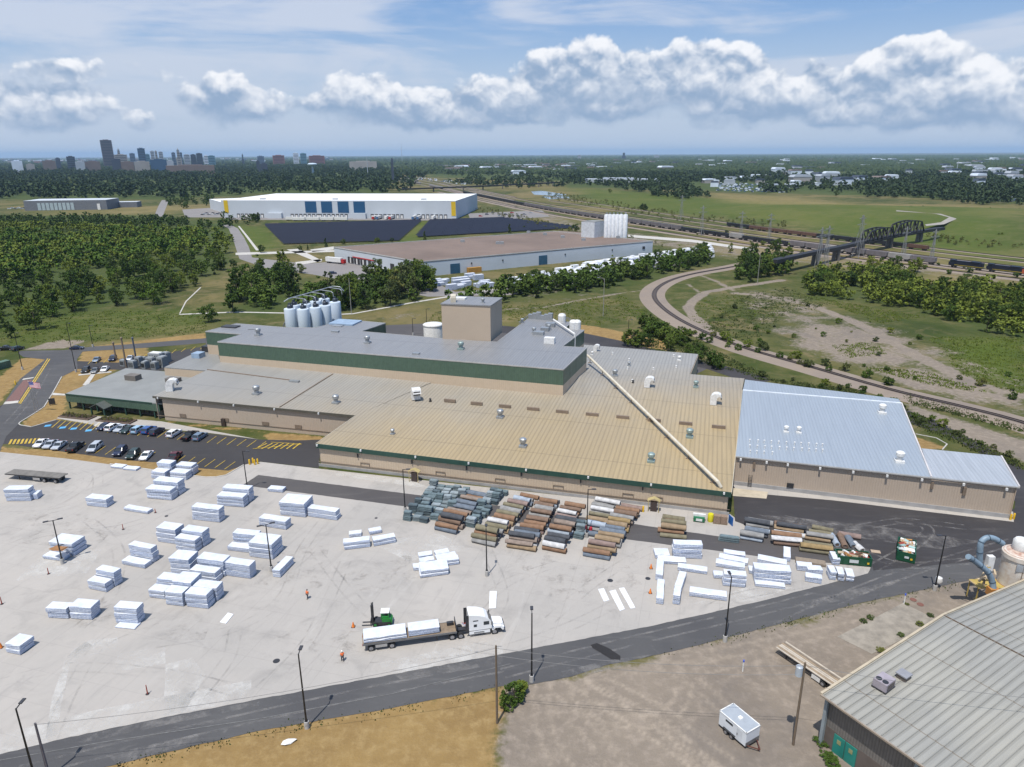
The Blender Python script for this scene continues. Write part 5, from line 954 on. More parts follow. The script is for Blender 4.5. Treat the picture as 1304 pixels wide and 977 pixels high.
wire(ta, tb_, 1.0); wire(ta-Vector((0, 0, 1.1)), tb_-Vector((0, 0, 1.3)), 1.0); wire(tb_, Vector((75, 62, 12)), 1); wire(ta, tc_, 1.2)
solo('overhead_wires', wr, mat('wire_grey', (.25, .24, .23, 1), .5), 'thin sagging overhead wires between the wooden poles in the foreground', 'wires')
# ---------------------------------------------------------------- cars
TYRE = mat('tyre_rubber', (.02, .02, .021, 1), .9); RIM = mat('wheel_rim', (.4, .4, .42, 1), .35, .6); LAMPW = plain('headlight_lens', (.75, .78, .8, 1), .15); LAMPR = plain('tail_light', (.35, .02, .02, 1), .3)
PROF = {'sedan': ([(-2.35, .35), (2.35, .35), (2.4, .62), (2.25, .82), (1.15, .93), (-1.55, .95), (-2.3, .9), (-2.42, .6)], [(1.1, .93), (.35, 1.42), (-.85, 1.42), (-1.65, .95)], 1.8),
 'suv': ([(-2.25, .4), (2.25, .4), (2.32, .75), (2.15, 1.02), (1.05, 1.12), (-2.2, 1.12), (-2.32, .7)], [(1.0, 1.12), (.35, 1.72), (-1.85, 1.72), (-2.22, 1.12)], 1.88),
 'minivan': ([(-2.5, .38), (2.4, .38), (2.5, .7), (2.3, .95), (1.45, 1.1), (-2.45, 1.1), (-2.55, .7)], [(1.55, 1.08), (.6, 1.74), (-2.05, 1.74), (-2.45, 1.1)], 1.95),
 'pickup': ([(-2.85, .5), (2.75, .5), (2.82, .85), (2.7, 1.1), (1.3, 1.2), (-2.8, 1.2), (-2.87, .85)], [(1.25, 1.2), (.65, 1.85), (-.6, 1.85), (-.8, 1.2)], 1.98)}
CM = {}
def car_meshes(kind):
    low, cab, w = PROF[kind]; h = w/2; body = MB(); body.xprof(low, -h, h)
    t_ = .80; n = len(cab)
    roof = [cab[1], cab[2]]; body.xprof([(roof[0][0]-.02, roof[0][1]-.05), (roof[1][0]+.02, roof[1][1]-.05), (roof[1][0], roof[1][1]+.02), (roof[0][0], roof[0][1]+.02)], -h*t_, h*t_)
    for sx in (0, 1, 2):
        if sx == 2: a, b = ((cab[0][0]+cab[3][0])/2, cab[0][1]), ((roof[0][0]+roof[1][0])/2, roof[0][1])
        else: a, b = (cab[0], cab[1]) if sx == 0 else (cab[3], cab[2])
        for s in (-1, 1): body.bar((a[0], s*h*.95, a[1]), (b[0], s*h*t_, b[1]), .1, .12)
    bmesh_body = body.mesh('body', bevel=.05)
    if kind == 'pickup':
        bed = MB().box((-1.85, 0, 1.215), (1.7, w*.8, .03)).mesh('bed')
    else: bed = None
    g = MB(); k = .97
    lo = [(cab[0][0]-.03, h*.93, cab[0][1]), (cab[3][0]+.03, h*.93, cab[3][1])]; hi = [(roof[0][0], h*t_*k, roof[0][1]-.04), (roof[1][0], h*t_*k, roof[1][1]-.04)]
    q = [lo[0], hi[0], hi[1], lo[1]]; L_ = [(x, y, z) for x, y, z in q]; R_ = [(x, -y, z) for x, y, z in q]
    side = MB().face(L_).face(list(reversed(R_))).mesh('side_windows'); ws = MB().face([L_[0], R_[0], R_[1], L_[1]]).mesh('windshield'); rw = MB().face([L_[3], L_[2], R_[2], R_[3]]).mesh('rear_window')
    wh = []; r_ = .36 if kind != 'pickup' else .42; xb = max(p[0] for p in low)
    for sx in (.62*xb, -.60*xb):
        for s in (-1, 1): wh.append((MB().cyl((sx, s*(h-.24), r_), (sx, s*(h+.02), r_), r_, n=16).mesh('wheel'), MB().cyl((sx, s*(h+.02), r_), (sx, s*(h+.035), r_), r_*.6, n=12).mesh('rim')))
    hl = [MB().box((xb-.08, s*h*.74, low[2][1]+.08), (.2, .36, .16)).mesh('headlight') for s in (-1, 1)]; tl = [MB().box((-xb+.03, s*h*.8, low[2][1]+.2), (.14, .26, .18)).mesh('tail_light') for s in (-1, 1)]
    return bmesh_body, bed, side, ws, rw, wh, hl, tl
PAINT = {'white': (.78, .78, .78, 1), 'silver': (.42, .45, .49, 1), 'light blue': (.30, .45, .58, 1), 'blue': (.03, .09, .28, 1), 'navy': (.018, .025, .06, 1), 'black': (.012, .012, .014, 1), 'dark green': (.02, .04, .035, 1), 'maroon': (.09, .012, .018, 1), 'blue grey': (.16, .22, .30, 1), 'grey': (.15, .16, .17, 1), 'red': (.4, .03, .03, 1)}
def car(x, y, kind, colour, rz, lab, group='cars parked at the factory', z=0, far=False):
    if kind not in CM: CM[kind] = car_meshes(kind)
    b, bed, sd, ws, rw, wh, hl, tl = CM[kind]; pm = MC.get('car_'+colour) or plain('car_'+colour, PAINT[colour], .22, .0, .6)
    th = thing('parked_car' if kind not in ('pickup',) else 'pickup_truck', lab, 'car' if kind != 'pickup' else 'pickup', G(x, y, z), rz, group)
    link('body', b, [pm], th, own=True)
    if bed: link('bed', bed, DMET, th)
    for nm, q in (('side_windows', sd), ('windshield', ws), ('rear_window', rw)): link(nm, q, GLASS, th)
    if not far:
        for q, r_ in wh: link('rim', r_, RIM, link('wheel', q, TYRE, th))
        for q in hl: link('headlight', q, LAMPW, th)
        for q in tl: link('tail_light', q, LAMPR, th)
    return th
def angp(a, b): d = G(*b)-G(*a); return math.atan2(d[1], d[0])
SR = angp((265, 565), (278, 556)); SB = angp((58, 570), (71.5, 560.5))
for x, y, k, c, lb in ((134, 545.5, 'sedan', 'navy', 'dark blue car at the left end of the upper parking row'), (144, 547, 'suv', 'white', 'tall white car, second in the upper parking row'), (155.5, 548, 'sedan', 'silver', 'silver car beside the tall white car in the upper row'), (164, 549.5, 'sedan', 'dark green', 'dark green car between silver and light blue cars'), (177, 550, 'suv', 'light blue', 'light blue car in the upper parking row'), (190, 550.5, 'suv', 'blue', 'bright blue car in the upper parking row'), (200, 552.5, 'suv', 'navy', 'navy car at the right end of the tight upper group'), (222, 554.8, 'suv', 'white', 'white car standing apart in the upper parking row'), (242.5, 558, 'pickup', 'black', 'black pickup right of the lone white car'), (255, 558.8, 'suv', 'blue grey', 'blue grey car at the right end of the upper row')): car(x, y, k, c, SR if k != 'sedan' else SR+PI, lb)
for x, y, k, c, lb in ((53, 567, 'sedan', 'white', 'white car at the left end of the lower parking row'), (65, 568.5, 'sedan', 'silver', 'silver car next to the white one at the left end'), (76, 570, 'sedan', 'silver', 'second silver car in the lower parking row'), (96.5, 572.5, 'pickup', 'black', 'black pickup in the lower parking row'), (121.5, 573, 'minivan', 'silver', 'silver minivan in the lower parking row'), (153.5, 578, 'suv', 'navy', 'navy car right of the silver minivan'), (170, 582, 'suv', 'dark green', 'dark green car beside the white and black car'), (187, 583, 'sedan', 'white', 'white car with dark roof glass at the grass end'), (222.5, 585.5, 'pickup', 'maroon', 'maroon pickup at the right end of the lower row')): car(x, y, k, c, SB+PI if k != 'pickup' else SB, lb)
for x, y, k, c, lb in ((123.5, 460, 'sedan', 'blue grey', 'left car of three along the dry grass in the back lot'), (144, 459, 'suv', 'navy', 'middle car of three along the dry grass in the back lot'), (166, 458, 'sedan', 'silver', 'right car of three along the dry grass in the back lot'), (109.5, 474, 'suv', 'black', 'black car at the walkway edge of the back lot'), (121.5, 474, 'sedan', 'grey', 'grey car in the middle of the near back lot row'), (134, 472, 'sedan', 'white', 'white car at the right of the near back lot row')): car(x, y, k, c, -PI/2+.25, lb)
car(98, 445, 'sedan', 'navy', .15, 'long dark car on the road behind the back lot'); car(8, 446, 'pickup', 'black', .2, 'black pickup at the left end of the entrance junction'); car(23, 446, 'suv', 'dark green', PI/2-.25, 'dark teal vehicle seen end on at the entrance junction'); car(424, 349, 'suv', 'navy', .3, 'dark car by the white plant truck court', far=True)
for i in range(10): car(325+i*4.2+random.uniform(-1, 1), 276-i*.05, 'sedan' if i % 2 else 'suv', ('black', 'silver', 'navy', 'grey')[i % 4], .1, 'tiny parked car in the lot left of the big white warehouse', 'cars in the lot left of the white warehouse', far=True) if i < 0 else car(258+i*2.7, 274-(i % 3), 'sedan', ('black', 'silver', 'navy', 'grey', 'white')[i % 5], .1, 'tiny parked car in the lot left of the big white warehouse', 'cars in the lot left of the white warehouse', far=True)
for i in range(9): car(612+i*8, 276-(i % 3)*2.2, 'suv', ('red', 'navy', 'grey', 'silver', 'black')[i % 5], .1, 'tiny parked vehicle right of the big white warehouse', 'vehicles in the lot right of the white warehouse', far=True)
for i in range(7): car(12+i*4, 266.5-(i % 2), 'suv', ('white', 'silver', 'grey')[i % 3], .4, 'tiny parked car left of the long grey shed', 'cars left of the long grey shed', far=True)
# ---------------------------------------------------------------- truck
def angp(a, b): d = G(*b)-G(*a); return math.atan2(d[1], d[0])
TRW = mat('truck_white', (.80, .80, .79, 1), .25, var=.06); CHR = mat('chrome', (.55, .56, .58, 1), .2, .9, var=.05); DECK = mat('trailer_deck_wood', (.27, .20, .135, 1), .85, var=.4, scale=1.5)
RZT = angp((473, 830), (630, 808)); TO = G(473, 830)+Vector((-math.sin(RZT), math.cos(RZT), 0))*1.2; TL = (G(630, 808)-G(473, 830)).length
def wheelset(par, xs, w=1.18, r=.5, duals=True):
    for x in xs:
        for s in (-1, 1):
            wl_ = obj('wheel', MB().cyl((x, s*(w-.5 if duals else w-.3), r), (x, s*w, r), r, n=18), TYRE, par); obj('rim', MB().cyl((x, s*(w+.005), r), (x, s*(w+.03), r), r*.62, n=14).cyl((x, s*w, r), (x, s*(w+.09), r), r*.2, n=8), RIM, wl_)
def W2(o, rz, p): c, s = math.cos(rz), math.sin(rz); return Vector((o[0]+p[0]*c-p[1]*s, o[1]+p[0]*s+p[1]*c, o[2]+p[2]))
tr = thing('flatbed_trailer', 'brown wood decked flatbed trailer hitched to the white truck', 'trailer', TO, RZT)
DL = TL-4.6
obj('deck', MB().box((DL/2-1.2, 0, 1.42), (DL, 2.5, .12)), DECK, tr); bmx = MB()
for s in (-1, 1): bmx.box((DL/2-1.2, s*1.27, 1.38), (DL, .06, .3)); bmx.box((DL/2-1.2, s*.5, 1.05), (DL-.3, .14, .55))
obj('frame', bmx, mat('trailer_grey', (.20, .20, .20, 1), .5, .3), tr); wheelset(tr, (0, 3.05)); obj('side_box', MB().box((1.5, -1.0, .85), (1.7, .5, .5)), CHR, tr); obj('bulkhead', MB().box((DL-1.25, 0, 2.0), (.1, 2.3, 1.0)).box((DL-2.0, .6, 1.75), (1.0, .5, .5)), DMET, tr)
obj('landing_leg', MB().box((DL-4.2, -.9, .8), (.15, .15, 1.1)).box((DL-4.2, .9, .8), (.15, .15, 1.1)), DMET, tr)
for s in (-1, 1): obj('tail_light', MB().box((-1.22, s*1.0, 1.2), (.06, .3, .14)), LAMPR, tr)
tk = thing('truck_tractor', 'white sleeper cab truck pulling a half loaded flatbed', 'truck', TO, RZT); X0 = TL-3.9
cabp = [(X0, 1.1), (X0+3.5, 1.1), (X0+3.62, 2.05), (X0+3.0, 2.95), (X0+2.5, 3.35), (X0+1.5, 3.75), (X0+.1, 4.0), (X0, 3.9)]
obj('cab', MB().xprof(cabp, -1.15, 1.15), TRW, tk, bevel=.12)
hd = MB().xprof([(X0+3.4, .95), (X0+5.3, .75), (X0+5.45, 1.3), (X0+5.2, 1.72), (X0+3.55, 2.02)], -.82, .82); obj('hood', hd, TRW, tk, bevel=.12)
for s in (-1, 1): obj('fender', MB().xprof([(X0+3.5, .85), (X0+3.55, 1.3), (X0+3.9, 1.5), (X0+4.9, 1.45), (X0+5.3, 1.1), (X0+5.35, .7), (X0+5.1, .7), (X0+4.8, 1.15), (X0+4.0, 1.15), (X0+3.75, .8)], s*.8, s*1.22), TRW, tk)
obj('windshield', MB().face([(X0+3.66, -.98, 2.1), (X0+3.66, .98, 2.1), (X0+3.05, .9, 2.95), (X0+3.05, -.9, 2.95)]), GLASS, tk)
for s in (-1, 1):
    obj('side_window', MB().box((X0+2.65, s*1.155, 2.25), (.85, .03, .6)), GLASS, tk); obj('sleeper_window', MB().box((X0+.95, s*1.155, 2.0), (.5, .03, .45)), GLASS, tk); obj('vent', MB().box((X0+1.0, s*1.155, 2.85), (.8, .03, .16)), DMET, tk)
    obj('mirror', MB().box((X0+3.45, s*1.45, 2.3), (.15, .25, .6)), DMET, tk); obj('headlight', MB().box((X0+5.3, s*.95, 1.1), (.2, .35, .22)), LAMPW, tk); obj('fuel_tank', MB().cyl((X0+.7, s*.9, .75), (X0+2.3, s*.9, .75), .33, n=14), CHR, tk); obj('skirt', MB().box((X0+1.6, s*1.17, .8), (3.2, .04, .5)), TRW, tk)
    obj('fairing', MB().box((X0-.28, s*1.05, 2.4), (.5, .06, 2.9)), DMET, tk)
obj('grille', MB().box((X0+5.44, 0, 1.15), (.05, 1.1, .6)), DMET, tk); obj('bumper', MB().box((X0+5.42, 0, .6), (.25, 2.3, .35)), mat('bumper_grey', (.10, .10, .11, 1), .4), tk); obj('chassis', MB().box((X0+.3, 0, .85), (8.4, .8, .3)).box((X0-2.2, 0, 1.2), (1.2, 1.0, .15)), DMET, tk)
wheelset(tk, (X0-2.6, X0-1.3)); wheelset(tk, (TL,), duals=False)
ah = obj('air_hose', MB().tube([(X0-.05, .3, 2.2), (X0-.5, .3, 1.5), (X0-.9, .25, 1.9)], .04, 6), plain('hose_red', (.5, .03, .03, 1)), tk); obj('air_hose', MB().tube([(X0-.05, -.1, 2.2), (X0-.5, -.1, 1.5), (X0-.9, 0, 1.9)], .04, 6), plain('hose_blue', (.05, .1, .5, 1)), tk)
for x0, x1, w, z, h, lb in ((-1.0, 5.3, 2.4, 1.5, .5, 'lower long white pack at the rear of the flatbed'), (-1.0, 5.2, 2.38, 2.01, .45, 'upper long white pack at the rear of the flatbed'), (5.6, 10.2, 2.0, 1.5, 1.1, 'shorter white pack with blue print on the flatbed middle')):
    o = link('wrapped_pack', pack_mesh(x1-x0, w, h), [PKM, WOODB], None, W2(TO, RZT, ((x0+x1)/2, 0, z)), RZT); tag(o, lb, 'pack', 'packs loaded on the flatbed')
# ---------------------------------------------------------------- parked flat trailers
a, b, c, d = [G(x, y, 1.45) for x, y in ((7, 603.3), (75.2, 609.2), (86.5, 603.3), (16.7, 597.7))]; m0 = (a+d)/2; m1 = (b+c)/2; L = (m1-m0).length; rz = math.atan2((m1-m0)[1], (m1-m0)[0]); o0 = at0((m0+m1)/2)
ft = thing('flatbed_trailer', 'long grey empty flatbed trailer parked by the grass strip', 'trailer', o0, rz)
obj('deck', MB().box((0, 0, 1.42), (L, 2.55, .12)), mat('weathered_deck', (.20, .185, .165, 1), .85, var=.4, scale=1), ft); q = MB()
for s in (-1, 1): q.box((0, s*.5, 1.1), (L-.4, .14, .5)).box((0, s*1.27, 1.36), (L, .06, .24))
obj('frame', q, DMET, ft); wheelset(ft, (L/2-1.3, L/2-4.2)); obj('side_box', MB().box((1.0, -1.05, .8), (1.8, .4, .6)), CHR, ft); obj('landing_leg', MB().box((-L/2+3.2, -.8, .6), (.15, .15, 1.2)).box((-L/2+3.2, .8, .6), (.15, .15, 1.2)), DMET, ft)
a, b, c, d = [G(x, y, 1.25) for x, y in ((987.7, 824.4), (1001, 816.5), (1085, 872), (1070, 880))]; m0 = (a+b)/2; m1 = (c+d)/2; L = (m1-m0).length; rz = math.atan2((m1-m0)[1], (m1-m0)[0]); WD = (a-b).length
ft = thing('flatbed_trailer', 'narrow weathered timber trailer deck running under the shed roof edge', 'trailer', at0((m0+m1)/2), rz); q = MB()
for k in range(7): q.box((random.uniform(-.06, .06), -WD/2+WD*(k+.5)/7, 1.22), (L, WD/7*.84, .1), 0, (0, 1, 0, 0, 1, 2, 0)[k])
obj('deck', q, [mat('grey_timber', (.52, .45, .36, 1), .9, var=.3, scale=.8), mat('brown_timber', (.36, .27, .18, 1), .9, var=.4, scale=.8), mat('dark_timber', (.24, .19, .14, 1), .9, var=.4, scale=.8)], ft); obj('frame', MB().box((0, -WD*.2, 1.04), (L-.6, .16, .24)).box((0, WD*.2, 1.04), (L-.6, .16, .24)), DMET, ft); obj('landing_leg', MB().box((-L/2+1.5, -.5, .45), (.14, .14, .9)).box((-L/2+1.5, .5, .45), (.14, .14, .9)), DMET, ft); obj('side_box', MB().box((L*.14, -WD/2+.25, .55), (1.3, .35, .6)), mat('white_metal', (0, 0, 0, 1)), ft); wheelset(ft, (L/2-1.5, L/2-2.7), w=WD/2-.02, r=.42)
# enclosed cargo trailer
p0, p1, p2 = G(913.6, 924.5), G(947.5, 954), G(966.8, 945); L = (p1-p0).length; WD = (p2-p1).length; rz = math.atan2((p1-p0)[1], (p1-p0)[0]); HC = 2.5
cen = p0+(p1-p0)/2+(p2-p1)/2; ct = thing('cargo_trailer', 'white enclosed two axle cargo trailer alone on the gravel', 'trailer', cen, rz); sd = 1 if Vector((-math.sin(rz), math.cos(rz), 0)).dot(p2-p1) > 0 else -1
CTW = mat('trailer_white', (.66, .69, .72, 1), .3, var=.08); obj('body', MB().box((0, 0, .42+(HC-.42)/2), (L, WD, HC-.42)), CTW, ct, bevel=.05); obj('roof', MB().box((0, 0, HC+.01), (L-.25, WD-.2, .05)), mat('trailer_roof_grey', (.36, .39, .42, 1), .4, var=.15), ct)
et = MB()
for s in (-1, 1): et.box((0, s*(WD/2-.03), HC), (L+.05, .14, .1)); et.box((s*(L/2-.03), 0, HC), (.14, WD+.05, .1))
obj('roof_trim', et, WMET, ct); ct_roofvent = obj('roof_vent', MB().box((.1, 0, HC+.12), (.45, .45, .2)), plain('vent_white', (.85, .85, .85, 1)), ct); obj('chassis', MB().box((0, 0, .36), (L, WD*.96, .14)), DMET, ct)
obj('front_guard', MB().box((L/2+.012, 0, .72), (.03, WD*.98, .55)), mat('tread_plate', (.25, .26, .27, 1), .4, .6), ct)
dr = obj('side_door', MB().box((L*.26, -sd*(WD/2+.012), 1.38), (.85, .03, 1.8)), mat('trailer_door', (.62, .65, .68, 1), .3), ct); obj('handle', MB().box((L*.26-.3, -sd*(WD/2+.04), 1.35), (.08, .05, .3)), DMET, dr); obj('side_window', MB().box((-L*.12, -sd*(WD/2+.012), 1.95), (1.15, .03, .28)), GLASS, ct)
fn_ = obj('fender', MB().box((-.35, -sd*(WD/2+.1), .72), (1.9, .25, .06)), DMET, ct)
for x in (-.8, .1):
    for s in (-1, 1): w_ = obj('wheel', MB().cyl((x, s*(WD/2-.02), .34), (x, s*(WD/2+.2), .34), .34, n=16), TYRE, ct); obj('rim', MB().cyl((x, s*(WD/2+.2), .34), (x, s*(WD/2+.22), .34), .2, n=12), RIM, w_)
obj('drawbar', MB().bar((L/2, -WD*.35, .42), (L/2+1.25, 0, .42), .1, .12).bar((L/2, WD*.35, .42), (L/2+1.25, 0, .42), .1, .12).box((L/2+1.0, 0, .35), (.1, .1, .7)), mat('rusty_drawbar', (.13, .045, .03, 1), .8), ct)
# ---------------------------------------------------------------- forklift
fo = G(486, 794.5); fk = thing('forklift', 'green and black yard forklift with tall mast behind the flatbed', 'forklift', fo, RZT+PI-.15); FGR = mat('forklift_green', (.02, .22, .04, 1), .35, var=.15)
obj('chassis', MB().box((-.3, 0, .55), (2.6, 1.5, .5)), DMET, fk, bevel=.04); obj('body', MB().xprof([(-1.6, .7), (-.2, .7), (-.2, 1.35), (-.7, 1.5), (-1.6, 1.35)], -.7, .7), FGR, fk, bevel=.05); obj('counterweight', MB().box((-1.55, 0, .8), (.4, 1.4, .6)), FGR, fk, bevel=.05)
cg = MB()
for x in (-1.3, -.05):
    for s in (-1, 1): cg.bar((x, s*.62, 1.2), (x+(.1 if x < -1 else -.1), s*.58, 2.35), .09, .09)
cg.box((-.68, 0, 1.5), (1.15, 1.2, .4)); obj('cab', cg, FGR, fk); obj('cab_roof', MB().box((-.68, 0, 2.38), (1.35, 1.3, .09)), WMET, fk); obj('seat', MB().box((-.8, 0, 1.75), (.5, .5, .12)).box((-1.05, 0, 2.0), (.12, .5, .5)), DMET, fk)
ms = MB()
for s in (-1, 1): ms.box((1.25, s*.42, 1.9), (.16, .12, 3.6)).box((1.42, s*.3, 2.1), (.12, .1, 3.2))
for z in (.6, 1.8, 3.6): ms.box((1.25, 0, z), (.1, .84, .12))
ms.box((1.35, 0, 2.0), (.1, .12, 3.0)); obj('mast', ms, DMET, fk); obj('carriage', MB().box((1.58, 0, .55), (.1, 1.3, .5)).box((1.58, 0, .95), (.1, 1.3, .1)), DMET, fk)
for s in (-1, 1): obj('fork', MB().box((2.3, s*.4, .18), (1.4, .14, .06)).box((1.62, s*.4, .45), (.08, .14, .6)), DMET, fk)
for x, r_ in ((.85, .42), (-1.25, .36)):
    for s in (-1, 1): w_ = obj('wheel', MB().cyl((x, s*.5, r_), (x, s*.86, r_), r_, n=14), TYRE, fk); obj('rim', MB().cyl((x, s*.86, r_), (x, s*.88, r_), r_*.55, n=10), FGR, w_)
# ---------------------------------------------------------------- people
def skin(name, V, E, rad, m, par, root=0):
    me = bpy.data.meshes.new(name); me.from_pydata(V, E, []); o = link(name, me, m, par); o.modifiers.new('skin', 'SKIN'); sv = me.skin_vertices[0].data
    for i, r_ in enumerate(rad): sv[i].radius = (r_, r_); sv[i].use_root = (i == root)
    s = o.modifiers.new('smooth', 'SUBSURF'); s.levels = 1; s.render_levels = 2; return o
SKN = plain('skin_tone', (.42, .24, .16, 1), .6); HIV = mat('orange_cloth', (.85, .16, .03, 1), .8, var=.15); TRS = mat('dark_trousers', (.03, .035, .05, 1), .9); HAT = plain('hard_hat', (.7, .68, .62, 1), .4); HAR = plain('dark_hair', (.03, .02, .015, 1), .8)
def person(x, y, rz, lab, hat):
    th = thing('person', lab, 'person', G(x, y), rz, 'people on the yard')
    V = [(0, 0, .95), (0, 0, 1.2), (0, 0, 1.42), (0, 0, 1.53), (0, .015, 1.62), (0, .01, 1.74)]; E = [(0, 1), (1, 2), (2, 3), (3, 4), (4, 5)]; rd = [.15, .145, .16, .06, .085, .075]
    V.append((0, .10, 1.64)); E.append((4, 6)); rd.append(.018)
    for s, st in ((-1, .22), (1, -.16)):
        k = len(V); V += [(s*.19, 0, 1.42), (s*.25, -st*.3, 1.16), (s*.26, .12-st*.4, .93), (s*.26, .17-st*.4, .86)]; E += [(2, k), (k, k+1), (k+1, k+2), (k+2, k+3)]; rd += [.06, .047, .032, .032]
        for f in range(5):
            j = len(V); oy = (-.03+.018*f); L = (.055, .08, .085, .08, .065)[f]; b = V[k+3]
            if f == 0: V += [(b[0]-s*.03, b[1]+.03, b[2]-.01), (b[0]-s*.045, b[1]+.05, b[2]-.04)]
            else: V += [(b[0], b[1]+oy-.01, b[2]-L*.55), (b[0]-s*.015, b[1]+oy, b[2]-L)]
            E += [(k+3, j), (j, j+1)]; rd += [.01, .008]
        k = len(V); V += [(s*.1, 0, .88), (s*.11, st*.55+.02, .5), (s*.11, st*.7, .1), (s*.11, st*.7+.15, .05)]; E += [(0, k), (k, k+1), (k+1, k+2), (k+2, k+3)]; rd += [.1, .062, .045, .04]
    skin('person_body', V, E, rd, SKN, th)
    sh = [(0, 0, .92), (0, 0, 1.2), (0, 0, 1.43), (-.2, 0, 1.42), (-.245, -.05, 1.2), (.2, 0, 1.42), (.245, .04, 1.2)]; skin('shirt', sh, [(0, 1), (1, 2), (2, 3), (3, 4), (2, 5), (5, 6)], [.175, .175, .18, .085, .075, .085, .075], HIV, th)
    tr_ = [(0, 0, .93), (-.1, 0, .86), (-.11, .14, .5), (-.11, .15, .12), (.1, 0, .86), (.11, -.07, .5), (.11, -.11, .12)]; skin('trousers', tr_, [(0, 1), (1, 2), (2, 3), (0, 4), (4, 5), (5, 6)], [.17, .12, .085, .07, .12, .085, .07], TRS, th)
    for s, yy in ((-1, .2), (1, -.06)): obj('boot', MB().box((s*.11, yy, .055), (.11, .29, .11), 0, 0, (.85, .8)), DMET, th, bevel=.02)
    if hat: obj('hard_hat', MB().lathe([(.145, 1.7), (.14, 1.72), (.115, 1.8), (.06, 1.845), (.01, 1.855)], (0, .02, 0), 14), HAT, th)
    else: obj('hair', MB().lathe([(.1, 1.66), (.105, 1.72), (.085, 1.79), (.02, 1.82)], (0, -.015, 0), 12), HAR, th)
    for s in (-1, 1): obj('eye', MB().lathe([(.004, -.012), (.013, 0), (.004, .012)], (s*.034, .093, 1.665), 8), plain('eye_dark', (.02, .015, .01, 1)), th)
person(392, 762.5, 2.6, 'worker in orange top and dark trousers walking left of the forklift', False); person(436.5, 842, .5, 'worker in orange top and dark trousers beside the lower lamp post', True)
# ---------------------------------------------------------------- dumpsters
DGN = mat('dumpster_green', (.012, .085, .04, 1), .45, var=.3, scale=1.5); JUNKC = [mat('junk_'+n, c, .85) for n, c in (('orange', (.42, .20, .06, 1)), ('tan', (.45, .36, .24, 1)), ('white', (.7, .7, .68, 1)), ('aqua', (.35, .50, .48, 1)), ('red', (.28, .05, .03, 1)), ('brown', (.14, .085, .05, 1)))]
def dumpster(f0, f1, D, h, lab, jl, zj, cols):
    a, b = G(*f0), G(*f1); L = (b-a).length; rz = math.atan2((b-a)[1], (b-a)[0]); n = Vector((-math.sin(rz), math.cos(rz), 0)); c = (a+b)/2+n*D/2; th = thing('dumpster', lab, 'dumpster', c, rz)
    bx = MB(); t_ = .1; bx.box((0, -D/2, h/2+.15), (L, t_, h)).box((0, D/2, h/2+.15), (L, t_, h)).box((-L/2, 0, h/2+.15), (t_, D-.1, h)).box((L/2, 0, h/2+.15), (t_, D-.1, h)).box((0, 0, .22), (L, D, .12)); obj('container', bx, DGN, th)
    rb = MB(); nx, ny = max(2, int(L/.9)), max(2, int(D/.9))
    for i in range(nx+1):
        for s in (-1, 1): rb.box((-L/2+L*i/nx, s*(D/2+.09), h/2+.15), (.1, .08, h))
    for j in range(ny+1):
        for s in (-1, 1): rb.box((s*(L/2+.09), -D/2+D*j/ny, h/2+.15), (.08, .1, h))
    obj('ribs', rb, DGN, th); obj('rim', MB().box((0, -D/2, h+.18), (L+.2, .16, .1)).box((0, D/2, h+.18), (L+.2, .16, .1)).box((-L/2, 0, h+.18), (.16, D, .1)).box((L/2, 0, h+.18), (.16, D, .1)), DGN, th); obj('sign_plate', MB().box((-.1 if L > 3 else .1, -D/2-.14, h*.62), (1.5 if L > 3 else .7, .03, .6 if L > 3 else .4)), mat('plate_white', (.62, .66, .66, 1), .6), th)
    obj('hazard_mark', MB().box((L/2-.5, -D/2-.14, h*.5), (.35, .03, .35)), plain('hazard_yellow', (.7, .45, .03, 1)), th)
    for x in (-L*.4, L*.4):
        for s in (-1, 1): obj('roller', MB().cyl((x, s*D*.35, .11), (x, s*D*.35+.15, .11), .11, n=10), DMET, th)
    jk = MB()
    for _ in range(jl):
        p = (random.uniform(-L/2+.6, L/2-.6), random.uniform(-D/2+.5, D/2-.5), h*zj+random.uniform(0, .45)); q = MB().box((0, 0, 0), (random.uniform(.5, 1.6), random.uniform(.3, .9), random.uniform(.05, .4))); mt = Matrix.Rotation(random.uniform(0, 6.3), 3, 'Z') @ Matrix.Rotation(random.uniform(-.5, .5), 3, 'X'); mi = random.choice(cols)
        jk.add([tuple(mt @ Vector(v)+Vector(p)) for v in q.v], q.f, mi)
    tag(solo('scrap_heap', jk, JUNKC, 'mixed scrap filling '+('the dumpster at the end of the roll piles' if L > 3 else 'the dumpster standing alone on the dark apron'), 'scrap', c, rz), kind='stuff')
dumpster((1066, 718.5), (1108.5, 722.5), 2.4, 1.5, 'long green open dumpster at the end of the roll piles', 46, .85, (0, 1, 1, 2, 5, 5, 5, 4)); g0_ = G(1141.5, 713.5); rd_ = at0(G(1150, 700)); rd_ = (at0(G(1150.5, 690))-rd_).normalized(); g1_ = g0_+Vector((rd_[1], -rd_[0], 0))*2.75
dumpster((1141.5, 713.5), PX(g1_), 5.6, 1.7, 'green dumpster full of bright scrap alone on the dark apron', 75, .9, (0, 0, 1, 2, 2, 3, 3, 4))
solo('plank_sheet', MB().box((0, 0, .08), (1.6, 1.0, .1)), mat('plank_tan', (.45, .34, .24, 1), .85), 'tan board lying between the two green dumpsters', 'board', G(1115, 703), AX)
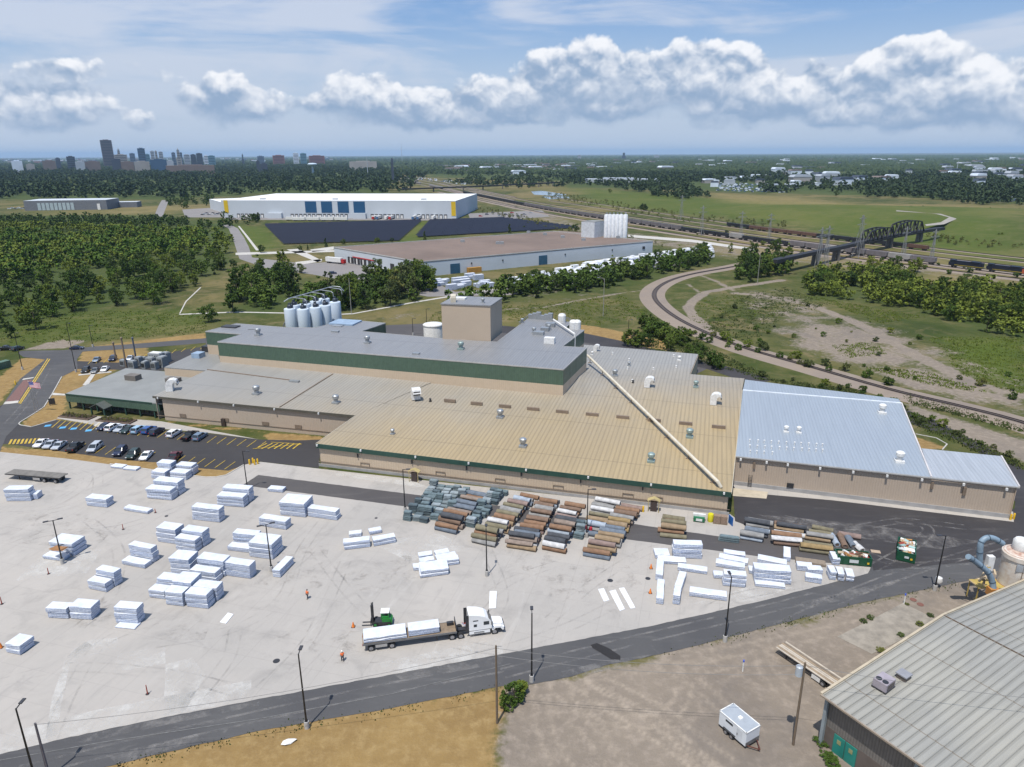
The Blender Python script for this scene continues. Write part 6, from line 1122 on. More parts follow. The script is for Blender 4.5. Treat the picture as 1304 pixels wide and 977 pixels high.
# ---------------------------------------------------------------- grey shed at the lower right
ZS = 7.5; sa, sb, sc = G(1045.7, 883.8, ZS), G(1201, 783.5, 8.4), G(1187, 977, ZS); ux = (at0(sb)-at0(sa)).normalized(); LR = (at0(sb)-at0(sa)).length; UE = LR+34; vx = Vector((ux[1], -ux[0], 0)); AU = math.atan2(ux[1], ux[0]); AV = math.atan2(vx[1], vx[0])
shd = thing('metal_shed', 'large shed with weathered grey green ribbed roof and brown walls', 'shed', at0(sa))
def zS(u_): return .9*u_/LR if u_ < LR else .9-.122*(u_-LR)
def SP(u_, v_, z): return at0(sa+ux*u_+vx*v_, z+zS(u_))
SROOF = ribbed('weathered_shed_roof', (.335, .32, .275, 1), (.285, .278, .25, 1), AV, .92, .6, .3, .09, lap=13.2, lapc=(.14, .10, .06, 1))
for u0_, u1_ in ((0, LR), (LR, UE)): rp = [SP(u0_, 0, ZS), SP(u1_, 0, ZS), SP(u1_, 40, ZS), SP(u0_, 40, ZS)]; obj('roof', MB().prism([up(p, -.15) for p in rp], rp), SROOF, shd, True)
obj('ridge_flashing', MB().bar(SP(LR, 0, ZS+.06), SP(LR, 40, ZS+.06), .14, .1), mat('ridge_brown', (.13, .09, .06, 1), .85), shd, True)
rbm = MB()
for k in range(44): rbm.bar(SP(.1, .3+k*.92, ZS+.04), SP(LR, .3+k*.92, ZS+.04), .12, .08).bar(SP(LR, .3+k*.92, ZS+.04), SP(UE, .3+k*.92, ZS+.04), .12, .08)
tag(obj('roof_rib', rbm, SROOF, shd, True), kind='stuff')
obj('rake_trim', MB().bar(SP(0, 0, ZS), SP(LR, 0, ZS), .3, .35).bar(SP(LR, 0, ZS), SP(UE, 0, ZS), .3, .35), mat('rake_cream', (.50, .42, .30, 1), .6), shd, True); obj('gutter', MB().bar(SP(-.1, 0, ZS-.1), SP(-.1, 40, ZS-.1), .18, .22), mat('gutter_tan', (.32, .26, .2, 1), .6), shd, True)
SWAL = ribbed('shed_wall_sheet', (.17, .155, .14, 1), (.14, .13, .12, 1), AV, .35, .6, .3, .1)
wa, wb, wc = SP(1.0, .7, 0), SP(1.0, 11.5, 0), SP(1.0, 40, 0); wa, wb = at0(wa), at0(wb)
obj('wall', MB().bar(at0(wa, 5.1), at0(wb, 5.1), .15, 4.4), SWAL, shd, True); obj('lower_wall', MB().bar(at0(wa, 1.45), at0(wb, 1.45), .2, 2.9), mat('shed_block', (.13, .105, .09, 1), .85, var=.3), shd, True); gable('wall', SWAL, SP(1, .7, 0), SP(LR, .7, 0), shd, (7.3, 8.2)); gable('wall', SWAL, SP(LR, .7, 0), SP(UE-1, .7, 0), shd, (8.2, 8.2-.122*33)); obj('wall', MB().bar(at0(SP(9, 11.5, 0), 3.6), at0(SP(9, 40, 0), 3.6), .15, 7.2), SWAL, shd, True); obj('wall', MB().bar(at0(SP(1, 11.5, 0), 3.6), at0(SP(9, 11.5, 0), 3.6), .15, 7.2), SWAL, shd, True)
COLM = mat('column_slate', (.27, .31, .33, 1), .6)
for v_ in (.5, 11.6, 22, 33): p = at0(SP(.7, v_, 0)); obj('column', MB().box(at0(p, 3.65), (.4, .4, 7.3), AU), COLM, shd, True)
for v_ in (17, 28): obj('brace', MB().bar(at0(SP(1, 11.6, 0), 6.5 if v_ < 20 else 6.9), at0(SP(1, v_, 0), 3.0 if v_ < 20 else 7.1), .2, .2), DMET, shd, True)
for k in range(2):
    p = at0(SP(.86, 2.7+k*1.55, 0)); dd = obj('door', MB().box(at0(p, 1.35), (.12, 1.45, 2.7), AU), mat('teal_door', (.02, .22, .18, 1), .5), shd, True); obj('door_window', MB().box(at0(p-ux*.08, 1.9), (.03, .5, .6), AU), mat('yellowed_glass', (.30, .30, .15, 1), .4), dd).location = -shd.location
hv = SP(7.2, 3.4, ZS); u1 = thing('rooftop_unit', 'lilac grey rooftop air unit with two round fans', 'air unit', hv, AU+.05); obj('housing', MB().box((0, 0, .65), (2.1, 1.7, 1.2)), mat('unit_lilac', (.36, .32, .35, 1), .5), u1, bevel=.03); obj('curb', MB().box((0, 0, .1), (2.2, 1.8, .2)), DMET, u1)
for s in (-1, 1): obj('fan', MB().lathe([(.36, 1.26), (.36, 1.3), (.1, 1.29)], (-.55, s*.4, 0), 16), DMET, u1)
obj('side_grille', MB().box((0, -.86, .7), (1.6, .04, .7)), mat('unit_dark', (.12, .10, .09, 1), .6), u1)
u2 = thing('rooftop_vent', 'small flat topped grey roof hatch beside the air unit', 'roof vent', SP(10.6, 3.9, ZS), AU); obj('box', MB().box((0, 0, .3), (1.2, 1.2, .6)), mat('unit_dark', (0, 0, 0, 1)), u2); obj('cap', MB().box((0, 0, .68), (1.4, 1.4, .16)), mat('cap_grey', (.30, .30, .32, 1), .5), u2)
obj('roof_vent', MB().lathe([(.3, ZS+.2), (.3, ZS+.9), (.45, ZS+1.0), (.1, ZS+1.2)], at0(SP(12, 19, 0)), 12), WMET, shd, True)
# ---------------------------------------------------------------- dust collector
dc = G(1285, 764); dct = thing('dust_collector', 'rusty white cylindrical dust collector with blue ducts behind the shed', 'dust collector', dc, 0)
def GD(x, y, Y): d = fw*F+cr*(x-W/2)-cu*(y-H/2); t_ = Y/d[1]; return Vector((d[0]*t_, Y, CH+d[2]*t_))
RUW = mat('rusty_white', (.62, .58, .52, 1), .6, var=.2, scale=1.2, c2=(.50, .40, .31, 1)); zt = GD(1285, 704, dc[1])[2]; R_ = 2.35
obj('drum', MB().lathe([(R_*.96, 2.6), (R_, 2.7), (R_, zt-.7), (R_*1.08, zt-.7), (R_*1.08, zt), (R_*.9, zt+.25), (.9, zt+.35)], n=28), RUW, dct, smooth=True); obj('hopper', MB().lathe([(.5, .6), (R_*.96, 2.6)], n=28), mat('hopper_tan', (.55, .46, .36, 1), .6), dct, smooth=True)
obj('band', MB().lathe([(R_+.05, 3.0), (R_+.05, 3.25), (R_, 3.3)], n=28), mat('rust', (.28, .11, .05, 1), .85), dct); obj('rust_patch', MB().lathe([(R_*1.0, zt+.14), (R_*.72, zt+.36), (R_*.5, zt+.42)], n=28), mat('rust_streaks', (.60, .50, .42, 1), .8, var=.5, scale=1.5, c2=(.30, .10, .05, 1)), dct)
cpz = zt+.3; obj('outlet_cap', MB().lathe([(1.05, cpz), (1.15, cpz+.2), (1.15, cpz+1.6), (.9, cpz+1.95), (.2, cpz+2.05)], (.05, .4, 0), 22), WMET, dct, smooth=True)
obj('access_panel', MB().box((-.9, -R_*.93, zt-1.6), (1.6, .12, 1.2), -.35), mat('panel_grey', (.33, .35, .37, 1), .5), dct); ldm = MB()
for k in range(3): a_ = -1.9+k*.55; ldm.bar((math.cos(a_)*(R_+.06), math.sin(a_)*(R_+.06), 2.7), (math.cos(a_)*(R_+.06), math.sin(a_)*(R_+.06), zt-.7), .07, .07)
obj('seam_rod', ldm, BRM, dct)
lg = MB()
for sx in (-1, 1):
    for sy in (-1, 1): lg.bar((sx*1.5, sy*1.5, 0), (sx*1.6, sy*1.6, 2.8), .22, .22)
obj('leg', lg, mat('frame_ochre', (.40, .28, .12, 1), .8), dct)
BDU = mat('duct_blue', (.22, .30, .37, 1), .5, var=.3, scale=1.0)
def duct(pts, r_, nm='duct'):
    q = [GD(x, y, dc[1]+k)-dc for x, y, k in pts]; dn = []
    for i in range(len(q)-1):
        p_, a_, b_, n_ = q[max(i-1, 0)], q[i], q[i+1], q[min(i+2, len(q)-1)]
        for s in range(5): s /= 5; dn.append(.5*((2*a_)+(b_-p_)*s+(2*p_-5*a_+4*b_-n_)*s*s+(3*a_-p_-3*b_+n_)*s**3))
    dn.append(q[-1]); o = obj(nm, MB().tube(dn, r_, 12), BDU, dct, smooth=True)
    fl = MB()
    for i in range(3, len(dn)-1, 6): d_ = (dn[i+1]-dn[i]).normalized()*.06; fl.cyl(dn[i]-d_, dn[i]+d_, r_*1.12, n=12)
    obj('flange', fl, mat('duct_flange', (.05, .08, .11, 1), .5), o)
duct([(1277, 692.5, .4), (1266, 686, .3), (1257, 685, .2), (1250, 690, .1), (1248, 700, 0), (1247.5, 715, 0)], .45); duct([(1233, 709, -3.0), (1241, 714.5, -2.6), (1250, 721.5, -2.4), (1258, 729, -2.4), (1263, 739, -2.6), (1265, 750, -3.0)], .46)
obj('fan_box', MB().box(GD(1260, 717, dc[1])-dc, (1.0, .8, 2.6)), WMET, dct); obj('outlet_hopper', MB().box(GD(1264, 753, dc[1]-3)-dc, (1.4, 1.2, 1.3)), mat('hopper_orange', (.50, .22, .05, 1), .6), dct)
sf = thing('timber_scaffold', 'tangle of pale timber and yellow frame under the blue ducts', 'scaffold', G(1252, 765)); o_ = sf.location; q = MB()
for k in range(26):
    a_ = GD(random.uniform(1240, 1268), random.uniform(722, 766), o_[1]+random.uniform(-2, 1.5))-o_; a_[2] = max(a_[2], .1); d_ = Vector((random.uniform(-1.6, 1.6), random.uniform(-1, 1), random.uniform(-1.1, .8))); b_ = a_+d_; b_[2] = max(b_[2], .05); q.bar(a_, b_, random.uniform(.1, .3), .09, random.choice((0, 0, 1, 2)))
for s, t_ in ((-2, -1), (2, -1), (-2, 1.2), (2, 1.2)): q.bar((s, t_, 0), (s, t_, 3.2), .14, .14, 1)
q.box((0, 0, 3.2), (4.4, 2.6, .1), 0, 1); tag(obj('frame', q, [mat('timber_pale', (.55, .43, .28, 1), .85), mat('frame_yellow', (.45, .33, .09, 1), .7), BRM], sf), kind='stuff')
# ---------------------------------------------------------------- small things
YB = mat('bollard_yellow', (.72, .44, .02, 1), .5)
for x, y, lb in ((318, 591.8, 'leftmost of the yellow bollards at the lot corner'), (322.4, 590, 'second of the yellow bollards at the lot corner'), (324.6, 592, 'third of the yellow bollards at the lot corner'), (328.4, 591, 'rightmost of the yellow bollards at the lot corner'), (1286.6, 662.5, 'left of two yellow bollards at the warehouse end corner'), (1290.5, 661.5, 'right of two yellow bollards at the warehouse end corner'), (819, 652, 'yellow bollard left of the right wall door'), (20, 490, 'yellow post in dry grass beside the brick crossing')): solo('bollard', MB().lathe([(.2, 0), (.2, 1.25), (.14, 1.36), (.03, 1.4)], n=12), YB, lb, 'bollard', G(x, y), 0, 'yellow bollards', smooth=True)
MRK = mat('marker_red', (.35, .06, .03, 1), .6)
for x, y, h, lb in ((62, 731, 1.2, 'thin red marker post in front of the left lamp'), (2.5, 769.5, 1.4, 'red marker post at the left edge of the yard'), (157, 674.5, 1.2, 'thin red marker post right of the left lamp stack'), (188, 884, 1.5, 'thick red post in the empty lower left yard'), (208, 636, .9, 'little post at the corner of the two row stack'), (198, 653, .9, 'little post right of the thin flat pack')):
    th = thing('marker_post', lb, 'marker post', G(x, y), 0, 'red marker posts'); obj('post', MB().lathe([(.09, .05), (.06, h)], n=8), MRK, th); obj('foot', MB().lathe([(.28, 0), (.25, .07)], n=10), DMET, th)
CON = mat('cone_orange', (.80, .22, .03, 1), .6)
for x, y, lb in ((450, 798.5, 'orange cone left of the forklift'), (829, 724, 'upper orange cone left of the right hand packs'), (828, 755.5, 'lower orange cone left of the right hand packs'), (1.5, 825, 'orange cone by the small square stack at the yard edge')):
    th = thing('traffic_cone', lb, 'cone', G(x, y), 0, 'orange cones'); obj('cone', MB().lathe([(.26, .04), (.06, .9), (.02, .92)], n=12), CON, th, smooth=True); obj('foot', MB().box((0, 0, .03), (.6, .6, .06)), DMET, th)
for x, y, r_, lb in ((838-13, 737, .45, 'round manhole cover on the yard right of centre'), (352, 842, .5, 'round manhole cover on the yard left of the worker'), (479, 660, .3, 'small dark drain on the upper yard'), (777, 739.5, .5, 'dark drain above the three white sheets'), (212, 657.5, .35, 'dark drain right of the thin flat pack')): solo('manhole_cover', MB().lathe([(r_, .025), (r_, .05), (r_*.7, .055)], n=14), DMET, lb, 'manhole cover', G(x, y))
gm = thing('green_machine', 'green floor machine by the wall between door and yellow drum', 'machine', G(890, 664), AX); obj('body', MB().box((0, 0, .6), (2.2, 1.1, .9)), mat('machine_green', (.02, .16, .07, 1), .5), gm, bevel=.05); obj('panel', MB().box((0, -.57, .6), (1.2, .05, .5)), WMET, gm); obj('hood', MB().box((0, .3, 1.3), (2.4, .5, .5)), WMET, gm)
solo('drum', MB().lathe([(.55, 0), (.6, .3), (.6, 1.5), (.5, 1.7)], n=16), plain('drum_yellow', (.62, .55, .02, 1), .4), 'bright yellow drum by the wall right of the green machine', 'drum', G(904.5, 664), smooth=True)
for x, lb in ((912.5, 'brown strapped pallet load next to the yellow drum'), (921.5, 'brown strapped pallet load next to the blue panel')):
    th = thing('pallet_load', lb, 'pallet', G(x, 665.8+(x-912)*.11), AX, 'brown pallet loads by the wall'); obj('pallet', MB().box((0, 0, .08), (1.4, 1.2, .15)), WOODB, th); obj('cartons', MB().box((0, 0, .95), (1.3, 1.1, 1.55)), mat('carton_brown', (.30, .21, .15, 1), .8, var=.4, scale=4), th, bevel=.02)
solo('blue_panel', MB().box((0, 0, .9), (.12, 1.6, 1.8)), plain('panel_blue', (.02, .12, .38, 1), .5), 'bright blue upright panel at the front corner of the factory', 'panel', G(930, 668), AX+.5)
for x, y, lb in ((746, 678, 'left red barrel at the foot of the dark lamp'), (752, 679.5, 'right red barrel at the foot of the dark lamp')): solo('barrel', MB().lathe([(.3, 0), (.34, .2), (.34, 1.2), (.3, 1.35)], n=14), plain('barrel_red', (.40, .02, .03, 1), .5), lb, 'barrel', G(x, y), smooth=True)
for x, y, h, c, lb in ((945.7, 855, 1.6, 'hose_blue', 'white post with blue top on the gravel left of the slab'), (1151, 769, 1.6, 'hose_blue', 'white post with blue top at the corner of the concrete slab')):
    th = thing('marker_post', lb, 'marker post', G(x, y)); obj('post', MB().lathe([(.1, 0), (.1, h)], n=8), WMET, th); obj('top', MB().lathe([(.12, h), (.12, h+.3)], n=8), MC[c], th)
for x, y, lb in ((1163, 764, 'upper red mat on the gravel near the lamp'), (1172, 770, 'lower red mat on the gravel near the lamp')): solo('red_mat', MB().lathe([(.5, .02), (.52, .06), (.3, .07)], n=12), plain('mat_red', (.17, .075, .055, 1), .9), lb, 'mat', G(x, y))
cl = MB().face([(-.9, -.4, .1), (-.3, -.6, .25), (.3, -.3, .1), (.95, .3, .3), (.5, .6, .12), (-.2, .3, .35), (-.8, .2, .12)]); solo('plastic_sheet', cl, plain('sheet_white', (.72, .70, .66, 1), .6), 'crumpled white plastic on dry grass below the lower lamp', 'plastic sheet', G(368, 946))
# flag poles
POL = mat('pole_silver', (.5, .5, .52, 1), .3, .6)
for i, (x, y) in enumerate(((45, 526), (47, 524), (49.3, 521.5))):
    th = thing('flagpole', ('silver flagpole flying a striped flag over the entrance road', 'bare silver flagpole, middle of three by the entrance road', 'bare silver flagpole, farthest of three by the entrance road')[i], 'flagpole', G(x, y), 0); hh = 9.5 if i == 0 else 8.5
    obj('pole', MB().lathe([(.09, 0), (.05, hh)], n=8), POL, th); obj('finial', MB().lathe([(.02, hh-.1), (.12, hh), (.02, hh+.12)], n=8), POL, th)
    if i == 0:
        FM = [plain('flag_red', (.55, .03, .05, 1), .7), plain('flag_white', (.8, .8, .8, 1), .7), plain('flag_blue', (.03, .04, .25, 1), .7)]; fl = MB(); nx = 12; FW_, FH_ = 3.0, 1.7
        wv = lambda u_: (.06+u_*FW_, .22*math.sin(u_*7)*u_, hh-.15-.35*u_*u_)
        for s in range(13):
            for k in range(nx):
                a_, b_ = wv(k/nx), wv((k+1)/nx); z0, z1 = -FH_*s/13, -FH_*(s+1)/13; mi = 2 if (s < 7 and k < 5) else s % 2; fl.face([(a_[0], a_[1], a_[2]+z1), (b_[0], b_[1], b_[2]+z1), (b_[0], b_[1], b_[2]+z0), (a_[0], a_[1], a_[2]+z0)], mi)
        for r_ in range(4):
            for k in range(5):
                u_ = .04+k*.075; p_ = wv(u_); z_ = p_[2]-.15-r_*.2
                for sy in (-.012, .012): fl.face([(p_[0]-.04, p_[1]+sy, z_-.04), (p_[0]+.04, p_[1]+sy, z_-.04), (p_[0]+.04, p_[1]+sy, z_+.04), (p_[0]-.04, p_[1]+sy, z_+.04)], 1)
        obj('flag', fl, FM, th)
gc = thing('green_container', 'green ribbed container at the left edge beside the entrance', 'container', G(1, 470), 1.2); obj('body', MB().box((0, 0, 1.3), (6, 2.4, 2.4)), mat('container_green', (.10, .17, .12, 1), .6), gc); rbm = MB()
for k in range(11): rbm.box((-2.9+k*.58, -1.22, 1.3), (.15, .1, 2.3)).box((-2.9+k*.58, 1.22, 1.3), (.15, .1, 2.3))
obj('ribs', rbm, mat('container_green', (0, 0, 0, 1)), gc)
sg = thing('entrance_sign', 'dark slim sign panel on the curb lawn beside the office', 'sign', G(67, 516), .4); obj('panel', MB().box((0, 0, 1.2), (1.6, .2, 1.8)), DMET, sg); obj('post', MB().box((-.6, 0, .3), (.12, .12, .6)).box((.6, 0, .3), (.12, .12, .6)), DMET, sg)
# ---------------------------------------------------------------- foliage
def leaf_mat(name, a, b_, c_):
    m, t, b = newmat(name); P = pos(t); oi = t.n('ShaderNodeObjectInfo').outputs['Random']
    n1 = t.noise(P, .45, 3, .6); n2 = t.noise(P, .035, 3, .5)
    q = t.mix(t.ramp(n1, .32, .68), a, b_); q = t.mix(t.math('MULTIPLY', t.ramp(t.math('ADD', n2, t.math('MULTIPLY', t.math('SUBTRACT', oi, .5), .6)), .4, .75), .8), q, c_)
    q = t.mix(t.math('MULTIPLY', t.ramp(oi, .45, .2), .35), q, dark(a, .6)); q = t.mix(t.math('MULTIPLY', t.ramp(oi, .6, .95), .75), q, (c_[0]*1.35, c_[1]*1.22, c_[2]*.9, 1)); t.l(q, b.inputs['Base Color']); b.inputs['Roughness'].default_value = .75; b.inputs['Specular IOR Level'].default_value = .2
    return m
LM = [leaf_mat('leaf_deep_green', (0.0334, 0.0631, 0.0092, 1), (0.0539, 0.0906, 0.0132, 1), (0.0743, 0.1084, 0.0171, 1)), leaf_mat('leaf_mid_green', (0.0464, 0.0838, 0.0119, 1), (0.0743, 0.1233, 0.0171, 1), (0.1021, 0.1380, 0.0231, 1)), leaf_mat('leaf_fresh_green', (0.0603, 0.1084, 0.0119, 1), (0.0928, 0.1528, 0.0197, 1), (0.1299, 0.1627, 0.0264, 1)), leaf_mat('leaf_dusty_green', (0.0557, 0.0770, 0.0210, 1), (0.0788, 0.1035, 0.0297, 1), (0.1113, 0.1233, 0.0395, 1))]
BARK = mat('bark', (.10, .078, .058, 1), .95)
def rand_dirs(n, rs):
    v = rs.normal(size=(n, 3)); return v/np.linalg.norm(v, axis=1)[:, None]
def leaf_quads(cen, rad, per, size, rs, flat=.6):
    "leaf clumps: per small faces scattered in a ball round each centre"
    n = len(cen)*per; c = np.repeat(cen, per, 0)+rand_dirs(n, rs)*(rs.uniform(0, 1, (n, 1))**.4)*np.repeat(rad, per)[:, None]*np.array([1, 1, .8])
    a = rand_dirs(n, rs); nrm = rand_dirs(n, rs)+np.array([0, 0, flat]); a -= nrm*(np.sum(a*nrm, 1)/np.sum(nrm*nrm, 1))[:, None]; a /= np.linalg.norm(a, axis=1)[:, None]
    b = np.cross(nrm, a); b /= np.linalg.norm(b, axis=1)[:, None]; s = size*rs.uniform(.55, 1.25, (n, 1)); k = rs.uniform(.5, .9, (n, 1))
    return np.stack([c-a*s, c-b*s*k, c+a*s, c+b*s*k], 1)           # n x 4 x 3
def crown_centres(kind, h, w, n, rs):
    d = rand_dirs(n, rs); r = rs.uniform(.25, 1, (n, 1))**.5; p = d*r
    if kind == 'round': c = p*np.array([w/2, w/2, h*.43])+np.array([0, 0, h*.52])
    elif kind == 'tall': c = p*np.array([w/2, w/2, h*.47])+np.array([0, 0, h*.50]); c[:, :2] *= (1.15-.55*np.clip(c[:, 2:]/h, 0, 1))
    elif kind == 'cone': z = rs.uniform(.08, 1, n); c = np.stack([d[:, 0]*w/2*(1.02-z), d[:, 1]*w/2*(1.02-z), z*h], 1)
    else: c = p*np.array([w/2, w/2, h*.48])+np.array([0, 0, h*.48])
    c[:, :2] += .12*w*np.sin(c[:, 2:3]*.9+rs.uniform(0, 6, (1, 2))); return c
def quads_mesh(name, Q):
    me = bpy.data.meshes.new(name); Q = np.asarray(Q, np.float32); n = len(Q)
    me.vertices.add(n*4); me.vertices.foreach_set('co', Q.ravel()); me.loops.add(n*4); me.loops.foreach_set('vertex_index', np.arange(n*4, dtype=np.int32)); me.polygons.add(n)
    me.polygons.foreach_set('loop_start', np.arange(0, n*4, 4, dtype=np.int32)); me.polygons.foreach_set('loop_total', np.full(n, 4, np.int32)); me.update(calc_edges=True); return me
PROT = []
for i in range(10):
    rs = np.random.RandomState(40+i); kind = ('round', 'tall', 'round', 'tall', 'bush', 'round', 'tall', 'bush', 'cone', 'bush')[i]
    h = {'round': 11, 'tall': 13, 'bush': 6, 'cone': 9}[kind]; w = {'round': 8.0, 'tall': 6.2, 'bush': 6.5, 'cone': 4.2}[kind]; n = {'round': 48, 'tall': 46, 'bush': 34, 'cone': 46}[kind]
    c = crown_centres(kind, h, w, n, rs); Q = leaf_quads(c, rs.uniform(.7, 1.4, n)*w/8, 46, .34, rs)
    Q[:, :, 2] = np.maximum(Q[:, :, 2], .1)
    tb = MB(); tb.tube([(0, 0, 0), (.08, .05, h*.25), (-.05, .1, h*.55), (.1, 0, h*.85)], [.24, .19, .12, .03], 7)
    for k in range(7):
        e = c[k*5 % n]; z0 = h*(.2+.08*k); tb.tube([(0, .05, z0), (e[0]*.5, e[1]*.5, z0+(e[2]-z0)*.35), tuple(e)], [.10, .07, .02], 5)
    PROT.append((kind, quads_mesh('crown', Q), tb.mesh('trunk'), h, w))
NTREE = 0
def inpoly(poly, x, y):
    c = False; j = len(poly)-1
    for i in range(len(poly)):
        if (poly[i][1] > y) != (poly[j][1] > y) and x < (poly[j][0]-poly[i][0])*(y-poly[i][1])/(poly[j][1]-poly[i][1])+poly[i][0]: c = not c
        j = i
    return c
def plant(p, k, s, m, lab, cat, nm, grp, sz=1.0):
    global NTREE
    kind, cm, tm, h, w = PROT[k]; th = thing(nm, lab, cat, p, random.uniform(0, 6.28), grp)
    for n_, me, mt in (('trunk', tm, BARK), ('crown', cm, m)):
        o = link(n_, me, [mt], th, own=True); o.scale = (s*random.uniform(.9, 1.1), s*random.uniform(.9, 1.1), s*sz)
    NTREE += 1
def grove(poly, n, ks, hmin, hmax, mats, lab, grp, cat='tree', nm='leafy_tree', mind=4.0):
    xs = [q[0] for q in poly]; ys = [q[1] for q in poly]; pts = []; tries = 0; W_ = wpoly(poly); wx = [q[0] for q in W_]; wy = [q[1] for q in W_]; WP = [(q[0], q[1]) for q in W_]
    while len(pts) < n and tries < n*200:
        tries += 1; x, y = random.uniform(min(wx), max(wx)), random.uniform(min(wy), max(wy))
        if inpoly(WP, x, y) and all((x-a)**2+(y-b)**2 > mind*mind for a, b in pts): pts.append((x, y))
        if tries % (n*40) == 0: mind *= .7
    for x, y in pts:
        k = random.choice(ks); hh = random.uniform(hmin, hmax); plant((x, y, 0), k, hh/PROT[k][3], random.choice(mats), lab, cat, nm, grp)
DK, MD, FR_, DU = LM; TR_ = [0, 1, 2, 3, 5, 6]; BU = [4, 7, 9]
grove([(295, 402), (350, 400), (382, 384), (370, 345), (330, 350), (300, 372)], 13, TR_, 12, 17, [DK, DK, MD], 'big dark leafy tree in the clump left of the silos', 'trees left of the silos', mind=6)
grove([(425, 400), (545, 386), (552, 358), (500, 352), (430, 370), (400, 384)], 24, TR_, 12, 17, [DK, MD, DU], 'leafy tree in the clump between silos and brown roofed plant', 'trees right of the silos', mind=6)
grove([(630, 386), (700, 378), (770, 370), (905, 337), (902, 322), (760, 350), (640, 366)], 40, TR_, 8, 11, [DK, DK, MD], 'dense green tree in the row behind the factory tower', 'tree row behind the factory', mind=5)
grove([(930, 358), (955, 364), (1005, 352), (1012, 328), (985, 318), (945, 332)], 15, TR_, 10, 15, [DK, MD], 'tree in the round clump beside the curved track', 'clump beside the curved track', mind=6)
grove([(802, 440), (826, 412), (870, 432), (915, 452), (945, 474), (912, 470), (850, 452)], 20, BU+[0, 5], 3.8, 6.8, [DK, MD], 'bushy tree on the bank between factory and curved track', 'bushy trees on the factory bank', mind=4)
grove([(1092, 384), (1165, 394), (1240, 420), (1320, 436), (1330, 378), (1230, 362), (1180, 372), (1150, 355)], 62, TR_+[1, 3, 6], 7.5, 11.5, [DK, DK, MD], 'slender tree in the young wood right of the scrubland', 'young wood on the right', mind=4.5)
grove([(1015, 385), (1085, 384), (1150, 372), (1170, 345), (1100, 342), (1030, 352)], 26, TR_+BU, 6, 11, [FR_, MD, DK], 'tree in the bright thicket below the truss bridge', 'thicket below the truss bridge', mind=5)
grove([(-30, 440), (25, 434), (60, 412), (130, 396), (210, 388), (255, 368), (292, 345), (288, 322), (180, 338), (60, 358), (-30, 366)], 98, TR_, 7.5, 12.5, [DK, MD, MD, FR_], 'tree in the near part of the left hand wood', 'near part of the left wood', mind=6)
for x, y, h, k, m, lab in ((266, 410, 9, 0, MD, 'lone leafy tree before the white fence path'), (334, 322, 7, 0, DK, 'round tree beside the curving pale road'), (280, 344, 7, 2, DK, 'dark tree at the foot of the curving road'), (298, 341, 6, 5, DK, 'dark tree touching the lower end of the curving road'), (382, 320, 5, 0, DK, 'small dark tree left of the brown roof corner'), (392, 318, 4, 8, DK, 'small pointed tree left of the brown roof corner'), (415, 315, 7, 8, DK, 'pointed dark tree by the left brown roof corner'), (437, 312, 5.5, 0, DK, 'round tree by the left brown roof corner'), (480, 309, 4.5, 4, DK, 'low tree along the solar field edge'), (499, 309, 4.5, 0, DK, 'round tree below the left solar field'), (541, 306, 7.5, 8, DK, 'pointed tree at the grass gap between solar fields'), (649, 297, 8, 8, DK, 'pointed tree on the far edge of the right solar field'), (668, 292, 3.5, 4, DK, 'low tree behind the brown roof'), (733, 296, 9, 0, DK, 'leafy tree left of the white rooftop box'), (745, 293, 9, 2, DK, 'leafy tree behind the white rooftop box'), (930, 322, 8, 1, MD, 'lone tree beside the long white fence path'), (1065, 250, 10, 0, DK, 'lone dark tree on the far meadow'), (1272, 305, 6, 4, DK, 'dark bush at the end of the truss bridge'), (357, 340, 6, 0, DK, 'small dark tree beside the plant approach'), (370, 344, 6, 5, DK, 'round dark tree by the plant court entrance'), (384, 348, 7, 2, DK, 'dark tree nearest the parked dark car'), (600, 381, 6, 8, DK, 'pointed tree on the path left of the tree row'), (820, 268, 9, 4, DK, 'dark bush on the embankment behind the trains'), (777, 246, 9, 0, DK, 'dark tree left of the embankment bush')):
    plant(G(x, y), k, h/PROT[k][3], m, lab, 'tree', 'leafy_tree', 'lone trees')
SHG = 'low shrubs on the scrubland'
grove([(890, 418), (930, 374), (1000, 368), (1060, 395), (1170, 425), (1304, 480), (1304, 530), (1150, 490), (1000, 452)], 30, BU, .8, 2.8, [DU, MD, FR_], 'low shrub scattered over the bare scrubland', SHG, 'shrub', 'shrub', mind=7)
grove([(855, 426), (1000, 462), (1140, 494), (1140, 488), (1000, 452), (890, 424)], 22, BU, 1.5, 4, [MD, DU, FR_], 'shrub along the upper edge of the curved track', 'shrubs along the track', 'shrub', 'shrub', mind=5)
grove([(950, 478), (1085, 492), (1150, 520), (1240, 556), (1304, 585), (1304, 592), (1150, 532), (1000, 488)], 30, BU, 1.0, 2.6, [DU, MD], 'low weed shrub on the bank behind the blue roof', 'weed shrubs behind the blue roof', 'shrub', 'shrub', mind=3)
grove([(870, 300), (1000, 322), (1304, 368), (1304, 350), (1000, 308), (870, 288)], 26, BU, 1.5, 4, [DU, MD], 'shrub beside the railway lines', 'shrubs beside the railway', 'shrub', 'shrub', mind=12)
plant(G(655, 893), 4, .45, MD, 'bright green bush at the foot of the road lamp', 'shrub', 'shrub', None); plant(G(664, 884), 7, .33, MD, 'smaller green bush right beside the road lamp foot', 'shrub', 'shrub', None); plant(G(645, 902), 9, .3, MD, 'low green bush at the gravel and dry grass border', 'shrub', 'shrub', None)
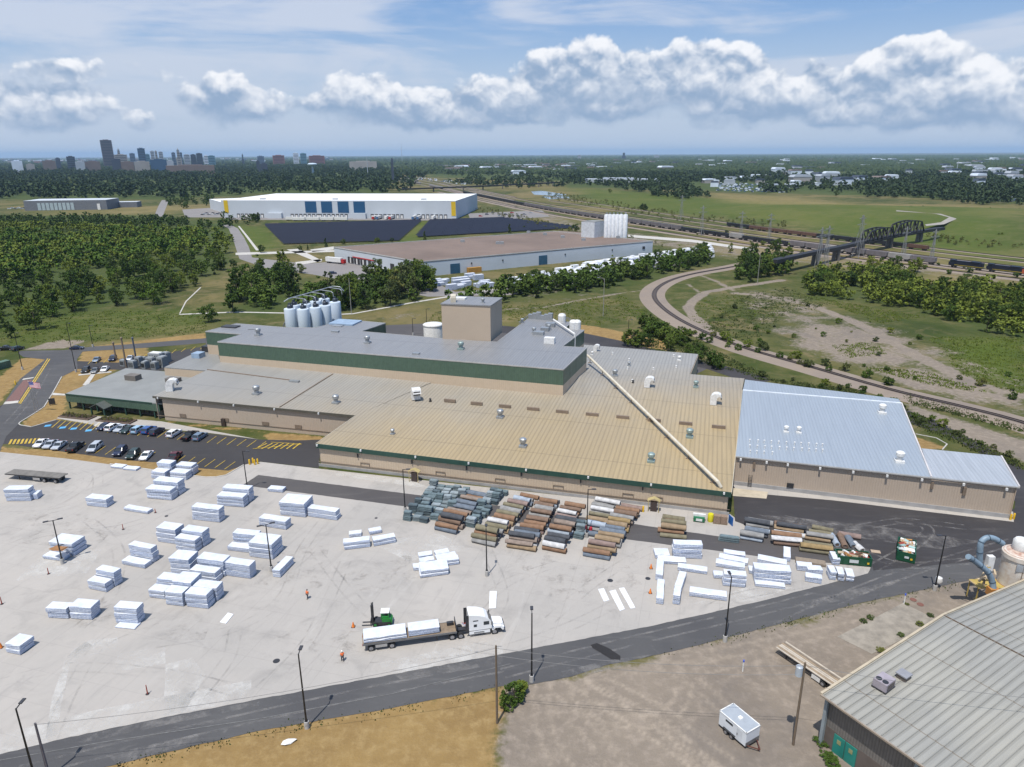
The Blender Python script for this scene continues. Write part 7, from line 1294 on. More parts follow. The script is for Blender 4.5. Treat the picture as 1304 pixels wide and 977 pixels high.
for i, (x, y, s, lb) in enumerate(((1100, 792, .2, 'weed clump at the upper left edge of the concrete slab'), (1108, 787, .22, 'weed clump at the top edge of the concrete slab'), (1155, 770, .14, 'small weed by the white post on the slab'), (1172, 796, .22, 'weed clump at the right edge of the slab by the shed'), (1147, 810, .2, 'weed clump in the middle of the slab edge'), (1122, 829, .24, 'weed clump between slab and shed roof'), (1184, 784, .2, 'weed clump at the top right of the slab'), (1048, 948, .3, 'weed bush at the foot of the shed corner column'), (1055, 965, .32, 'weed bush along the shed wall beside the column'), (1062, 976, .3, 'weed bush in front of the teal shed doors'))): plant(G(x, y), BU[i % 3], s*.85, MD if i > 6 else LM[3], lb, 'shrub', 'shrub', None, .42)
# ---------------------------------------------------------------- far woods, one mass each
def templ(h, w, n, per, size, seed):
    rs = np.random.RandomState(seed); c = crown_centres('round', h, w, n, rs); c[:, 2] = np.maximum(c[:, 2], .5); return leaf_quads(c, rs.uniform(.7, 1.4, n)*w/8, per, size, rs, 1.0)
TM1 = [templ(10.5, 8, 18, 9, 1.0, 70+i) for i in range(4)]; TM2 = [templ(10, 10, 12, 6, 1.9, 80+i) for i in range(4)]
def scatter(polys, n, rs, mind=0):
    out = []
    for poly, k in polys:
        W_ = wpoly(poly); a = np.array([(p[0], p[1]) for p in W_]); lo, hi = a.min(0), a.max(0); got = 0; WP = [tuple(p) for p in a]
        while got < k:
            q = rs.uniform(lo, hi)
            if inpoly(WP, *q): out.append(q); got += 1
    return np.array(out)
def wood(name, pts, T, hs, m, lab, cat, rs):
    Q = []
    for p in pts:
        t_ = T[rs.randint(len(T))]; s = rs.uniform(*hs); a = rs.uniform(0, 6.28); c, d = math.cos(a)*s, math.sin(a)*s
        x = t_[:, :, 0]*c-t_[:, :, 1]*d+p[0]; y = t_[:, :, 0]*d+t_[:, :, 1]*c+p[1]; Q.append(np.stack([x, y, t_[:, :, 2]*s*rs.uniform(.85, 1.15)+(p[2] if len(p) > 2 else 0)], -1))
    o = link(name, quads_mesh(name, np.concatenate(Q)), m); return tag(o, lab, cat, kind='stuff')
rs = np.random.RandomState(5)
FARL = leaf_mat('far_leaf', (0.0259, 0.0477, 0.0182, 1), (0.0380, 0.0649, 0.0228, 1), (0.0501, 0.0761, 0.0296, 1))
wood('woodland', scatter([([(-60, 372), (-60, 290), (120, 292), (240, 296), (296, 300), (298, 318), (285, 326), (180, 338), (60, 357)], 330)], 0, rs), TM1, (.6, 1.1), MD, 'dense young green wood left of the curving road', 'wood', rs)
wood('woodland', scatter([([(-60, 366), (-60, 300), (90, 306), (150, 300), (285, 302), (290, 322), (200, 332), (60, 352)], 260)], 0, rs), TM1, (.65, 1.2), FR_, 'fresh green crowns of the wood left of the curving road', 'wood', rs)
wood('woodland', scatter([([(-60, 296), (-60, 281), (140, 280), (196, 280), (232, 284), (300, 287), (292, 292), (150, 293)], 260), ([(215, 256), (275, 251), (284, 263), (240, 266), (216, 268)], 45), ([(285, 279), (330, 281), (320, 287), (300, 289)], 14)], 0, rs), TM1, (.55, .95), DK, 'dark hedge of trees in front of the long grey shed', 'wood', rs)
wood('woodland', scatter([([(-80, 254), (-80, 213), (480, 208), (500, 228), (490, 247), (330, 246), (285, 250), (215, 256), (180, 253), (25, 253)], 8500), ([(480, 246), (482, 216), (545, 222), (525, 240), (505, 250)], 150)], 0, rs), TM2, (1.1, 1.8), FARL, 'broad dark forest belt between the warehouses and the city', 'forest', rs)
wood('woodland', scatter([([(560, 232), (640, 227), (720, 233), (722, 240), (640, 240)], 120), ([(765, 236), (890, 241), (900, 249), (800, 244)], 60), ([(1018, 246), (1050, 238), (1100, 240), (1100, 250), (1060, 252)], 0), ([(1100, 252), (1110, 236), (1304, 226), (1380, 232), (1380, 250), (1250, 262), (1160, 252)], 700), ([(1060, 247), (1010, 244), (1000, 226), (1380, 212), (1380, 262), (1240, 262), (1190, 250)], 900), ([(720, 236), (720, 220), (1000, 220), (1000, 230), (900, 231), (840, 240)], 900), ([(968, 246), (972, 236), (1004, 236), (1004, 246)], 45), ([(720, 232), (720, 222), (900, 222), (1000, 226), (1120, 226), (1304, 216), (1304, 228), (1110, 236), (1000, 232), (900, 234)], 1100), ([(430, 214), (560, 214), (720, 222), (720, 232), (600, 226), (500, 218)], 350), ([(830, 250), (880, 255), (880, 252), (835, 247)], 18), ([(700, 245), (860, 270), (1000, 285), (1000, 292), (850, 281), (690, 253)], 0), ([(870, 249), (905, 253), (905, 250), (872, 246)], 16)], 0, rs), TM2, (.8, 1.5), FARL, 'patchy green woods beyond the railway and meadow', 'wood', rs)
wood('woodland', scatter([([(1092, 386), (1165, 395), (1240, 420), (1340, 440), (1340, 378), (1230, 362), (1180, 372), (1150, 355)], 190), ([(1015, 385), (1085, 384), (1150, 372), (1170, 345), (1100, 342), (1030, 352)], 60)], 0, rs), TM1, (.45, .85), MD, 'young undergrowth of the wood right of the scrubland', 'wood', rs)
wood('woodland', scatter([([(630, 384), (700, 376), (770, 368), (905, 336), (902, 324), (760, 352), (640, 368)], 60)], 0, rs), TM1, (.5, .9), DK, 'undergrowth of the tree row behind the factory tower', 'wood', rs)
wood('woodland', scatter([([(630, 382), (700, 374), (770, 364), (905, 334), (902, 326), (760, 356), (640, 372)], 60), ([(425, 398), (545, 385), (552, 364), (500, 358), (430, 374)], 46), ([(298, 400), (350, 398), (380, 384), (368, 352), (330, 356)], 26), ([(560, 400), (640, 386), (640, 380), (560, 388)], 7), ([(935, 358), (1005, 350), (1010, 334), (950, 336)], 26), ([(380, 396), (425, 392), (425, 380), (385, 382)], 10)], 0, rs), TM1, (.65, 1.0), MD, 'leafy filling of the green belt behind the factory', 'wood', rs)
wood('shrubbery', scatter([([(700, 245), (860, 270), (1000, 285), (1000, 292), (850, 281), (690, 253)], 220), ([(1000, 262), (1300, 268), (1300, 274), (1000, 270)], 60), ([(1180, 300), (1304, 316), (1304, 322), (1180, 308)], 40), ([(600, 262), (740, 292), (860, 312), (860, 318), (720, 298), (590, 266)], 120)], 0, rs), TM1, (.2, .42), DU, 'low scrub along embankment and railway', 'scrub', rs)
# the tree canopy of the plain out to the horizon
n = 52000; u_ = rs.uniform(-140, 1440, n); v_ = rs.uniform(199.3, 222, n)**1.0; ds = []
P_ = np.array([G(x, y-.0053*(x-652)+.0, 0)[:2] if y-.0053*(x-652) > 198 else (0, -9e9) for x, y in zip(u_, v_)]); P_ = P_[(P_[:, 1] > 1500) & (P_[:, 1] < 38000)]
d_ = np.hypot(P_[:, 0], P_[:, 1]); keep = ~((d_ < 2600) & (P_[:, 0] > -200)) & ~((P_[:, 0] < -500) & (d_ < 4700)); P_ = P_[keep]; d_ = d_[keep]
per = 4; N = len(P_)*per; c = np.repeat(np.c_[P_, np.zeros(len(P_))], per, 0); dd = np.repeat(d_, per); c[:, :2] += rs.normal(size=(N, 2))*(dd*.004)[:, None]; c[:, 2] = rs.uniform(2, 13, N); s = rs.uniform(.5, 1.3, N)*np.clip(dd*.0016, 4, 26)
a = rand_dirs(N, rs); a[:, 2] *= .25; b = rand_dirs(N, rs); b[:, :2] *= .5; b = np.abs(b)*np.array([1, 1, .55]); hgt_ = np.minimum(s, 7)
Q = np.stack([c-a*s[:, None]-np.c_[0*s, 0*s, hgt_*.4], c+a*s[:, None]-np.c_[0*s, 0*s, hgt_*.4], c+a*s[:, None]*.5+np.c_[b[:, :2]*s[:, None], hgt_*.6], c-a*s[:, None]*.6+np.c_[b[:, :2]*s[:, None], hgt_*.5]], 1)
tag(link('woodland', quads_mesh('woodland', Q), FARL), 'flat wooded plain reaching to the horizon', 'wood', kind='stuff')
# grass and weeds
def tufts(name, polys, per_, h, m, lab):
    pts = scatter(polys, 0, rs); n = len(pts); Q = []
    N = n*per_; c = np.repeat(np.c_[pts, np.zeros(n)], per_, 0)+np.c_[rs.normal(size=(N, 2))*.5, np.zeros(N)]; a = rs.uniform(0, 6.28, N); hh = h*rs.uniform(.4, 1.2, N); w = hh*.5; dx = np.c_[np.cos(a)*w, np.sin(a)*w, 0*a]; le = np.c_[rs.normal(size=(N, 2))*.25*hh[:, None], hh]
    o = link(name, quads_mesh(name, np.stack([c-dx, c+dx, c+dx*.4+le, c-dx*.5+le*.9], 1)), m); tag(o, lab, 'weeds', kind='stuff')
tufts('weeds', [([(950, 480), (1085, 496), (1160, 524), (1240, 560), (1304, 592), (1304, 600), (1230, 570), (1150, 536), (1000, 490)], 900), ([(800, 440), (830, 410), (930, 456), (985, 482), (960, 480), (880, 458)], 700), ([(890, 424), (935, 380), (1000, 366), (1060, 390), (1000, 400), (960, 436)], 600), ([(1150, 500), (1304, 545), (1304, 552), (1160, 514)], 260)], 8, .45, LM[3], 'rough weeds along the track banks')
tufts('weeds', [([(0, 436), (0, 400), (120, 396), (262, 398), (262, 424), (100, 438)], 900), ([(540, 410), (560, 395), (700, 386), (790, 376), (830, 400), (760, 416), (640, 408)], 1100), ([(1180, 430), (1304, 430), (1304, 505), (1230, 480)], 700), ([(880, 410), (890, 385), (930, 372), (1000, 400), (960, 420)], 300), ([(1000, 372), (1060, 388), (1120, 412), (1180, 404), (1080, 386)], 500), ([(1060, 440), (1110, 436), (1130, 450), (1080, 456)], 160), ([(1090, 466), (1180, 474), (1260, 500), (1200, 494)], 260)], 7, .38, LM[1], 'long green grass tussocks round the site')

tufts('weeds', [([(129, 979), (330, 932.5), (497, 904), (640, 875), (640, 877), (500, 906.5), (330, 936), (130, 983)], 60), ([(825, 837), (970, 801.5), (1092, 769.5), (1237, 739), (1237, 740.5), (1092, 772), (970, 804), (825, 840)], 60)], 6, .22, LM[3], 'green weeds along the asphalt edge')
# ---------------------------------------------------------------- railways
BAL = asphalt_mat('ballast', (.27, .215, .165, 1), (.23, .185, .15, 1), (.36, .30, .25, 1), .5); SLP = mat('sleeper', (.085, .065, .055, 1), .9, scale=1.5); RAILM = mat('rail_steel', (.05, .04, .038, 1), .5, .4)
def pathpts(px, step, z=0.0):
    w = [G(x, y) for x, y in px]; sm = []
    for i in range(len(w)-1):
        p_, a_, b_, n_ = w[max(i-1, 0)], w[i], w[i+1], w[min(i+2, len(w)-1)]
        for k in range(12): s = k/12; sm.append(.5*((2*a_)+(b_-p_)*s+(2*p_-5*a_+4*b_-n_)*s*s+(3*a_-p_-3*b_+n_)*s**3))
    sm.append(w[-1]); out = [sm[0]]; acc_ = 0
    for a_, b_ in zip(sm[:-1], sm[1:]):
        L = (b_-a_).length
        while L > 0 and acc_+L >= step: t_ = (step-acc_)/L; a_ = a_.lerp(b_, t_); out.append(a_.copy()); L = (b_-a_).length; acc_ = 0
        acc_ += L
    for p in out: p[2] = z
    return out
def offs(pts, d):
    o = []
    for i, p in enumerate(pts):
        t_ = (pts[min(i+1, len(pts)-1)]-pts[max(i-1, 0)]).normalized(); o.append(p+Vector((-t_[1], t_[0], 0))*d)
    return o
def strip(mb, pts, d0, d1, z0, z1, mi=0):
    a, b = offs(pts, d0), offs(pts, d1); n = len(a); mb.add([(p[0], p[1], z0) for p in a]+[(p[0], p[1], z1) for p in b], [(i, n+i, n+i+1, i+1) for i in range(n-1)], mi)
def track(px, lab, beds, step=6, sleepers=True, nm='railway_track', z=.02):
    pts = pathpts(px, step); mb = MB(); b0, b1 = beds
    strip(mb, pts, b0, -1.9, z, .32, 0); strip(mb, pts, -1.9, 1.9, .32, .33, 0); strip(mb, pts, 1.9, b1, .33, z, 0); strip(mb, pts, -1.3, 1.3, .36, .36, 1)
    for s in (-.72, .72): strip(mb, pts, s-.09, s-.09, .36, .55, 2); strip(mb, pts, s-.09, s+.09, .55, .55, 2); strip(mb, pts, s+.09, s+.09, .55, .36, 2)
    return struct(nm, mb, [BAL, SLP, RAILM])
CURVE = [(1420, 582), (1304, 540), (1220, 518), (1134, 497.5), (1033, 468.5), (948, 444), (898, 424), (864, 407), (842, 391), (833, 378), (838, 367), (856, 357), (885, 349), (925, 342), (960, 335)]
track(CURVE, '', (-5.5, 7.5))
MAIN = [(560, 240), (605, 249.5), (700, 268.5), (860, 293.5), (1000, 314), (1090, 325.5), (1212, 341), (1304, 352), (1420, 366)]
track(MAIN, '', (-5, 9), 14); M2 = [(x, y+4.5) for x, y in MAIN]; track(M2, '', (-7, 4), 14); M3 = [(x, y-7-.006*(x-600)) for x, y in MAIN]; track(M3, '', (-3, 3), 14)
for k_ in range(2): track([(x, y-12-k_*5-.008*(x-600)) for x, y in MAIN[2:]], '', (-3, 3), 16)
for k in range(4): track([(470+k*4, 216+k*3), (540, 227+k*3), (600, 240+k*3.5), (660, 252+k*4)], '', (-4, 4), 20)
# wagons
WG = {}
def wag_meshes(kind):
    if kind == 'hopper': b = MB().xprof([(-7.6, 1.9), (-6.2, 1.4), (6.2, 1.4), (7.6, 1.9), (7.6, 4.5), (-7.6, 4.5)], -1.5, 1.5).box((0, 0, 4.6), (13, 1.2, .25)); 
    elif kind == 'gondola': b = MB().box((0, 0, 2.5), (15.4, 3.0, 2.4))
    elif kind == 'loco': b = MB().box((-1, 0, 3.0), (17, 2.3, 2.9)).box((8.2, 0, 3.2), (2.8, 3.0, 3.3)).box((9.9, 0, 2.5), (1.2, 1.8, 1.8)).box((-5, 0, 4.5), (5, 3.0, .5))
    ribs = MB()
    for k in range(9):
        for s in (-1, 1): ribs.box((-6+k*1.5, s*1.55, 2.9), (.18, .12, 2.6))
    L = {'loco': 7.2}.get(kind, 5.2); bg_ = []
    for s in (-1, 1):
        q = MB().box((s*L, 0, .75), (2.8, 2.2, .5))
        for x in (-.9, .9): q.cyl((s*L+x, -.85, .6), (s*L+x, .85, .6), .46, n=10)
        bg_.append(q.mesh('bogie'))
    fr = MB().box((0, 0, 1.25), (20.5 if kind == 'loco' else 15.6, 2.8, .3)); w = MB().box((9.65, 0, 3.9), (.1, 2.4, .8)).box((8.2, -1.52, 3.9), (1.6, .06, .8)).box((8.2, 1.52, 3.9), (1.6, .06, .8))
    return b.mesh('body'), ribs.mesh('ribs'), bg_, fr.mesh('underframe'), w.mesh('cab_window')
WC = {'lilac grey': mat('wagon_lilac', (.17, .155, .165, 1), .7, scale=.3), 'pale grey': mat('wagon_pale', (.33, .32, .31, 1), .7, scale=.3), 'rust brown': mat('wagon_rust', (.13, .07, .05, 1), .8), 'black': mat('wagon_black', (.018, .02, .026, 1), .6), 'navy': mat('loco_navy', (.010, .014, .028, 1), .4), 'orange': mat('wagon_orange', (.42, .09, .03, 1), .6)}
LY = mat('loco_yellow', (.5, .38, .02, 1), .5)
def wagon(p, rz, kind, col, lab, grp, z=.5):
    if kind not in WG: WG[kind] = wag_meshes(kind)
    b, r_, bg_, fr, w = WG[kind]; th = thing('locomotive' if kind == 'loco' else ('hopper_wagon' if kind == 'hopper' else 'gondola_wagon'), lab, 'locomotive' if kind == 'loco' else 'wagon', (p[0], p[1], z), rz, grp)
    link('body', b, [WC[col]], th, own=True)
    if kind != 'loco': link('ribs', r_, [WC[col]], th, own=True)
    else: link('cab_window', w, GLASS, th); obj('stripe', MB().box((-1, 0, 1.75), (17.02, 2.34, .25)), LY, th)
    for q in bg_: link('bogie', q, DMET, th)
    link('underframe', fr, DMET, th)
pts = pathpts(MAIN, 16.4); nl = 0
for i in range(1, len(pts)-1):
    x, y = PX(pts[i]); d = pts[i+1]-pts[i]; rz = math.atan2(d[1], d[0])
    if x < 590 or x > 1330: continue
    g_ = 'long freight train crossing behind the brown roofed plant'
    if 1206 < x < 1292: continue
    if x >= 1292: wagon(pts[i], rz, 'gondola', 'orange', 'orange wagon behind the locomotives at the right edge', g_)
    elif 868 < x < 925: wagon(pts[i], rz, 'gondola', 'black', 'black wagon in the left dark stretch of the freight train', g_)
    elif 925 <= x < 945: wagon(pts[i], rz, 'hopper', 'pale grey', 'pale wagon between two dark stretches of the train', g_)
    elif 945 <= x < 1000: wagon(pts[i], rz, 'gondola', 'black', 'black wagon in the right dark stretch of the freight train', g_)
    elif x >= 1000: wagon(pts[i], rz, 'hopper', 'lilac grey' if i % 3 else 'pale grey', ('lilac' if i % 3 else 'pale')+' grey hopper wagon between the bridge and the locomotives', g_)
    elif x < 668: wagon(pts[i], rz, 'gondola', 'black', 'black wagon at the far left end of the freight train', g_)
    else: wagon(pts[i], rz, 'hopper', 'lilac grey', 'lilac grey hopper wagon behind the white rooftop silos', g_)
l2_ = pathpts([(x, y-12-.008*(x-600)) for x, y in MAIN[2:]], 16.4)
for i in range(1, len(l2_)-1):
    x, y = PX(l2_[i]); d = l2_[i+1]-l2_[i]
    if 930 < x < 1180 and (i//9) % 3 != 2: wagon(l2_[i], math.atan2(d[1], d[0]), 'gondola', 'black' if (i//5) % 2 else 'rust brown', ('black' if (i//5) % 2 else 'rust brown')+' wagon standing on the siding behind the freight train', 'wagons on the siding behind the train')
la = pathpts(MAIN, 1.0); k0 = min(range(len(la)), key=lambda k: abs(PX(la[k])[0]-1230)); li = [la[k0], la[k0+22]]
for p, lb_ in zip(li, ('leading dark blue locomotive with pale nose beside the last hopper wagon', 'second dark blue locomotive coupled to the orange wagon')):
    wagon(p, angp((1212, 341), (1304, 352))+PI, 'loco', 'navy', lb_, 'dark blue locomotives')
for k in range(4):
    pp_ = pathpts([(470+k*4, 216+k*3), (540, 227+k*3), (600, 240+k*3.5), (660, 252+k*4)], 17)
    for i in range(2+k, min(len(pp_)-2, 40+6*k)):
        if (i//7+k) % 3 == 0: continue
        d = pp_[i+1]-pp_[i]; c = ('black', 'rust brown', 'pale grey', 'pale grey')[k]; wagon(pp_[i], math.atan2(d[1], d[0]), 'gondola' if k < 2 else 'hopper', c, f'{c} wagon standing in the distant rail yard', 'wagons in the distant rail yard')
# ---------------------------------------------------------------- truss bridge and viaducts
STL = mat('bridge_steel', (.022, .022, .024, 1), .7, scale=.5)
br = thing('truss_bridge', 'black riveted truss railway bridge with two curved top spans', 'bridge', at0(G(1134, 320)))
ZB = 8.5; bl = [G(x, y, ZB) for x, y in ((985, 333), (1040, 321), (1066, 316), (1097, 309), (1134, 301.5), (1172, 295), (1200, 291))]
bd = MB()
for a, b in zip(bl[:-1], bl[1:]): bd.bar(a, b, 4.6, 2.2)
obj('deck', bd, STL, br, True)
def truss(a, b, h, n, curved, nm='truss_span'):
    d = (b-a).normalized(); nrm = Vector((-d[1], d[0], 0)); L = (b-a).length; mb = MB()
    for s in (-1, 1):
        o = nrm*s*2.6; top = []
        for i in range(n+1):
            u_ = i/n; k = 0 if i in (0, n) else (.62+.38*math.sin(PI*u_)**.7 if curved else 1.0); top.append(a.lerp(b, u_)+o+Vector((0, 0, .8+h*k)))
        for i in range(n): mb.bar(top[i], top[i+1], .9, .8); mb.bar(a.lerp(b, i/n)+o, a.lerp(b, (i+1)/n)+o, .5, .7)
        for i in range(1, n): mb.bar(a.lerp(b, i/n)+o, top[i], .6, .6)
        for i in range(1, n-1):
            if i < n/2: mb.bar(top[i], a.lerp(b, (i+1)/n)+o, .55, .55)
            if i+1 > n/2: mb.bar(top[i+1], a.lerp(b, i/n)+o, .55, .55)
    for i in range(1, n): u_ = i/n; k = (.62+.38*math.sin(PI*u_)**.7 if curved else 1.0); q = a.lerp(b, u_)+Vector((0, 0, .8+h*k)); mb.bar(q-nrm*2.6, q+nrm*2.6, .4, .4)
    obj(nm, mb, STL, br, True)
truss(bl[3], bl[4], 7.6, 7, True); truss(bl[4], bl[5], 9.4, 8, True)
for p in (bl[1], bl[2], bl[3], bl[4], bl[5]):
    q = MB()
    for s in (-1.6, 1.6): q.bar(at0(p)+Vector((s, 0, 0)), at0(p, ZB-.8)+Vector((s*.8, 0, 0)), 1.6, 2.0)
    q.bar(at0(p, ZB-2)-Vector((1.6, 0, 0)), at0(p, ZB-2)+Vector((1.6, 0, 0)), .8, .8); obj('pier', q, mat('pier_stone', (.14, .13, .12, 1), .9), br, True)
vd = thing('rail_viaduct', 'long low black rail viaduct crossing the distant yard', 'viaduct', at0(G(610, 240))); vl = [G(x, y, 7.5) for x, y in ((512, 241), (600, 237.8), (660, 235), (712, 232.5))]; q = MB()
for a, b in zip(vl[:-1], vl[1:]): q.bar(a, b, 5, 2.6)
obj('deck', q, STL, vd, True)
for x, y in ((552, 239.5), (590, 238.2), (615, 237), (640, 236), (686, 234), (704, 233)): p = G(x, y, 7.5); obj('pier', MB().bar(at0(p), at0(p, 6.4), 2.4, 5), mat('pier_stone', (0, 0, 0, 1)), vd, True)
def pylon(x, y, h, w, lab):
    th = thing('lattice_pylon', lab, 'pylon', G(x, y), .5, 'steel pylons beside the railway'); leg = MB()
    lv = [(0, w), (h*.45, w*.55), (h*.75, w*.3), (h, w*.12)]
    for (z0, w0), (z1, w1) in zip(lv[:-1], lv[1:]):
        for sx in (-1, 1):
            for sy in (-1, 1):
                leg.bar((sx*w0, sy*w0, z0), (sx*w1, sy*w1, z1), .18, .18); leg.bar((sx*w0, sy*w0, z0), (-sx*w1, sy*w1, z1), .1, .1); leg.bar((sx*w0, sy*w0, z0), (sx*w1, -sy*w1, z1), .1, .1)
    obj('tower', leg, mat('pylon_grey', (.30, .31, .31, 1), .6, .3), th); am = MB()
    for z, L in ((h*.78, 5), (h*.92, 3.6)):
        for s in (-1, 1): am.bar((0, 0, z+.6), (s*L, 0, z), .22, .22).bar((0, 0, z-.6), (s*L, 0, z), .22, .22)
    obj('crossarm', am, mat('pylon_grey', (0, 0, 0, 1)), th)
pylon(1092, 328, 29, 2.8, 'grey lattice pylon standing in front of the truss bridge'); pylon(1041, 343, 26, 1.6, 'slim grey pylon left of the bridge approach'); pylon(1050, 340, 26, 1.6, 'slim grey pylon nearest the bridge approach'); pylon(893, 300, 26, 1.6, 'grey pylon before the black wagons'); pylon(943, 302, 22, 1.2, 'slim pylon before the pale wagon'); pylon(979, 306, 22, 1.2, 'slim pylon at the right of the black wagons'); pylon(867, 279, 26, 2, 'gantry like pylon behind the freight train'); pylon(1150, 325, 20, 1.2, 'slim pylon beneath the high truss span'); pylon(1185, 335, 22, 1.2, 'slim pylon left of the locomotives')
# ---------------------------------------------------------------- solar fields
PVM = mat('solar_glass', (.012, .013, .024, 1), .55, var=.2, scale=.05, spec=.2); 
def solar(c4, n, nm):
    A_, B_, C_, D_ = [G(*p) for p in c4]
    for k in range(n):
        v_ = (k+.5)/n; p, q = A_.lerp(D_, v_), B_.lerp(C_, v_); L = (q-p).length; gap = (A_-D_).length/n; rz = math.atan2(q[1]-p[1], q[0]-p[0]); th = thing('solar_row', f'{ORD[n-1-k] if n-1-k < 20 else "farthest"} row of dark panels from the near edge, {nm} solar field', 'solar panels', at0((p+q)/2), rz, 'solar panel rows'); w = gap*.72
        mb = MB(); nn = max(4, int(L/12)); 
        for i in range(nn): x = -L/2+L*(i+.5)/nn; mb.prism([(x-L/nn*.49, -w/2, .9), (x+L/nn*.49, -w/2, .9), (x+L/nn*.49, w/2, 2.3), (x-L/nn*.49, w/2, 2.3)], [(x-L/nn*.49, -w/2, 1.0), (x+L/nn*.49, -w/2, 1.0), (x+L/nn*.49, w/2, 2.4), (x-L/nn*.49, w/2, 2.4)])
        obj('panel', mb, PVM, th); ps = MB()
        for i in range(nn): ps.box((-L/2+L*(i+.5)/nn, 0, .8), (.15, .15, 1.6))
        tag(obj('post', ps, GALV, th), kind='stuff')
solar([(337, 287.5), (537, 282), (508, 307.5), (361, 312)], 20, 'left'); solar([(548, 282), (640, 279), (738, 291), (530, 303)], 15, 'right')
# ---------------------------------------------------------------- big far buildings
WW = mat('warehouse_white', (.50, .54, .58, 1), .5, var=.06, scale=.05); WROOF = mat('warehouse_roof_white', (.76, .76, .75, 1), .6, var=.08, scale=.05); NAVY = mat('panel_navy', (.012, .075, .17, 1), .45, var=.05); YLW = mat('panel_yellow', (.62, .42, .01, 1), .5, var=.05)
def hullbox(nm, lab, cat, p0, p1, dep, h, wallm, roofm, grp=None, over=0):
    p0, p1 = at0(p0), at0(p1); d = (p1-p0).normalized(); n = Vector((-d[1], d[0], 0))*dep; th = thing(nm, lab, cat, at0((p0+p1)/2+n/2), 0, grp); pl = [p0, p1, p1+n, p0+n]
    obj('wall', MB().prism([at0(p) for p in pl], [at0(p, h-.02) for p in pl], cap=False, base=False), wallm, th, True); obj('roof', MB().prism([at0(p, h-.4) for p in pl], [at0(p, h) for p in pl]), roofm, th, True); return th, p0, p1, d, n.normalized()
q0, q1 = G(284, 277.5), G(581, 279)
ww, q0, q1, d, n = hullbox('white_warehouse', 'huge white warehouse with dark blue panels and yellow end stripes', 'warehouse', q0, q1, 150, 20, WW, WROOF)
Lw = (q1-q0).length; at_ = lambda u_: q0+d*Lw*u_-n*.15
def wallbox(par, u_, w, z0, z1, m, nm, t_=.3): obj(nm, MB().box(at0(at_(u_), (z0+z1)/2), (w, t_, z1-z0), math.atan2(d[1], d[0])), m, par, True)
u2x = lambda x: (x-284)/(581-284)
for x0, x1 in ((392.5, 407), (413, 427), (434, 448), (454, 468.5)): wallbox(ww, u2x((x0+x1)/2), (x1-x0)*.93, 6.5, 19, NAVY, 'blue_panel')
wallbox(ww, u2x(290), 5, 6, 20.2, YLW, 'yellow_panel'); wallbox(ww, u2x(578), 5, 3.5, 19, YLW, 'yellow_panel')
for x0, x1, k in ((305, 336, 7), (375, 408, 7), (411, 444, 7), (477, 514, 8), (535, 568, 7)):
    for i in range(k): x = x0+(x1-x0)*i/(k-1); wallbox(ww, u2x(x), 3.6, .4, 5.0, DMET, 'dock_door'); wallbox(ww, u2x(x), 2.4, .4, 3.8, WMET, 'dock_shutter', .5)
for x0, x1 in ((344, 363), (454, 470)): wallbox(ww, u2x((x0+x1)/2), (x1-x0)*.9, 0, 6, WW, 'entrance_block', 8)
for x in (329, 424, 537): p = at_(u2x(x))+n*20; obj('roof_unit', MB().box(at0(p, 20.6), (6, 4, 1.2)), GALV, ww, True)
wl_, w0, w1, dd, nn = hullbox('warehouse_wing', 'low grey wing at the left end of the white warehouse', 'warehouse', G(268, 266), G(287, 272), 40, 13, WW, WROOF)
TRC = [('red', 'blue', 'white', 'silver')]
def boxtrailer(x, y, rz, lab, grp, col=None, cabc=None, z=0):
    th = thing('box_trailer', lab, 'trailer', G(x, y), rz, grp); obj('body', MB().box((0, 0, 2.6), (14, 2.6, 2.9)), col or WMET, th); obj('frame', MB().box((0, 0, .95), (13, 1.2, .3)), DMET, th)
    wl = MB()
    for xx in (-5.5, -4.2, 5):
        for s in (-1, 1): wl.cyl((xx, s*.8, .5), (xx, s*1.2, .5), .5, n=10)
    obj('wheels', wl, TYRE, th)
    if cabc: obj('cab', MB().box((8.6, 0, 2.0), (2.4, 2.4, 2.6)), cabc, th, bevel=.1)
RZW = math.atan2(d[1], d[0]); RED = plain('truck_red', (.42, .02, .02, 1), .4); BLT = plain('truck_blue', (.05, .12, .25, 1), .4)
for i, x in enumerate((372, 381, 390, 399, 408, 417, 426, 435)): boxtrailer(x, 281+(i % 2)*.5, RZW, 'white box trailer parked along the white warehouse docks', 'trailers along the white warehouse')
for x, c, lb in ((478, RED, 'red cab truck backed to the white warehouse docks at left'), (483, BLT, 'blue cab truck beside the red one at the docks'), (494, WMET, 'white cab truck at the docks between red and blue trucks'), (499, RED, 'red cab truck backed to the docks, right of the white one'), (528, BLT, 'blue truck at the docks right of centre'), (534, BLT, 'second blue truck at the docks right of centre'), (553, WMET, 'white truck near the yellow end of the docks')): boxtrailer(x, 279.2, RZW-PI/2, lb, None, None, c)
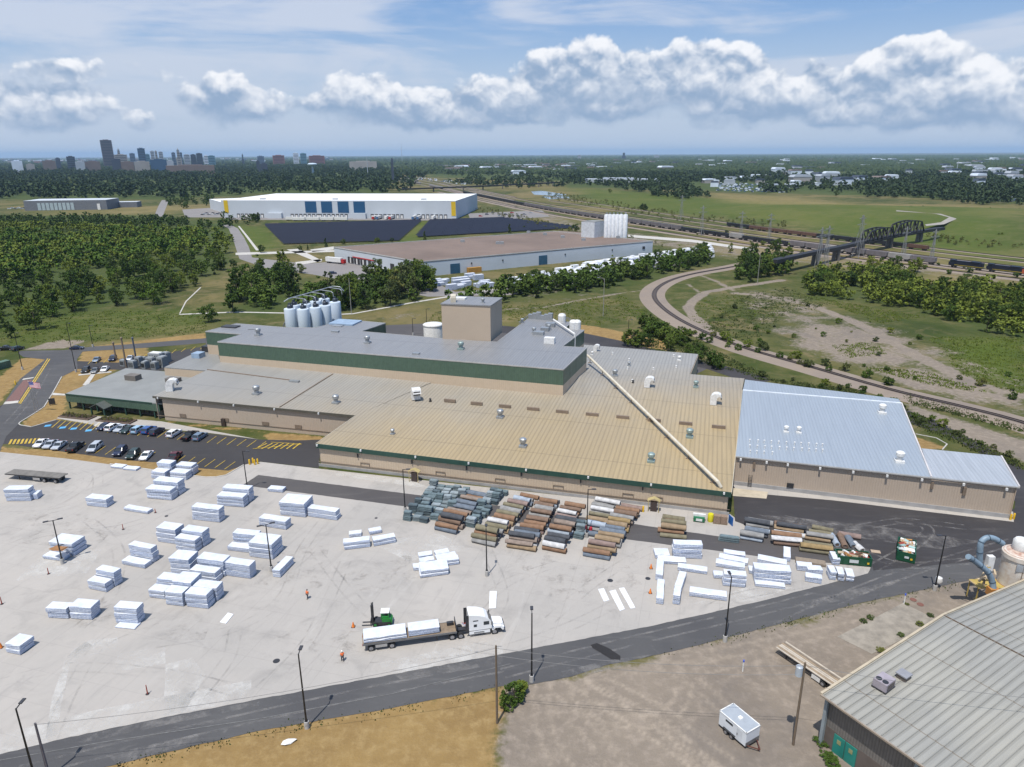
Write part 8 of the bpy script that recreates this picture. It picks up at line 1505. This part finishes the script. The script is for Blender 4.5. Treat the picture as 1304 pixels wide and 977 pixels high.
# brown roofed plant
BRF = mat('brown_gravel_roof', (.20, .145, .115, 1), .95, var=.3, scale=.03); PWL = mat('plant_wall', (.52, .56, .60, 1), .6, var=.1, scale=.06)
ZP = 9.0; L_, F_, R2 = G(425.3, 315.3, ZP), G(535, 333.9, ZP), G(831.5, 307.4, ZP); B_ = L_+R2-F_; pp = [L_, F_, R2, B_]
pl = thing('brown_roofed_plant', 'low wide plant with flat brown roof and pale walls', 'plant building', at0(F_)); obj('roof', MB().prism([up(p, -.5) for p in pp], pp), BRF, pl, True); obj('wall', MB().prism([at0(p) for p in pp], [at0(p, ZP-.4) for p in pp], cap=False, base=False), PWL, pl, True); pr = MB()
for a, b in zip(pp, pp[1:]+pp[:1]): pr.bar(up(a, .15), up(b, .15), .4, .6)
obj('parapet', pr, mat('parapet_pale', (.46, .46, .44, 1), .6), pl, True)
def onwall(a, b, x, w, z0, z1, m, nm, par, t_=.4):
    best = min((abs(PX(a.lerp(b, k/400))[0]-x), k) for k in range(401))[1]; p = a.lerp(b, best/400); dd = (b-a).normalized(); n_ = Vector((dd[1], -dd[0], 0)); obj(nm, MB().box(at0(p+n_*.1, (z0+z1)/2), (w, t_, z1-z0), math.atan2(dd[1], dd[0])), m, par, True)
for x in (579, 691.5): onwall(F_, R2, x, 6.5, .3, 6.2, mat('door_blue', (.03, .10, .17, 1), .5), 'roller_door', pl)
for x in (535+10, 600, 640, 720, 780): onwall(F_, R2, x, .8, 5, 6, DMET, 'wall_vent', pl)
onwall(F_, R2, 820, 2.2, 4, 6, DMET, 'wall_vent', pl); onwall(L_, F_, 499, 4, 0, 5, DMET, 'dark_door', pl)
for x in (444, 448, 452, 456, 460, 464, 470): onwall(L_, F_, x, 3.0, .5, 4.5, DMET, 'dock_door', pl); 
for x in (446, 454, 462): onwall(L_, F_, x, 1.4, .5, 4.0, WMET, 'dock_shutter', pl, .6)
onwall(L_, F_, 462, 26, 4.6, 5.2, RED, 'red_stripe', pl)
for x, y in ((589, 308.5), (634, 311), (639, 311), (673, 297), (694, 299.5), (716.5, 303), (743, 306.5), (787, 303.5)): p = G(x, y, ZP); obj('roof_unit', MB().box(up(p, .8), (3, 2.4, 1.6)).box(up(p, 1.7), (2, 1.6, .3)), GALV, pl, True)
a, b, c = G(740, 302, ZP), G(756.7, 303, ZP), G(770, 301, ZP); obj('rooftop_block', MB().prism([a, b, c, a+c-b], [at0(p, ZP+11.5) for p in (a, b, c, a+c-b)]), mat('block_white', (.60, .63, .66, 1), .5), pl, True); obj('block_roof', MB().prism([at0(p, ZP+11.5) for p in (a, b, c, a+c-b)], [at0(p, ZP+11.9) for p in (a, b, c, a+c-b)]), mat('office_membrane', (0, 0, 0, 1)), pl, True)
obj('extension', MB().prism([G(704, 297, 7), G(742, 300.5, 7), G(742, 296, 7), G(712, 294, 7)], [G(704, 297, 8.9), G(742, 300.5, 8.9), G(742, 296, 8.9), G(712, 294, 8.9)]), BRF, pl, True)
for i, x in enumerate((771.5, 775.8, 780.5, 785.2, 790, 795.5)):
    th = thing('silo', ('leftmost', 'second from left', 'third from left', 'fourth from left', 'fifth from left', 'rightmost')[i]+' of the six slim white silos on the brown roof', 'silo', G(x, 302.5, ZP), 0, 'white silos on the brown roofed plant'); obj('shell', MB().lathe([(1.75, 0), (1.75, 16.6), (1.5, 17), (.4, 17.3)], n=16), mat('silo_clean_white', (.74, .76, .78, 1), .4), th, smooth=True); obj('filter', MB().box((0, 0, 17.8), (1.2, 1.2, 1.2)), GALV, th)
boxtrailer(426, 335.5, angp((412, 334), (442, 337)), 'white box trailer with red cab in the brown plant court', None, None, RED); boxtrailer(478, 350, angp((455, 348), (500, 352)), 'white box trailer half hidden behind trees by the plant', None)
solo('orange_container', MB().box((0, 0, 1.6), (9, 3, 3.2)), mat('container_orange', (.42, .22, .04, 1), .6), 'ochre container among white packs beside the blue roller door', 'container', G(604, 347), angp((535, 351), (830, 322)), bevel=.08)
# white packs by the plant
rzp = angp((535, 352), (830, 322)); far_pack = [pack_mesh(6, 2.6, h) for h in (1.8, 2.6, 3.2)]; pk = scatter([([(548, 360), (610, 352), (625, 366), (570, 370)], 22), ([(640, 362), (770, 338), (905, 316), (908, 330), (770, 350), (660, 370)], 60)], 0, rs)
for i, p in enumerate(pk): o = link('wrapped_pack', far_pack[i % 3], [PKM, WOODB], None, (p[0], p[1], 0), rzp+rs.uniform(-.05, .05)); tag(o, 'white wrapped pack '+('in the yard below the blue roller door' if i < 22 else 'in the far yard behind the tree row'), 'pack', 'far packs by the roller door' if i < 22 else 'far packs behind the tree row')
p2 = scatter([([(650, 358), (760, 336), (905, 315), (908, 330), (800, 346), (660, 368)], 330)], 0, rs); mbp = MB()
for p in p2: mbp.box((p[0], p[1], 1.2), (rs.uniform(3, 6), 2.2, rs.uniform(1.6, 3)), rzp)
tag(link('wrapped_packs', mbp.mesh('wrapped_packs'), plain('pack_white', (.78, .79, .81, 1), .5)), 'crowded white packs in the far plant yard', 'packs', kind='stuff')
# low grey sheds to the left
SH1 = mat('shed_grey_wall', (.17, .18, .20, 1), .6); SHR = mat('shed_pale_roof', (.58, .62, .66, 1), .5)
th, a, b, d, n = hullbox('long_shed', 'long grey shed with pale roof and open white bays', 'shed', G(32, 268.5), G(137, 267), 45, 13, SH1, SHR)
at_ = lambda u_: a+(b-a)*u_-n*.15
for k in range(9): q = at_(.18+k*.05); obj('bay_door', MB().box(at0(q, 5), (4, .4, 9.5), math.atan2(d[1], d[0])), mat('bay_pale', (.42, .50, .52, 1), .6), th, True)
obj('white_door', MB().box(at0(at_(.9), 4), (4, .5, 8)), WMET, th, True)
hullbox('low_shed', 'small low grey shed right of the long grey shed', 'shed', G(144, 264.5), G(175, 264), 20, 7.5, SH1, SHR)
# ---------------------------------------------------------------- the city
def GY(x, y, Y): d = fw*F+cr*(x-W/2)-cu*(y-H/2); t_ = Y/d[1]; return Vector((d[0]*t_, Y, CH+d[2]*t_))
CMT = {n: mat('city_'+n.replace(' ', '_'), c, .7, var=.15, scale=.05) for n, c in (('dark brown', (0.0900, 0.0735, 0.0825, 1)), ('blue grey', (0.1170, 0.1666, 0.2420, 1)), ('deep blue', (0.0360, 0.0882, 0.1650, 1)), ('pale grey', (0.3780, 0.4116, 0.4620, 1)), ('beige', (0.3240, 0.3038, 0.2860, 1)), ('brown', (0.1800, 0.1372, 0.1210, 1)), ('white', (0.6300, 0.6958, 0.7920, 1)), ('brick red', (0.2250, 0.0980, 0.0880, 1)), ('dark slate', (0.0450, 0.0588, 0.0880, 1)), ('teal', (0.1080, 0.2352, 0.3080, 1)))}
def tower(x0, x1, yt, Y, col, lab, shape='slab', dep=None, grp=None, rows=None):
    a, b = GY(x0, yt, Y), GY(x1, yt, Y); h = a[2]; w = b[0]-a[0]; dep = dep or max(w*.8, 14); w *= math.cos(math.atan2((a[0]+b[0])/2, Y)); c = ((a[0]+b[0])/2, Y+dep/2, 0); th = thing('city_building', lab, 'building', c, -math.atan2(c[0], c[1]), grp); m = CMT[col]; zb = 0
    if shape == 'step':
        obj('wall', MB().box((0, 0, h*.28), (w*1.5, dep, h*.56)).box((0, 0, h*.72), (w*.8, dep*.7, h*.34)), m, th); obj('crown', MB().box((0, 0, h*.93), (w*.45, dep*.4, h*.12)).cyl((0, 0, h*.97), (0, 0, h*1.08), 2.5, .3, 8), m, th)
    else:
        obj('wall', MB().box((0, 0, h/2), (w, dep, h)), m, th); obj('roof', MB().box((0, 0, h+1.5), (w*.5, dep*.5, 3)), m, th)
    if h > 24 and yt < 200:
        wn = MB(); r_ = rows or max(3, int(h/9))
        for k in range(r_): wn.box((0, -dep/2-.15, h*(k+.6)/(r_+.3)), (w*.86, .3, h/r_*.35))
        obj('window_band', wn, GLASS, th)
Yc = 4300
tower(123.5, 138.5, 178.5, Yc, 'dark brown', 'tallest dark brown slab tower of the distant skyline', rows=18)
for x0, x1, yt, dy, col, lab, sh in ((147.5, 151.5, 190, 300, 'beige', 'slim pale tower right of the tall brown slab', 'step'), (141, 158, 197, 200, 'beige', 'broad stepped beige block right of the tall brown slab', 'slab'), (163, 170, 195.5, 500, 'blue grey', 'grey block left of the deep blue tower', 'slab'), (172.5, 182, 189, 0, 'deep blue', 'deep blue glass tower in the skyline', 'slab'), (182.5, 189, 196.5, 400, 'teal', 'lower teal block beside the deep blue tower', 'slab'), (190, 195, 192.5, 200, 'pale grey', 'left of the pale twin towers', 'slab'), (196, 199, 192.5, 300, 'beige', 'middle of the pale narrow towers', 'slab'), (200.5, 206, 193.5, 200, 'pale grey', 'right of the pale twin towers', 'slab'), (217, 222, 194.5, 300, 'blue grey', 'blue grey tower left of the spired tower', 'slab'), (223, 227.5, 190, 0, 'beige', 'spired stepped tower of the distant city', 'step'), (228, 231, 194.5, 200, 'blue grey', 'blue grey tower right of the spired tower', 'slab'), (232, 240, 197, 500, 'pale grey', 'wide pale block right of the spired tower', 'slab'), (241, 248, 197, 300, 'dark slate', 'dark squat block right of the spired tower', 'slab'), (248, 256, 195.5, 300, 'dark slate', 'dark domed block at the right of downtown', 'slab'), (258, 264, 198, 500, 'white', 'white block right of downtown', 'slab'), (263, 272, 198.5, 300, 'teal', 'teal glass block right of downtown', 'slab'), (307, 309, 196.5, 800, 'dark slate', 'lone slim steeple between downtown and hospital blocks', 'step'), (326, 335, 199, 900, 'blue grey', 'grey block left of the red brick hospital', 'slab'), (345, 360, 198, 700, 'brick red', 'wide red brick block on the skyline', 'slab'), (372, 379, 195, 700, 'white', 'white hospital tower on the skyline', 'slab'), (381, 389, 195.5, 600, 'teal', 'blue glass hospital tower on the skyline', 'slab'), (391, 411, 198.5, 700, 'brick red', 'long reddish block at the right of the hospital', 'slab'), (793, 796.5, 194.5, 4200, 'dark slate', 'lone dark tapered tower far across the plain', 'step'), (736, 740, 197.5, 5000, 'pale grey', 'pale distant block left of the lone dark tower', 'slab'), (834, 840, 197.5, 5600, 'pale grey', 'pale distant block right of the lone dark tower', 'slab')): tower(x0, x1, yt, Yc+dy, col, lab, sh)
for x0, x1, yt, Y, col, lab in ((10, 24, 205, 3328, 'white', 'white grain silo block at the far left'), (29, 40, 209.5, 3328, 'beige', 'cream low block right of the white silo'), (50, 67, 205, 3456, 'brown', 'brown industrial block left of the city'), (67, 73, 201.5, 3712, 'dark slate', 'dark upright elevator left of the city'), (81, 92, 199.5, 3840, 'dark slate', 'dark tall elevator house left of the tall slab'), (92, 104, 206, 3328, 'pale grey', 'grey low elevator left of the tall slab'), (104, 124, 206, 3392, 'brown', 'brown elevator row left of the tall slab'), (138.5, 150, 203, 3200, 'dark slate', 'dark elevator at the foot of the tall slab'), (150.5, 167, 206.5, 3200, 'brown', 'brown elevator right of the tall slab foot'), (167.5, 187, 206, 3136, 'beige', 'long beige elevator in front of the blue tower'), (188, 209, 203.5, 3136, 'deep blue', 'long navy elevator below the pale twin towers'), (209.5, 218, 205, 3328, 'pale grey', 'grey elevator below the spired tower'), (207, 269, 211, 2880, 'brown', 'very long low brown warehouse in front of downtown'), (324, 328, 205, 2944, 'dark slate', 'black elevator tower right of downtown'), (329, 338, 208.5, 2944, 'dark slate', 'low dark block beside the black elevator'), (443, 478, 206, 3456, 'beige', 'long beige building beyond the forest at centre left'), (496, 499, 203, 1900, 'dark slate', 'dark chimney like tower by the rail yard'), (747, 830, 228.5, 1850, 'pale grey', 'long pale shed before the right hand woods'), (832, 843, 229.5, 1800, 'white', 'white tent roofed shed at the end of the long pale shed'), (1140, 1180, 239, 1650, 'pale grey', 'long grey industrial hall, left part, beyond the meadow'), (1180, 1225, 240, 1650, 'brown', 'long brown industrial hall beyond the meadow'), (1176, 1187, 247, 1500, 'white', 'white cabin before the brown hall'), (1267, 1286, 240.5, 1600, 'pale grey', 'pale hall at the far right beyond the meadow'), (1093, 1099, 228, 1750, 'pale grey', 'pale silo like block left of the industrial hall'), (1065, 1085, 231, 1750, 'beige', 'beige hall left of the industrial hall'), (1214, 1255, 214, 3328, 'beige', 'long low beige school among the far right trees'), (940, 960, 226, 2000, 'white', 'white shed by the crowded car lot'), (905, 916, 230, 1900, 'white', 'white tent at the left of the car lot')): tower(x0, x1, yt, Y, col, lab, dep=40 if x1-x0 < 30 else 60)
for x, y0, y1, Y, lab in ((511, 184, 201, 6000, 'hair thin radio mast on the horizon'), (1220.5, 205, 214, 2600, 'thin pale chimney beside the beige school'), (467, 199, 205, 2700, 'thin chimney beside the long beige building')):
    p = GY(x, y0, Y); th = thing('radio_mast', lab, 'mast', at0(p)); obj('mast', MB().lathe([(1.6, 0), (.9, p[2])], n=6), CMT['pale grey'], th); obj('base', MB().box((0, 0, 2), (6, 6, 4)), CMT['pale grey'], th)
p = GY(397.5, 207.5, 2500); wt = thing('water_tower', 'pale blue domed water tower rising from the forest', 'water tower', at0(p)); hz_ = p[2]; obj('tank', MB().lathe([(4, hz_-12), (15, hz_-7), (16, hz_-4), (12, hz_-1), (4, hz_)], n=20), mat('tower_pale_blue', (.50, .60, .68, 1), .5), wt, smooth=True); obj('stem', MB().lathe([(3.5, 0), (3.5, hz_-10)], n=12), mat('tower_pale_blue', (0, 0, 0, 1)), wt)
def town(poly, n, hmin, hmax, cols, grp, wmin=12, wmax=34):
    for p in scatter([(poly, n)], 0, rs):
        w, h = rs.uniform(wmin, wmax), rs.uniform(hmin, hmax); c = cols[rs.randint(len(cols))]; dp = w*rs.uniform(.5, .9); th = thing('distant_building', f'tiny {c} building among {grp}', 'building', (p[0], p[1], 0), rs.uniform(-.4, .4), f'{c} buildings among {grp}'); obj('wall', MB().box((0, 0, h/2), (w, dp, h)), CMT[c], th); obj('roof', MB().xprof([(-w*.52, h), (w*.52, h), (w*.4, h+h*.35), (-w*.4, h+h*.35)], -dp*.52, dp*.52), CMT[('dark slate', 'white', 'brown', 'pale grey')[rs.randint(4)]], th)
town([(555, 222), (560, 212), (760, 210), (770, 220), (650, 224)], 75, 7, 14, ('white', 'white', 'white', 'pale grey', 'brick red'), 'the far central suburbs', 20, 60)
town([(770, 216), (780, 206), (1304, 203), (1304, 218), (1000, 224)], 75, 9, 16, ('white', 'white', 'pale grey', 'beige', 'brown'), 'the far right suburbs', 20, 60)
town([(1000, 236), (1010, 222), (1304, 215), (1304, 240), (1200, 240)], 34, 10, 15, ('white', 'white', 'pale grey', 'beige'), 'the trees beyond the meadow', 18, 45)
town([(890, 238), (900, 226), (1040, 224), (1060, 236), (980, 242)], 22, 5, 9, ('white', 'pale grey', 'beige'), 'the trees behind the meadow')
town([(0, 209.5), (0, 203.8), (440, 202.8), (440, 207.5)], 150, 10, 26, ('white', 'pale grey', 'beige', 'brown', 'brick red', 'blue grey'), 'the low city blocks', 20, 60)
vl_ = MB()
for p in scatter([([(912, 243), (918, 232), (985, 236), (1000, 246), (960, 245)], 260), ([(1265, 252), (1304, 250), (1360, 252), (1360, 258), (1275, 257)], 130), ([(505, 224), (600, 232), (600, 236), (520, 228)], 120)], 0, rs): vl_.box((p[0], p[1], .8), (4.6, 1.9, 1.5), rs.choice((.2, 1.8)), rs.randint(4), (.8, .8))
tag(link('car_park_vehicles', vl_.mesh('car_park_vehicles'), [CMT['white'], CMT['pale grey'], CMT['deep blue'], CMT['dark slate']]), 'crowded vehicle lots beyond the meadow', 'vehicles', kind='stuff')
# ---------------------------------------------------------------- the air between
HZD = 3.6e-5
hm = bpy.data.materials.new('haze_air'); hm.use_nodes = True; nt = hm.node_tree; nt.nodes.clear(); ou = nt.nodes.new('ShaderNodeOutputMaterial'); pv = nt.nodes.new('ShaderNodeVolumePrincipled')
pv.inputs['Color'].default_value = (.48, .70, .95, 1); pv.inputs['Density'].default_value = HZD; pv.inputs['Anisotropy'].default_value = 0.0; nt.links.new(pv.outputs[0], ou.inputs['Volume'])
tag(link('haze', MB().box((0, 0, 137), (100000, 100000, 276)).mesh('haze'), hm), 'pale blue air over the whole plain', 'haze', kind='stuff')
